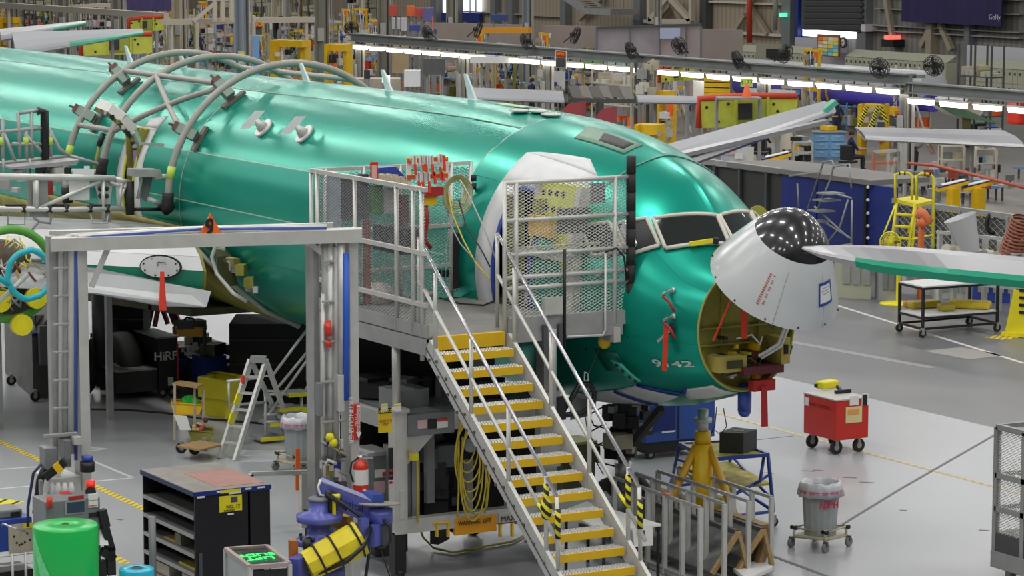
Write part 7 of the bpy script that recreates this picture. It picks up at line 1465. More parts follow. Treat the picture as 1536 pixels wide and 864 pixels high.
MB().prism([GD(990, 42, D_ - .4), GD(1020, 42, D_ - .4), GD(1020, 58, D_ - .4), GD(990, 58, D_ - .4)], Fw * .02).build('blue_poster', mat('pale_blue_poster', (.42, .48, .66), .6), en)
for i, (x0, x1, y0, y1, c_) in enumerate(((588, 600, 27, 44, (.7, .7, .76)), (602, 612, 27, 46, (.7, .7, .76)), (583, 596, 8, 24, (.55, .07, .04)), (610, 622, 9, 24, (.8, .16, .03)), (622, 634, 12, 26, (.55, .07, .04)), (634, 650, 12, 32, (.12, .12, .32)), (613, 630, 38, 46, (.03, .06, .3)), (638, 655, 44, 50, (.02, .10, .25)), (737, 762, 22, 31, (.02, .05, .22)), (648, 650, 25, 50, (.8, .15, .12)))):
    labs = ['left white cabinet beside the low beige wall', 'right white cabinet beside the low beige wall', 'red cabinet high above the white cabinets', 'orange red cabinet on the beige wall top centre', 'red cylinder rack right of the orange cabinet', 'violet drums beside the red cylinder rack', 'small dark blue box right of the white cabinets', 'teal box on the lighting beam end', 'navy board on the low wall right of the window', 'slim red stand in front of the low wall']
    boxw('wall_unit', labs[i], 'cabinet', x0, x1, y0, y1, 138 - i * .6, mat('wu%d' % i, c_, .5), foot=False, th=.4)
# ---------------- mesh fence, dark blue wall, mezzanine ----------------
FYY = G(1300, 400).y
df = G(1250, 395); BWY = df.y
bw = thing('blue_partition', 'dark blue panel wall behind the nose cone', 'partition', (GY(1250, 330, BWY).x, BWY, 0)); zt2 = GY(1250, 270, BWY).z
xs2 = [GY(x, 330, BWY).x for x in (1171, 1225, 1300, 1340)]
for i in range(3): MB().bx(xs2[i] + .03, xs2[i + 1] - .03, BWY, BWY + .15, 0, zt2).build('panel', DBL, bw)
MB().bx(xs2[2] - .05, xs2[2] + .05, BWY - .06, BWY, 0, zt2).build('dark_post', BLK, bw)
for y in (281, 300, 320, 339, 357): MB().ball(GY(1302, y, BWY - .1), .045, 8).build('white_knob', PAP, bw)
tag(MB().bx(GY(1095, 270, BWY).x, xs2[3] - .8, BWY - .1, BWY + 1.7, zt2, zt2 + .12).build('mezzanine_deck', mat('deck_edge', (.22, .21, .20), .6)), 'grey worktop deck on top of the dark blue wall', 'deck')
fn = thing('mesh_fence', 'long grey mesh fence running right from the dark blue wall', 'fence', (GY(1450, 340, BWY).x, BWY, 0)); za = GY(1430, 313, BWY).z; x0, x1 = xs2[3], GY(1620, 330, BWY).x
MB().bx(x0, x1, BWY + .02, BWY + .05, 0, za - .1).build('backing', mat('fence_grey', (.13, .13, .125), .6, 0, .2, 2), fn); MB().bar((x0, BWY, za), (x1, BWY, za), .12).build('top_rail', ALUP, fn)
for px in (1345, 1400, 1440, 1512): p = GY(px, 340, BWY - .05); MB().bar((p.x, p.y, 0), (p.x, p.y, za), .08).build('post', ALUP, fn)
wiremesh((x0, BWY - .02, 0.05), (x1 - x0, 0, 0), (0, 0, za - .1), ALUP, fn, .28, .16, .02)
fl = thing('mesh_fence', 'dark mesh fence behind the cockpit roof left of the blue wall', 'fence', (GY(1110, 280, BWY).x, BWY, 0)); x0 = GY(1030, 250, BWY).x
MB().bx(x0, xs2[0], BWY + .02, BWY + .05, 0, zt2).build('backing', mat('fence_dark', (.045, .045, .042), .6), fl); MB().bar((x0, BWY, zt2 + .05), (xs2[0], BWY, zt2 + .05), .15).build('top_rail', ALUP, fl)
for px in (1072, 1110, 1150): p = GY(px, 280, BWY - .05); MB().bar((p.x, p.y, 0), (p.x, p.y, zt2), .08).build('post', DKG, fl)
# grey portable stair in front of blue wall
ps = thing('rolling_stairs', 'grey tube rolling stairs standing against the dark blue wall', 'stairs', GY(1250, 380, BWY - .8)); YQ = BWY - .8
def PS_(q, r=.025, mt=ALUP, nm='tube'): MB().tube([GY(x, y, YQ) for x, y in q], r, 6).build(nm, mt, ps)
PS_([(1212, 312), (1235, 243), (1248, 241), (1252, 252)]); PS_([(1226, 315), (1246, 268), (1250, 250), (1274, 246), (1277, 282)]); PS_([(1237, 370), (1260, 340), (1272, 300)]); PS_([(1278, 300), (1277, 370)]); PS_([(1240, 335), (1277, 358)]); PS_([(1222, 310), (1272, 356)]); PS_([(1250, 290), (1277, 297)]); PS_([(1184, 264), (1232, 258)]); PS_([(1198, 310), (1196, 275)]); PS_([(1236, 372), (1278, 366)])
for x, y in ((1240, 300), (1232, 316), (1246, 290), (1226, 332)): MB().box(GY(x, y, YQ), (.5, .5, .04)).build('tread', [ALUP, LIME, ALUP, mat('maroon_panel', (.16, .03, .02), .5)][int(x) % 4 if int(x) % 4 < 4 else 0], ps)
# yellow platform ladder
yl = G(1385, 440); YD = dep(yl); YLp = thing('platform_ladder', 'bright yellow platform ladder against the mesh fence', 'ladder', yl)
def YT_(q, r=.032, mt=YELB, nm='tube', dd=0): MB().tube([GD(x, y, YD + dd) for x, y in q], r, 7).build(nm, mt, YLp)
for q in ([(1343, 305), (1343, 262), (1350, 259), (1364, 260), (1368, 264), (1368, 300)], [(1375, 300), (1375, 264), (1382, 260), (1395, 261), (1400, 266), (1400, 370)]): YT_(q)
MB().prism([GD(1343, 298, YD), GD(1375, 306, YD), GD(1400, 300, YD + .6), GD(1370, 293, YD + .6)], (0, 0, -.08)).build('platform', YELB, YLp)
YT_([(1345, 305), (1336, 372)]); YT_([(1372, 306), (1362, 378)]); YT_([(1374, 306), (1368, 378)], dd=.1); YT_([(1400, 300), (1400, 372)], dd=.4); YT_([(1344, 305), (1328, 345), (1325, 350)], .022); YT_([(1374, 310), (1362, 350)], .022)
for y in (321, 339, 356): YT_([(1344 - (y - 305) * .13, y), (1371 - (y - 305) * .13, y + 2)], .035, nm='rung')
YT_([(1362, 360), (1400, 352)], .022); YT_([(1375, 330), (1400, 340)], .02)
for x in (1348, 1356, 1386, 1394): MB().cyl(GD(x, 260, YD), GD(x + 2, 260, YD), .045).build('black_band', BLK, YLp)
# fans on stands
for (px, py, r_, foot, lab) in ((1335, 363, 15, 456, 'round yellow pedestal fan by the black trolley'),):
    P = G(px + 12, foot); d_ = dep(P); T = thing('pedestal_fan', lab, 'fan', P); c_ = GD(px, py, d_); rr2 = r_ * d_ / FPX; mb = MB(); e1_, e2_ = Rw, ZA
    for k in range(1, 6): mb.tube([c_ + e1_ * (rr2 * k / 5 * math.cos(a)) + e2_ * (rr2 * k / 5 * math.sin(a)) - Fw * (.08 * (1 - k / 5)) for a in [2 * math.pi * i / 24 for i in range(24)]], .008 if k < 5 else .02, 4, closed=True)
    for i in range(32): a = math.pi * i / 16; mb.bar(c_ - Fw * .08, c_ + e1_ * (rr2 * math.cos(a)) + e2_ * (rr2 * math.sin(a)), .008)
    mb.build('cage', YELB, T); mb = MB()
    for i in range(4): a = i * 1.57 + .4; u = e1_ * math.cos(a) + e2_ * math.sin(a); v = e1_ * -math.sin(a) + e2_ * math.cos(a); mb.prism([c_ + u * .04, c_ + u * rr2 * .9 - v * .06, c_ + u * rr2 * .85 + v * .1], Fw * .02)
    mb.build('blades', OLI, T); MB().cyl(c_ + Fw * .1, c_ + Fw * .35, .09).build('motor', ALUL, T); q = c_ + Fw * .2 + Rw * .18; MB().bar((P.x, P.y, .05), Vector((P.x, P.y, c_.z)), .07).build('pole', YELB, T); MB().bar(Vector((P.x, P.y, c_.z)), c_ + Fw * .2, .06).build('bracket', DKG, T); MB().lathe([(0, 0), (.42, 0), (.40, .03), (.06, .07), (0, .07)], P, 24).build('base', YELB, T)
yf = thing('yellow_disc', 'yellow fan disc peeking over the cockpit roof', 'fan', G(1137, 420)); c_ = GD(1137, 324, dep(G(1137, 420))); MB().cyl(c_, c_ + Fw * .1, .24, n=24).build('disc', mat('dull_fan_yellow', (.42, .40, .05), .5), yf); MB().bar(c_, (c_.x, c_.y, 0), .06).build('pole', ALUP, yf)
# black trolley with white top
tc4 = [G(1350, 424, 1.02), G(1385, 432, 1.02), G(1497, 424, 1.02), G(1455, 415, 1.02)]
tcp = thing('trolley', 'black framed trolley with white top and yellow packs below', 'trolley', G(1420, 495)); ft = [Vector((p.x, p.y, 0)) for p in tc4]
MB().prism(tc4, (0, 0, .03)).build('top_board', WHITE, tcp); MB().prism([p + ZA * .42 for p in ft], (0, 0, .025)).build('lower_board', WHITE, tcp)
for i in range(4):
    MB().bar(ft[i] + ZA * .16, tc4[i], .05).build('post', BLK, tcp); j = (i + 1) % 4
    for z in (.18, .40, 1.0): MB().bar(ft[i] + ZA * z, ft[j] + ZA * z, .045).build('frame_bar', BLK, tcp)
cast(tcp, [(p.x, p.y) for p in ft], .085)
for i, (x, y, sx, sy, rz, mt, lab) in enumerate(((1385, 462, .75, .26, .5, mat('mustard', (.45, .34, .03), .6, 0, .2, 6), 'mustard rolled pack on the trolley lower shelf, left'), (1419, 466, .34, .3, .2, mat('mustard2', (.38, .30, .03), .6), 'small mustard pack in the middle of the trolley shelf'), (1455, 462, .85, .4, -.3, mat('sun_yellow', (.70, .52, .03), .6, 0, .15, 8), 'bright yellow pack on the trolley shelf, right'), (1365, 462, .3, .15, .3, mat('orange_white', (.7, .25, .12), .6), 'orange and white tube at the left of the trolley shelf'))):
    p = G(x, y, .45); tag(MB().box(p + ZA * .08, (sx, sy, .15), R(60) + rz).build('soft_pack', mt, bevel=.05), lab, 'pack')
# caution cone right edge
p = G(1530, 505); yc = thing('caution_cone', 'yellow folding caution board at the right edge of the aisle', 'caution board', p); hh = hz(p, 435)
MB().prism([p - Rw * .32, p + Rw * .32, p + Rw * .14 + ZA * hh, p - Rw * .14 + ZA * hh], Fw * .05).build('board', YELB, yc); MB().box(p + ZA * .05, (.7, .3, .08), R(29.7)).build('foot', YELB, yc)
for z in (.5, .65, .8, .95): MB().box(p + ZA * z - Fw * .01, (.22, .02, .06), R(29.7)).build('printed_mark', BLK, yc)
# grey rack with white tubes, white cone part, corrugated hose
rkX = thing('tube_rack', 'aluminium rack holding white tubes below the mesh fence', 'rack', G(1470, 420)); D_ = 62
for x in (1410, 1432, 1455, 1478, 1500, 1522): p = GD(x, 350 + (x - 1410) * .12, D_); MB().bar(p, (p.x, p.y, 0), .10).build('upright', ALUL, rkX)
for y0 in (348, 392, 420): MB().bar(GD(1405, y0, D_), GD(1540, y0 + 14, D_ - 1), .07).build('rail', ALUL, rkX)
for i in range(6): tag(MB().cyl(GD(1418 + i * 19, 374 + i * 2.6, D_ - .4), GD(1432 + i * 19, 376 + i * 2.6, D_ - .2), .12, n=12).build('white_tube', mat('cream_tube', (.62, .58, .48), .5)), 'cream tube lying across the aluminium rack', 'tube', 'cream tubes in the rack')
wc = thing('white_cowl', 'white conical cowl standing on the rack by the fence', 'cowl', GD(1460, 375, 61.5)); c_ = GD(1458, 378, 61.5); M3_ = Matrix.Rotation(R(-20), 3, Fw)
MB().lathe([(.18, 0), (.34, .75), (.36, .80)], c_, 24, M=M3_).build('cone', mat('cowl_white', (.62, .63, .65), .25, coat=.4), wc); MB().cyl(GD(1460, 378, 61.5), GD(1462, 400, 61.5), .28).build('stand', MGR, wc)
ch2 = thing('corrugated_hose', 'red brown corrugated hose at the right edge by the fence', 'hose', GD(1525, 380, 60)); 
for i in range(11): p = GD(1535 - i * 1.8, 330 + i * 5, 60); MB().lathe([(.24, -.03), (.28, 0), (.24, .03)], p, 16, M=Matrix.Rotation(R(20), 3, 'Y')).build('rib', mat('brown_hose', (.30, .09, .05), .5), ch2)
MB().box(GD(1521, 392, 60), (.4, .4, .4)).build('clear_end', ALUL, ch2)
tag(MB().tube([GD(1488 + 8 * math.cos(a), 335 + 14 * math.sin(a), 65.5) for a in [2 * math.pi * i / 20 for i in range(20)]], .05, 6, closed=True).build('cable_coil', BLK), 'black cable coil hung on the mesh fence', 'cable')
tag(MB().bar(GD(1382, 330, 64), GD(1382, 330, 64) * 1.0 - ZA * GD(1382, 330, 64).z, .1).tube([GD(1375, 318, 64), GD(1384, 322, 64), GD(1392, 332, 64), GD(1386, 336, 64), GD(1378, 330, 64)], .13, 8).build('orange_duct', mat('salmon_duct', (.70, .18, .06), .5)), 'orange duct bundle behind the yellow platform ladder', 'duct')
def machine(px0, px1, py0, py1, foot, mt, label, top=None):
    P = G(px0, foot); d = dep(P); a, b = G(px0, foot), G(px1, foot + (px1 - px0) * .05); h_ = hz(a, py0); hb_ = 0.1
    T = thing('equipment_cabinet', label, 'cabinet', a); MB().prism([a, b, b + Fw * .7, a + Fw * .7], (0, 0, h_)).build('body', mt, T); MB().prism([a - Fw * .02, b - Fw * .02, b + Fw * .72, a + Fw * .72], (0, 0, .0)).build('base', BLK, T)
    MB().prism([x + ZA * h_ for x in (a - Fw * .05, b - Fw * .05, b + Fw * .75, a + Fw * .75)], (0, 0, .04)).build('top', top or ALUL, T)
    for k in range(3): q = a.lerp(b, .15 + .3 * k) - Fw * .02; MB().prism([q + ZA * h_ * .35, q + (b - a) * .22 + ZA * h_ * .35, q + (b - a) * .22 + ZA * h_ * .85, q + ZA * h_ * .85], -Fw * .02).build('drawer_front', ALUP if mt is not ALUP else MGR, T)
    return T
machine(1256, 1306, 384, 440, 447, PALE, 'beige bench cabinet right of the nose cone', mat('bench_white', (.6, .6, .56), .4)); machine(1318, 1352, 400, 450, 452, ALUP, 'grey cabinet behind the fan pole'); machine(1352, 1400, 380, 440, 441, WHITE, 'white crate on a bench below the yellow ladder', WHITE)
machine(1400, 1455, 415, 445, 448, ALUL, 'pale bench frame behind the black trolley'); machine(1455, 1530, 410, 450, 452, BLU, 'blue case bench behind the trolley right end', ALUP)
machine(1262, 1330, 380, 384, 410, MGR, 'low grey equipment below the rolling stairs'); machine(1282, 1300, 352, 370, 392, ALUP, 'small grey box at the foot of the blue wall')
# ---------------- people ----------------
def person(loc, rz, label, top=(.02, .03, .07), leg=(.03, .03, .04), hair=(.05, .03, .02), sit=False, bend=0.0, coat=False, h=1.76, arms=0):
    T = thing('person', label, 'person', loc, local=True); T.rotation_euler.z = rz; k = h / 1.76
    hipz = .50 if sit else .93; b = bend; ax2 = Vector((math.sin(b), 0, math.cos(b)))
    hip = Vector((0, 0, hipz)); ch = hip + ax2 * .30; sh = hip + ax2 * .52; nk = hip + ax2 * .60; hd = hip + ax2 * .70 + Vector((.02, 0, 0)); top_ = hd + ax2 * .13
    P = [hip, ch, sh, nk, hd, top_]; rads = [.15, .14, .13, .055, .085, .06]; E = [(0, 1), (1, 2), (2, 3), (3, 4), (4, 5)]; S = ['T', 'T', 'T', 'S', 'S']
    for s in (-1, 1):
        n = len(P)
        if sit: kn, an, toe = Vector((.42, .10 * s, .50)), Vector((.40, .10 * s, .08)), Vector((.54, .11 * s, .04))
        else: kn, an, toe = Vector((.03, .11 * s, .50)), Vector((-.02, .12 * s, .08)), Vector((.13, .13 * s, .04))
        P += [hip + Vector((0, .09 * s, -.04)), kn, an, toe]; rads += [.10, .065, .045, .04]; E += [(0, n), (n, n + 1), (n + 1, n + 2), (n + 2, n + 3)]; S += ['L', 'L', 'L', 'B']
        m_ = len(P); so = sh + Vector((0, .19 * s, -.02)); fwd = .34 if (sit or arms) else .12
        el = so + Vector((.06 + fwd * .3, .05 * s, -.27)); wr = el + (Vector((.24, -.06 * s, .02)) if (sit or arms) else Vector((.10, -.01 * s, -.23))); ha = wr + (wr - el).normalized() * .09
        if b > .5: el = so + Vector((.10, .02 * s, -.27)); wr = el + Vector((.12, 0, -.22)); ha = wr + Vector((.03, 0, -.09))
        P += [so, el, wr, ha]; rads += [.06, .045, .032, .036]; E += [(2, m_), (m_, m_ + 1), (m_ + 1, m_ + 2), (m_ + 2, m_ + 3)]; S += ['T', 'T', 'A', 'S']
    me = bpy.data.meshes.new('b'); me.from_pydata([p * k for p in P], E, []); o = bpy.data.objects.new('b', me); C.objects.link(o); md = o.modifiers.new('s', 'SKIN'); md.use_smooth_shade = True
    for i, v in enumerate(me.skin_vertices[0].data): v.radius = (rads[i] * k,) * 2; v.use_root = (i == 0)
    if True: o.modifiers.new('u', 'SUBSURF').levels = 1
    dg = bpy.context.evaluated_depsgraph_get(); m2 = bpy.data.meshes.new_from_object(o.evaluated_get(dg)); bpy.data.objects.remove(o)
    m2.name = 'body'; m2.materials.clear(); key = {'T': 0, 'L': 1, 'S': 2, 'B': 3, 'A': 0 if coat else 2}
    for mm in (mat('cloth%.2f%.2f%.2f' % top, top, .8), mat('cloth%.2f%.2f%.2f' % leg, leg, .8), SKIN, BLK): m2.materials.append(mm)
    for f in m2.polygons:
        c_ = f.center; best = 9; bk = 'T'
        for (i, j), s_ in zip(E, S):
            a_, b_ = P[i] * k, P[j] * k; t = max(0, min(1, (c_ - a_).dot(b_ - a_) / max(1e-9, (b_ - a_).length_squared))); dd = (c_ - a_.lerp(b_, t)).length - (rads[i] + (rads[j] - rads[i]) * t) * k
            if dd < best: best = dd; bk = s_
        f.material_index = key[bk]; f.use_smooth = True
    ob = bpy.data.objects.new('body', m2); C.objects.link(ob); ob.parent = T
    hq = (hd + ax2 * .05) * k; MB().ball(hq + Vector((-.02, 0, .03)), .105 * k, 12, sc=(1.0, .92, .95)).build('hair', mat('hair%.2f' % hair[0], hair, .8), T)
    fc = hd * k + Vector((.095, 0, 0)); MB().ball(fc, .02, 6).build('nose', SKIN, T)
    for s in (-1, 1): MB().ball(fc + Vector((-.012, .03 * s, .03)), .011, 6).build('eye', BLK, T); MB().ball(hd * k + Vector((0, .085 * s, .01)), .022, 6).build('ear', SKIN, T)
    if coat: MB().lathe([(.27, -.45), (.2, 0), (.19, .3)], hip * k, 14).build('coat', mat('coat_cream', (.55, .50, .42), .8), T)
    return T
yawc = math.atan2(-Fw.y, -Fw.x)
person(G(1254, 222), yawc + .3, 'standing person in navy shirt behind the light blue desk', (.015, .025, .07), arms=1, h=1.8)
person(G(1276, 262), yawc - 1.4 + math.pi, 'seated person in dark shirt working on an office chair', (.01, .015, .05), sit=True).location.z = .12
person(G(1180, 244), yawc + 2.8, 'person in a long cream coat beneath the polished wing', (.50, .45, .38), (.06, .05, .04), coat=True)
person(G(1372, 262), yawc + 1.2, 'bending person in a grey shirt beside the far right bench', (.42, .42, .44), (.06, .055, .05), bend=.8)
person(G(1120, 205), yawc + .2, 'person in black under the lime number sign', (.01, .01, .015), h=1.8)
person(G(798, 180), yawc + 2.4, 'person in navy shirt beyond the forward crown', (.02, .03, .06)); person(G(592, 164), yawc + 2.8, 'person in dark top at the monitors beyond the crown', (.03, .03, .06), sit=True)
person(G(300, 95), yawc + .2, 'person in navy standing beside the light blue partition, far left', (.015, .025, .08)); person(G(386, 112), yawc + 1.0, 'person in a blue shirt left of the yellow fixtures', (.10, .14, .30))
person(G(1142, 245), yawc + 2.5, 'person in black seated under the polished wing', (.01, .01, .01), sit=True)
def office_chair(P, label, c_=BLK):
    T = thing('office_chair', label, 'chair', P); p = Vector(P); MB().box(p + ZA * .48, (.5, .5, .09), .5).build('seat', c_, T, bevel=.03); MB().box(p + ZA * .80 - Fw * .0 + Vector((.15, -.2, 0)), (.42, .10, .5), .6).build('backrest', c_, T, bevel=.03); MB().cyl(p + ZA * .08, p + ZA * .45, .03).build('column', DKG, T)
    for i in range(5): a = i * 1.257; MB().bar(p + ZA * .09, p + Vector((.28 * math.cos(a), .28 * math.sin(a), .06)), .04).build('base_leg', DKG, T)
office_chair(G(1272, 264), 'black office chair of the seated person'); office_chair(G(1139, 250), 'black office chair under the polished wing')
# ---------------- light blue desks, boards, benches right ----------------
def desk(px, py, wpx, hpx, mt, label, top=MGR, dr=3):
    a = G(px, py); s_ = sc_(a); w_ = wpx / s_; T = thing('workbench', label, 'bench', a); b = a + Rw * w_; h_ = hpx / s_
    MB().prism([a, b, b + Fw * .8, a + Fw * .8], (0, 0, h_)).build('body', mt, T); MB().prism([x + ZA * h_ for x in (a - Fw * .05 - Rw * .05, b - Fw * .05 + Rw * .05, b + Fw * .85, a + Fw * .85)], (0, 0, .05)).build('worktop', top, T)
    for i in range(2):
        for j in range(dr): q = a + Rw * (w_ * (.04 + .5 * i)) - Fw * .02; z0 = h_ * (.06 + .31 * j); d_ = MB().prism([q + ZA * z0, q + Rw * w_ * .42 + ZA * z0, q + Rw * w_ * .42 + ZA * (z0 + h_ * .27), q + ZA * (z0 + h_ * .27)], -Fw * .02).build('drawer', mt, T); MB().bar(q + Rw * w_ * .15 + ZA * (z0 + h_ * .2) - Fw * .04, q + Rw * w_ * .27 + ZA * (z0 + h_ * .2) - Fw * .04, .03).build('handle', ALUL, d_)
    return T
desk(1220, 238, 48, 38, LBL, 'light blue drawer desk in front of the standing person'); desk(272, 100, 36, 22, LBL, 'light blue partition desk at far left'); desk(1466, 203, 26, 18, LBL, 'light blue desk by the nacelle at far right')
tag(MB().box(G(1243, 196, .95) + ZA * .1, (.5, .4, .15)).build('yellow_tray', YEL), 'yellow tray on the light blue drawer desk', 'tray')
wb = thing('white_board', 'white board covered with sheets beneath the polished wing', 'board', G(1090, 262)); D_ = 92
MB().prism([GD(1056, 220, D_), GD(1122, 210, D_), GD(1122, 250, D_), GD(1056, 246, D_)], Fw * .06).build('board', mat('board_white', (.66, .66, .68), .5), wb)
for x, y, s_, mt in ((1078, 228, 6, PAP), (1095, 226, 8, mat('pink_label', (.65, .45, .45), .6)), (1108, 234, 6, PAP), (1088, 240, 5, mat('pale_blue_poster', (.42, .48, .66), .6))): MB().prism([GD(x - s_, y - s_ * .7, D_ - .1), GD(x + s_, y - s_ * .7, D_ - .1), GD(x + s_, y + s_ * .7, D_ - .1), GD(x - s_, y + s_ * .7, D_ - .1)], Fw * .01).build('pinned_sheet', mt, wb)
for x in (1060, 1118): p = GD(x, 245, D_); MB().bar(p, (p.x, p.y, 0), .06).build('leg', ALUP, wb)
tag(MB().prism([GD(1121, 222, 90), GD(1131, 220, 90), GD(1130, 247, 90), GD(1121, 247, 90)], Fw * .05).bar(GD(1125, 246, 90), GD(1125, 246, 90) - ZA * GD(1125, 246, 90).z, .08).build('white_poster', PAP), 'narrow white and blue banner beside the white board', 'banner')
for px, py, lab in ((1165, 240, 'yellow lectern with blue top under the polished wing'), (1430, 300, 'left yellow lectern with white sheet above the fence'), (1468, 300, 'right yellow lectern with white sheet above the fence')):
    d_ = 80; c_ = GD(px, py - (0 if px < 1200 else 18), d_); T = thing('lectern', lab, 'lectern', Vector((c_.x, c_.y, 0))); w_ = .42
    MB().prism([c_ - Rw * w_ - ZA * .12, c_ + Rw * w_ + ZA * .10, c_ + Rw * w_ + ZA * .10 + Fw * .5, c_ - Rw * w_ - ZA * .12 + Fw * .5], (0, 0, .10)).build('top', YEL, T); MB().prism([c_ - Rw * w_ - ZA * .01, c_ + Rw * w_ + ZA * .21, c_ + Rw * w_ + ZA * .21 + Fw * .5, c_ - Rw * w_ - ZA * .01 + Fw * .5], (0, 0, .03)).build('blue_rim', mat('navy_rim', (.03, .03, .20), .5), T)
    MB().prism([c_ - Rw * w_ * .7 + ZA * .06, c_ + Rw * w_ * .8 + ZA * .21, c_ + Rw * w_ * .8 + ZA * .21 + Fw * .4, c_ - Rw * w_ * .7 + ZA * .06 + Fw * .4], (0, 0, .02)).build('sheet', PAP, T); MB().bar(Vector((c_.x, c_.y, 0)), c_, .28, .28).build('pedestal', YEL, T)
rd = thing('red_white_frame', 'orange and grey tube table frame beside the seated person', 'frame', G(1320, 262)); 
for q in ((1310, 262, 1311, 228), (1332, 262, 1332, 226), (1352, 262, 1353, 216), (1310, 228, 1345, 226), (1312, 245, 1345, 244), (1357, 215, 1357, 262), (1338, 262, 1344, 236)): MB().bar(GD(q[0], q[1], 84), GD(q[2], q[3], 84), .08).build('tube', random.choice([ALUL, ALUL, mat('coral_tube', (.5, .16, .10), .5)]), rd)
for x in (1310, 1357): p = GD(x, 262, 84); MB().bar(p, (p.x, p.y, 0), .08).build('leg', ALUL, rd)
tag(MB().tube([GD(1362, 245, 84), GD(1400, 248, 83), GD(1460, 262, 81), GD(1540, 282, 78)], .05, 6).build('red_barrier_rail', mat('rail_red', (.50, .10, .06), .5)), 'thin red barrier rail across the far right benches', 'rail')
def cframe(px, py, wpx, hpx, mt, label, n=3):
    a = G(px, py); s_ = sc_(a); w_, h_ = wpx / s_, hpx / s_; T = thing('tube_cart', label, 'cart', a)
    for u in (0, 1):
        for v in (0, 1): p = a + Rw * w_ * u + Fw * .6 * v; MB().bar(p, p + ZA * h_, .06).build('post', mt, T)
    for i in range(n):
        z = h_ * (.15 + .85 * i / (n - 1)); MB().prism([a + ZA * z, a + Rw * w_ + ZA * z, a + Rw * w_ + Fw * .6 + ZA * z, a + Fw * .6 + ZA * z], (0, 0, .04)).build('shelf', mt, T)
        for k in range(4): q = a + Rw * (w_ * random.uniform(.1, .85)) + Fw * .3 + ZA * (z + .12); MB().box(q, (random.uniform(.1, .4), .3, random.uniform(.12, .3)), random.random()).build('stored_part', random.choice([TAN, ALUL, YEL, BLK, WHITE, MGR, LBL, PALE]), T)
    return T
cframe(1412, 270, 34, 50, mat('cream_tube', (.62, .58, .48), .5), 'cream tube cart below the level wing, left one'); cframe(1462, 275, 32, 50, mat('cream_tube', (.62, .58, .48), .5), 'cream tube cart below the level wing, right one'); cframe(1190, 250, 28, 36, ALUL, 'light tube cart hung with cloths below the green wing tip')
# things behind right fence: floor items
for i in range(46):
    x, y = random.uniform(1345, 1536), random.uniform(258, 306)
    base = G(x, y); p = base + ZA * random.uniform(.2, .55); T = thing('bench_item', 'small metal part on the floor benches behind the fence', 'part', base, 'small parts behind the fence')
    MB().bar(base, Vector((p.x, p.y, p.z)), .05).build('stand', DKG, T); MB().box(p, (random.uniform(.1, .5), random.uniform(.1, .4), random.uniform(.06, .3)), random.random() * 3).build('body', random.choice([BLK, DKG, MGR, ALUL, WHITE, mat('coral', (.55, .10, .06), .6), TAN, LBL, ALUP]), T)
# ---------------- yellow fixtures and dense clutter at the back ----------------
def yfix(px, py, wpx, hpx, d, label):
    c_ = GD(px, py, d); c_.z = 0; zt = hz(c_, py - hpx); T = thing('yellow_fixture', label, 'fixture', c_); w_ = wpx * d / FPX
    for s in (-1, 1): MB().box(c_ + Rw * (s * w_ * .42) + ZA * zt * .5, (w_ * .16, .5, zt), R(29.7)).build('side_frame', YEL, T)
    MB().box(c_ + ZA * (zt - .15), (w_, .5, .3), R(29.7)).build('top_beam', YEL, T); MB().box(c_ + ZA * zt * .35, (w_ * .7, .5, .25), R(29.7)).build('shelf', YEL, T)
    for k in range(8): MB().box(c_ + Rw * random.uniform(-.35, .35) * w_ + ZA * random.uniform(.3, .9) * zt - Fw * .3, [random.uniform(.1, .35) for _ in range(3)], random.random()).build('clamp', random.choice([WHITE, DKG, ALUL, BLK, ORA, TAN]), T)
yfix(436, 100, 54, 40, 124, 'big yellow frame fixture beyond the crown, left one'); yfix(508, 106, 34, 40, 122, 'yellow frame fixture right of the cream ladder'); yfix(1310, 198, 40, 42, 104, 'amber fixture with striped braces beside the blue machine'); yfix(1000, 152, 20, 16, 104, 'yellow railing frame below the primer panel')
yfix(15, 60, 26, 34, 150, 'yellow machine frame at the far left edge'); yfix(975, 200, 36, 14, 84, 'low yellow rail frame beyond the cockpit roof'); yfix(1340, 190, 20, 30, 108, 'small amber fixture left of the big column')
for q in ((1286, 195, 1300, 160), (1303, 196, 1318, 158), (1320, 160, 1330, 185)): tag(MB().bar(GD(q[0], q[1], 100), GD(q[2], q[3], 100), .12).build('striped_brace', CHEV), 'yellow black striped brace on the amber fixture', 'brace', 'striped braces')
def ladder(px, py, hpx, wpx, d, mt, label):
    c_ = GD(px, py, d); c_.z = 0; h_ = hpx * d / FPX; w_ = wpx * d / FPX; T = thing('rolling_ladder', label, 'ladder', c_)
    for s in (-1, 1): MB().bar(c_ + Rw * s * w_ / 2, c_ + Rw * s * w_ * .35 + ZA * h_ + Fw * .4, .07).build('rail', mt, T); MB().bar(c_ + Rw * s * w_ / 2 + Fw * .9, c_ + Rw * s * w_ * .35 + ZA * h_ + Fw * .5, .05).build('back_leg', mt, T)
    for k in range(1, 6): MB().bar(c_ - Rw * w_ * .45 + ZA * h_ * k / 6 + Fw * .07 * k, c_ + Rw * w_ * .45 + ZA * h_ * k / 6 + Fw * .07 * k, .10, .05).build('step', mt, T)
ladder(480, 108, 40, 24, 120, mat('cream_tube', (.62, .58, .48), .5), 'cream rolling ladder between the yellow fixtures'); ladder(660, 142, 34, 16, 108, mat('red_ladder', (.60, .10, .06), .5), 'red step ladder standing beyond the crown'); ladder(598, 135, 52, 26, 128, mat('red_ladder', (.60, .10, .06), .5), 'red tall ladder beside the cork board'); ladder(1205, 248, 40, 26, 90, ALUL, 'white trestle ladder below the polished wing')
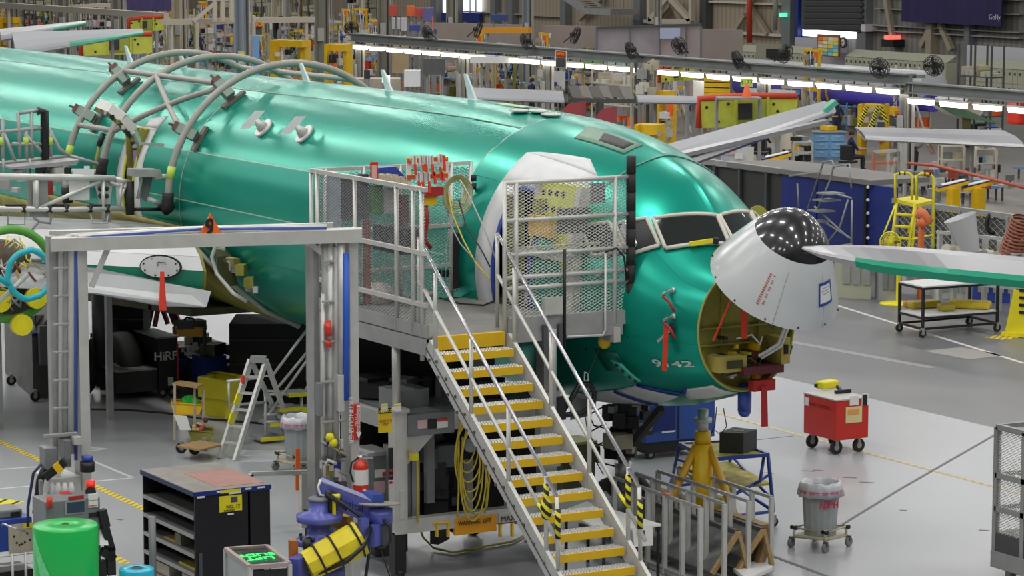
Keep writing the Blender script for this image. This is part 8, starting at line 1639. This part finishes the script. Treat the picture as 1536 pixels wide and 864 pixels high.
boxw('cork_board', 'tan cork board behind the red tall ladder', 'board', 588, 613, 66, 110, 132, mat('cork', (.46, .36, .22), .8), foot=False); LTt = thing('lattice_tower', 'tall cream lattice tower in front of the light beam', 'tower', G(966, 200))
for i, x in enumerate((948, 954, 960, 966, 972, 978, 984)): p = GD(x, 94, 104 + .5 * (i % 2)); MB().bar(p, (p.x, p.y, 0), .07, .12).build('upright', [TAN, DKG, ALUP][i % 3], LTt)
for k in range(22): x0, y0 = random.uniform(948, 978), random.uniform(95, 160); MB().bar(GD(x0, y0, 103.9), GD(x0 + random.uniform(5, 12), y0 + random.choice([0, 0, 8, -8]), 103.9), .06).build('cross_piece', random.choice([TAN, ALUP, WHITE, DKG]), LTt)
for k in range(8): MB().box(GD(random.uniform(950, 982), random.uniform(96, 150), 103.7), (.3, .2, .35), random.random()).build('gear_box', random.choice([TAN, ALUP, DKG, CREAM]), LTt)
boxw('blue_partition', 'light blue partition right of the blue grey column', 'partition', 369, 388, 54, 82, 118, LBL); boxw('purple_curtain', 'dark violet curtain top left', 'curtain', 190, 262, -20, 16, 170, mat('violet_curtain', (.06, .045, .14), .8, 0, .3, 2, stretch=(4, 4, .3)), False)
boxw('white_awning', 'long white panel under the lighting beam', 'panel', 705, 822, 86, 95, 118, WHITE, False, 1.0); boxw('violet_panel', 'deep blue panel above the long white panel', 'panel', 704, 745, 80, 88, 121, BLU, False); boxw('grey_machine', 'dark framed machine beyond the crown under the beam', 'machine', 635, 668, 88, 112, 116, DKG, False)
boxw('white_device', 'white console box beside the red step ladder', 'console', 606, 630, 106, 130, 106, WHITE, False, .8); boxw('monitor', 'lit white monitor on the desk beyond the crown', 'monitor', 573, 585, 113, 124, 106, mat('screen_white', (.7, .75, .9), .4, emit=.9), False, .1); boxw('monitor', 'dark monitor on the desk beyond the crown', 'monitor', 546, 555, 105, 118, 106.5, BLK, False, .1)
boxw('cream_desk', 'long cream desk beyond the crown beneath the light beam', 'desk', 530, 600, 118, 122, 107, TAN, True, .8); YR = thing('pallet_rack', 'yellow pallet rack behind the lime sign', 'rack', G(1068, 190))
for y in (119, 127, 135, 142): MB().bar(GD(1056, y, 108), GD(1095, y + 1, 108), .12, .16).build('shelf_beam', YEL, YR); MB().bar(GD(1058, y + 3.5, 108.3), GD(1092, y + 4.5, 108.3), .3, .10).build('stored_length', [DKG, ALUP, BLK, DKG][y % 4], YR)
for x in (1056, 1075, 1095): p = GD(x, 116, 108.1); MB().bar(p, (p.x, p.y, 0), .12).build('upright', MGR, YR)
boxw('grey_cabinet', 'grey drawer cabinet in front of the yellow pallet rack', 'cabinet', 1040, 1056, 122, 148, 106, ALUL, False, .5)
boxw('green_nacelle', 'green and white cowl hanging below the light row', 'cowl', 912, 948, 92, 104, 118, mat('green_white', (.55, .62, .58), .4, 0, .5, 1, col2=(.02, .30, .20)), False, .5); boxw('green_nacelle', 'leaf green cowl left of the green and white one', 'cowl', 868, 908, 92, 103, 119, mat('leaf_green', (.10, .34, .05), .45), False, .5)
# generic dense clutter: stocked racks, benches and stands on the far floor
PAL = [TAN, TAN, TAN, ALUL, ALUL, ALUP, WHITE, WHITE, WHITE, BLK, DKG, DKG, YEL, RED, BLU, LBL, OLI, CREAM, PALE, PALE, mat('rose', (.50, .36, .32), .6), mat('rose', (.5, .36, .32), .6), mat('brown_box', (.26, .17, .10), .7), MGR, ORA]
KINDS = {}
def rack_proto(i):
    nm_ = ['tan posted wide', 'grey posted', 'cream posted', 'black posted', 'tan posted tall', 'grey posted narrow'][i]; T = thing('stocked_rack', nm_ + ' rack of mixed stock in the crowded far hall', 'rack', (0, 0, 0), nm_ + ' racks in the far hall', local=True); w_, h_ = 2.0 + .5 * (i % 3), 1.7 + .5 * (i % 4); mt = [TAN, ALUP, mat('cream_tube', (.62, .58, .48), .5), DKG][i % 4]
    mb = MB()
    for x in (-w_ / 2, 0, w_ / 2):
        for y in (-.3, .3): mb.bx(x - .03, x + .03, y - .03, y + .03, 0, h_ + (.5 if i % 2 else 0))
    stuff(mb.build('upright', mt, T)); nsh = 3 + i % 2
    for s in range(nsh):
        z = .2 + s * (h_ - .2) / nsh; MB().bx(-w_ / 2, w_ / 2, -.35, .35, z, z + .05).build('shelf', mt, T)
        mb = MB(); x = -w_ / 2 + .08
        while x < w_ / 2 - .15:
            ww_ = random.uniform(.08, .36); hh_ = random.uniform(.08, .42); mb.bx(x, x + ww_, random.uniform(-.35, -.1), .3, z + .05, z + .05 + hh_, random.randrange(7)); x += ww_ + random.uniform(.01, .08)
        stuff(mb.build('stock', random.sample(PAL, 7), T))
    return T
def bench_proto(i):
    nm_ = ['white topped open', 'tan topped backed', 'light blue topped open', 'grey topped backed', 'white topped long'][i]; T = thing('stocked_bench', nm_ + ' work bench covered in parts in the far hall', 'bench', (0, 0, 0), nm_ + ' benches in the far hall', local=True); w_ = 2.2 + .4 * (i % 3)
    MB().bx(-w_ / 2, w_ / 2, -.4, .4, .84, .90).build('worktop', [WHITE, TAN, LBL, ALUL][i % 4], T); mb = MB()
    for x in (-w_ / 2 + .05, w_ / 2 - .05):
        for y in (-.35, .35): mb.bx(x - .03, x + .03, y - .03, y + .03, 0, .85)
    mb.build('leg', ALUP, T); mb = MB()
    for k in range(14): x, y = random.uniform(-w_ / 2 + .1, w_ / 2 - .1), random.uniform(-.3, .3); s = random.uniform(.05, .3); mb.box((x, y, .9 + s / 2), (random.uniform(.06, .4), random.uniform(.06, .3), s), random.random() * 3, random.randrange(7))
    stuff(mb.build('stock', random.sample(PAL, 7), T)); mb = MB()
    for k in range(5): x = -w_ / 2 + .3 + k * w_ / 6; mb.bx(x, x + .3, -.2, .2, .05, random.uniform(.3, .75), k)
    stuff(mb.build('under_bench_box', random.sample(PAL, 5), T))
    if i % 2: MB().bx(-w_ / 2, w_ / 2, .36, .40, .9, 1.7).build('back_board', [PALE, WHITE, TAN][i % 3], T)
    return T
def stand_proto(i):
    nm_ = ['short yellow', 'white', 'tall grey', 'short tan', 'olive', 'tall yellow', 'short white'][i]; T = thing('assembly_stand', nm_ + ' portal shaped assembly stand in the far hall', 'stand', (0, 0, 0), nm_ + ' assembly stands in the far hall', local=True); h_ = 1.8 + .7 * (i % 3); mt = [YEL, WHITE, ALUP, TAN, OLI][i % 5]; mb = MB()
    for x in (-.5, .5): mb.bx(x - .05, x + .05, -.05, .05, 0, h_); mb.bar((x, 0, h_ * .8), (x, .8, 0), .06)
    mb.bx(-.6, .6, -.06, .06, h_ - .12, h_); mb.bx(-.5, .5, -.05, .05, h_ * .45, h_ * .5); mb.build('frame', mt, T); mb = MB()
    for k in range(9): mb.box((random.uniform(-.5, .5), random.uniform(-.3, .2), random.uniform(.3, h_ * .95)), (random.uniform(.08, .4), random.uniform(.05, .3), random.uniform(.08, .45)), random.random() * 3, random.randrange(6))
    stuff(mb.build('workpiece', random.sample(PAL, 6), T)); mb = MB()
    for k in range(6): mb.tube([(random.uniform(-.5, .5), random.uniform(-.3, .3), random.uniform(.3, h_)) for _ in range(4)], .02, 4)
    mb.build('hose', random.choice([BLK, WHITE, YEL]), T); return T
def tote_proto(i):
    nm_ = ['light blue', 'yellow', 'grey'][i]; T = thing('part_cart', nm_ + ' two deck parts cart in the far hall', 'cart', (0, 0, 0), nm_ + ' parts carts in the far hall', local=True); MB().bx(-.6, .6, -.35, .35, .2, .26).bx(-.6, .6, -.35, .35, .8, .85).build('deck', [LBL, YEL, ALUP, RED, BLU][i % 5], T); mb = MB()
    for x in (-.58, .58):
        for y in (-.33, .33): mb.bx(x - .025, x + .025, y - .025, y + .025, 0, 1.1)
    mb.build('post', [LBL, YEL, ALUP, RED, BLU][i % 5], T); mb = MB()
    for k in range(8): mb.box((random.uniform(-.45, .45), random.uniform(-.2, .2), random.choice([.4, .98])), (random.uniform(.1, .4), random.uniform(.1, .3), random.uniform(.1, .3)), random.random(), random.randrange(5))
    stuff(mb.build('load', random.sample(PAL, 5), T)); return T
def duct_proto(i):
    T = thing('pipe_bank', 'tall bank of cream pipes and boxes in the far hall', 'pipes', (0, 0, 0), 'pipe banks in the far hall', local=True); x = -1.2
    while x < 1.2: w_ = random.uniform(.05, .16); MB().bx(x, x + w_, -.1, .1, 0, random.uniform(2.6, 5.2)).build('riser', random.choice([TAN, CREAM, CREAM, ALUP, MGR, WHITE]), T); x += w_ + random.uniform(.08, .3)
    for k in range(7): MB().box((random.uniform(-1.1, 1.1), -.15, random.uniform(.8, 4)), (random.uniform(.15, .5), .2, random.uniform(.15, .5))).build('junction_box', random.choice([TAN, CREAM, DKG, ALUP, RED, WHITE, BLK]), T)
    MB().bx(-1.3, 1.3, -.12, -.05, 2.2, 2.35).build('header_pipe', CREAM, T); return T
protos = [rack_proto(i) for i in range(6)] + [bench_proto(i) for i in range(5)] + [stand_proto(i) for i in range(7)] + [tote_proto(i) for i in range(3)]
used = set(); pk = list(range(len(protos))); ND = len(protos); protos += [duct_proto(i) for i in range(4)]
OBS = []
bpy.context.view_layer.update()
for o in list(C.objects):
    if o.parent is None and 'category' in o:
        pts = [ob.matrix_world @ Vector(c_) for ob in [o] + list(o.children_recursive) if ob.type == 'MESH' for c_ in ob.bound_box]
        if pts:
            q = (min(p.x for p in pts), max(p.x for p in pts), min(p.y for p in pts), max(p.y for p in pts))
            if q[2] > 45 and q[1] - q[0] < 14 and q[3] - q[2] < 14 and o.name.split('.')[0] not in ('light_fixture', 'drum_fan'): OBS.append(q)
def place(px, py, which=None, rz=None, s=1.0):
    i = random.choice(pk) if which is None else which; P = G(px, py)
    D = dep(P)
    if P.y > (WY - 2 if px < 610 else LY - 2) or abs(P.y - BY) < 1.2 or (px > 1000 and D > 124) or (px > 595 and D > 148.5 - .043 * (px - 612)): return
    if which is None or i in used:
        r_ = 1.15
        if any(q[0] - r_ < P.x < q[1] + r_ and q[2] - .7 < P.y < q[3] + .7 for q in OBS): return
    OBS.append((P.x - .6, P.x + .6, P.y - .4, P.y + .4))
    o = protos[i] if i not in used else dup(protos[i]); used.add(i)
    o.location = P; o.rotation_euler.z = random.choice([0, 0, 0, .25, -.2]) if rz is None else rz; o.scale = (s,) * 3
# bands: (row y, x start, x end, step)
for (yy, xa, xb, st) in ((28, 0, 620, 19), (38, 0, 640, 19), (50, 0, 640, 20), (62, 5, 640, 22), (76, 130, 650, 24), (90, 200, 660, 26), (104, 250, 700, 28), (120, 400, 760, 30), (140, 560, 960, 26), (128, 560, 760, 24), (160, 760, 1000, 28),
                         (108, 620, 900, 28), (130, 600, 1010, 30), (150, 700, 1040, 34), (172, 780, 1050, 38), (196, 850, 1060, 40), (140, 990, 1290, 36), (165, 1080, 1330, 40), (192, 1130, 1540, 44), (215, 1340, 1560, 46), (160, 1370, 1540, 40), (238, 1130, 1215, 38), (248, 1400, 1540, 48)):
    x = xa + random.uniform(0, 12)
    while x < xb:
        for _ in range(3): place(x + random.uniform(-8, 8), yy + random.uniform(-6, 6))
        x += st * .8 * random.uniform(.8, 1.25)
for yy, xa, xb, st in ((40, 0, 300, 24), (60, 120, 560, 22), (72, 330, 600, 20), (90, 400, 600, 22)):
    x = xa
    while x < xb:
        place(x + random.uniform(-5, 5), yy + random.uniform(-3, 3), random.choice([ND, ND + 1, ND + 2, ND + 3, 0, 1, 2, 3]), 0, 1.1); x += st
for i in range(len(protos)):
    if i not in used: place(420 + i * 10, 92, i)
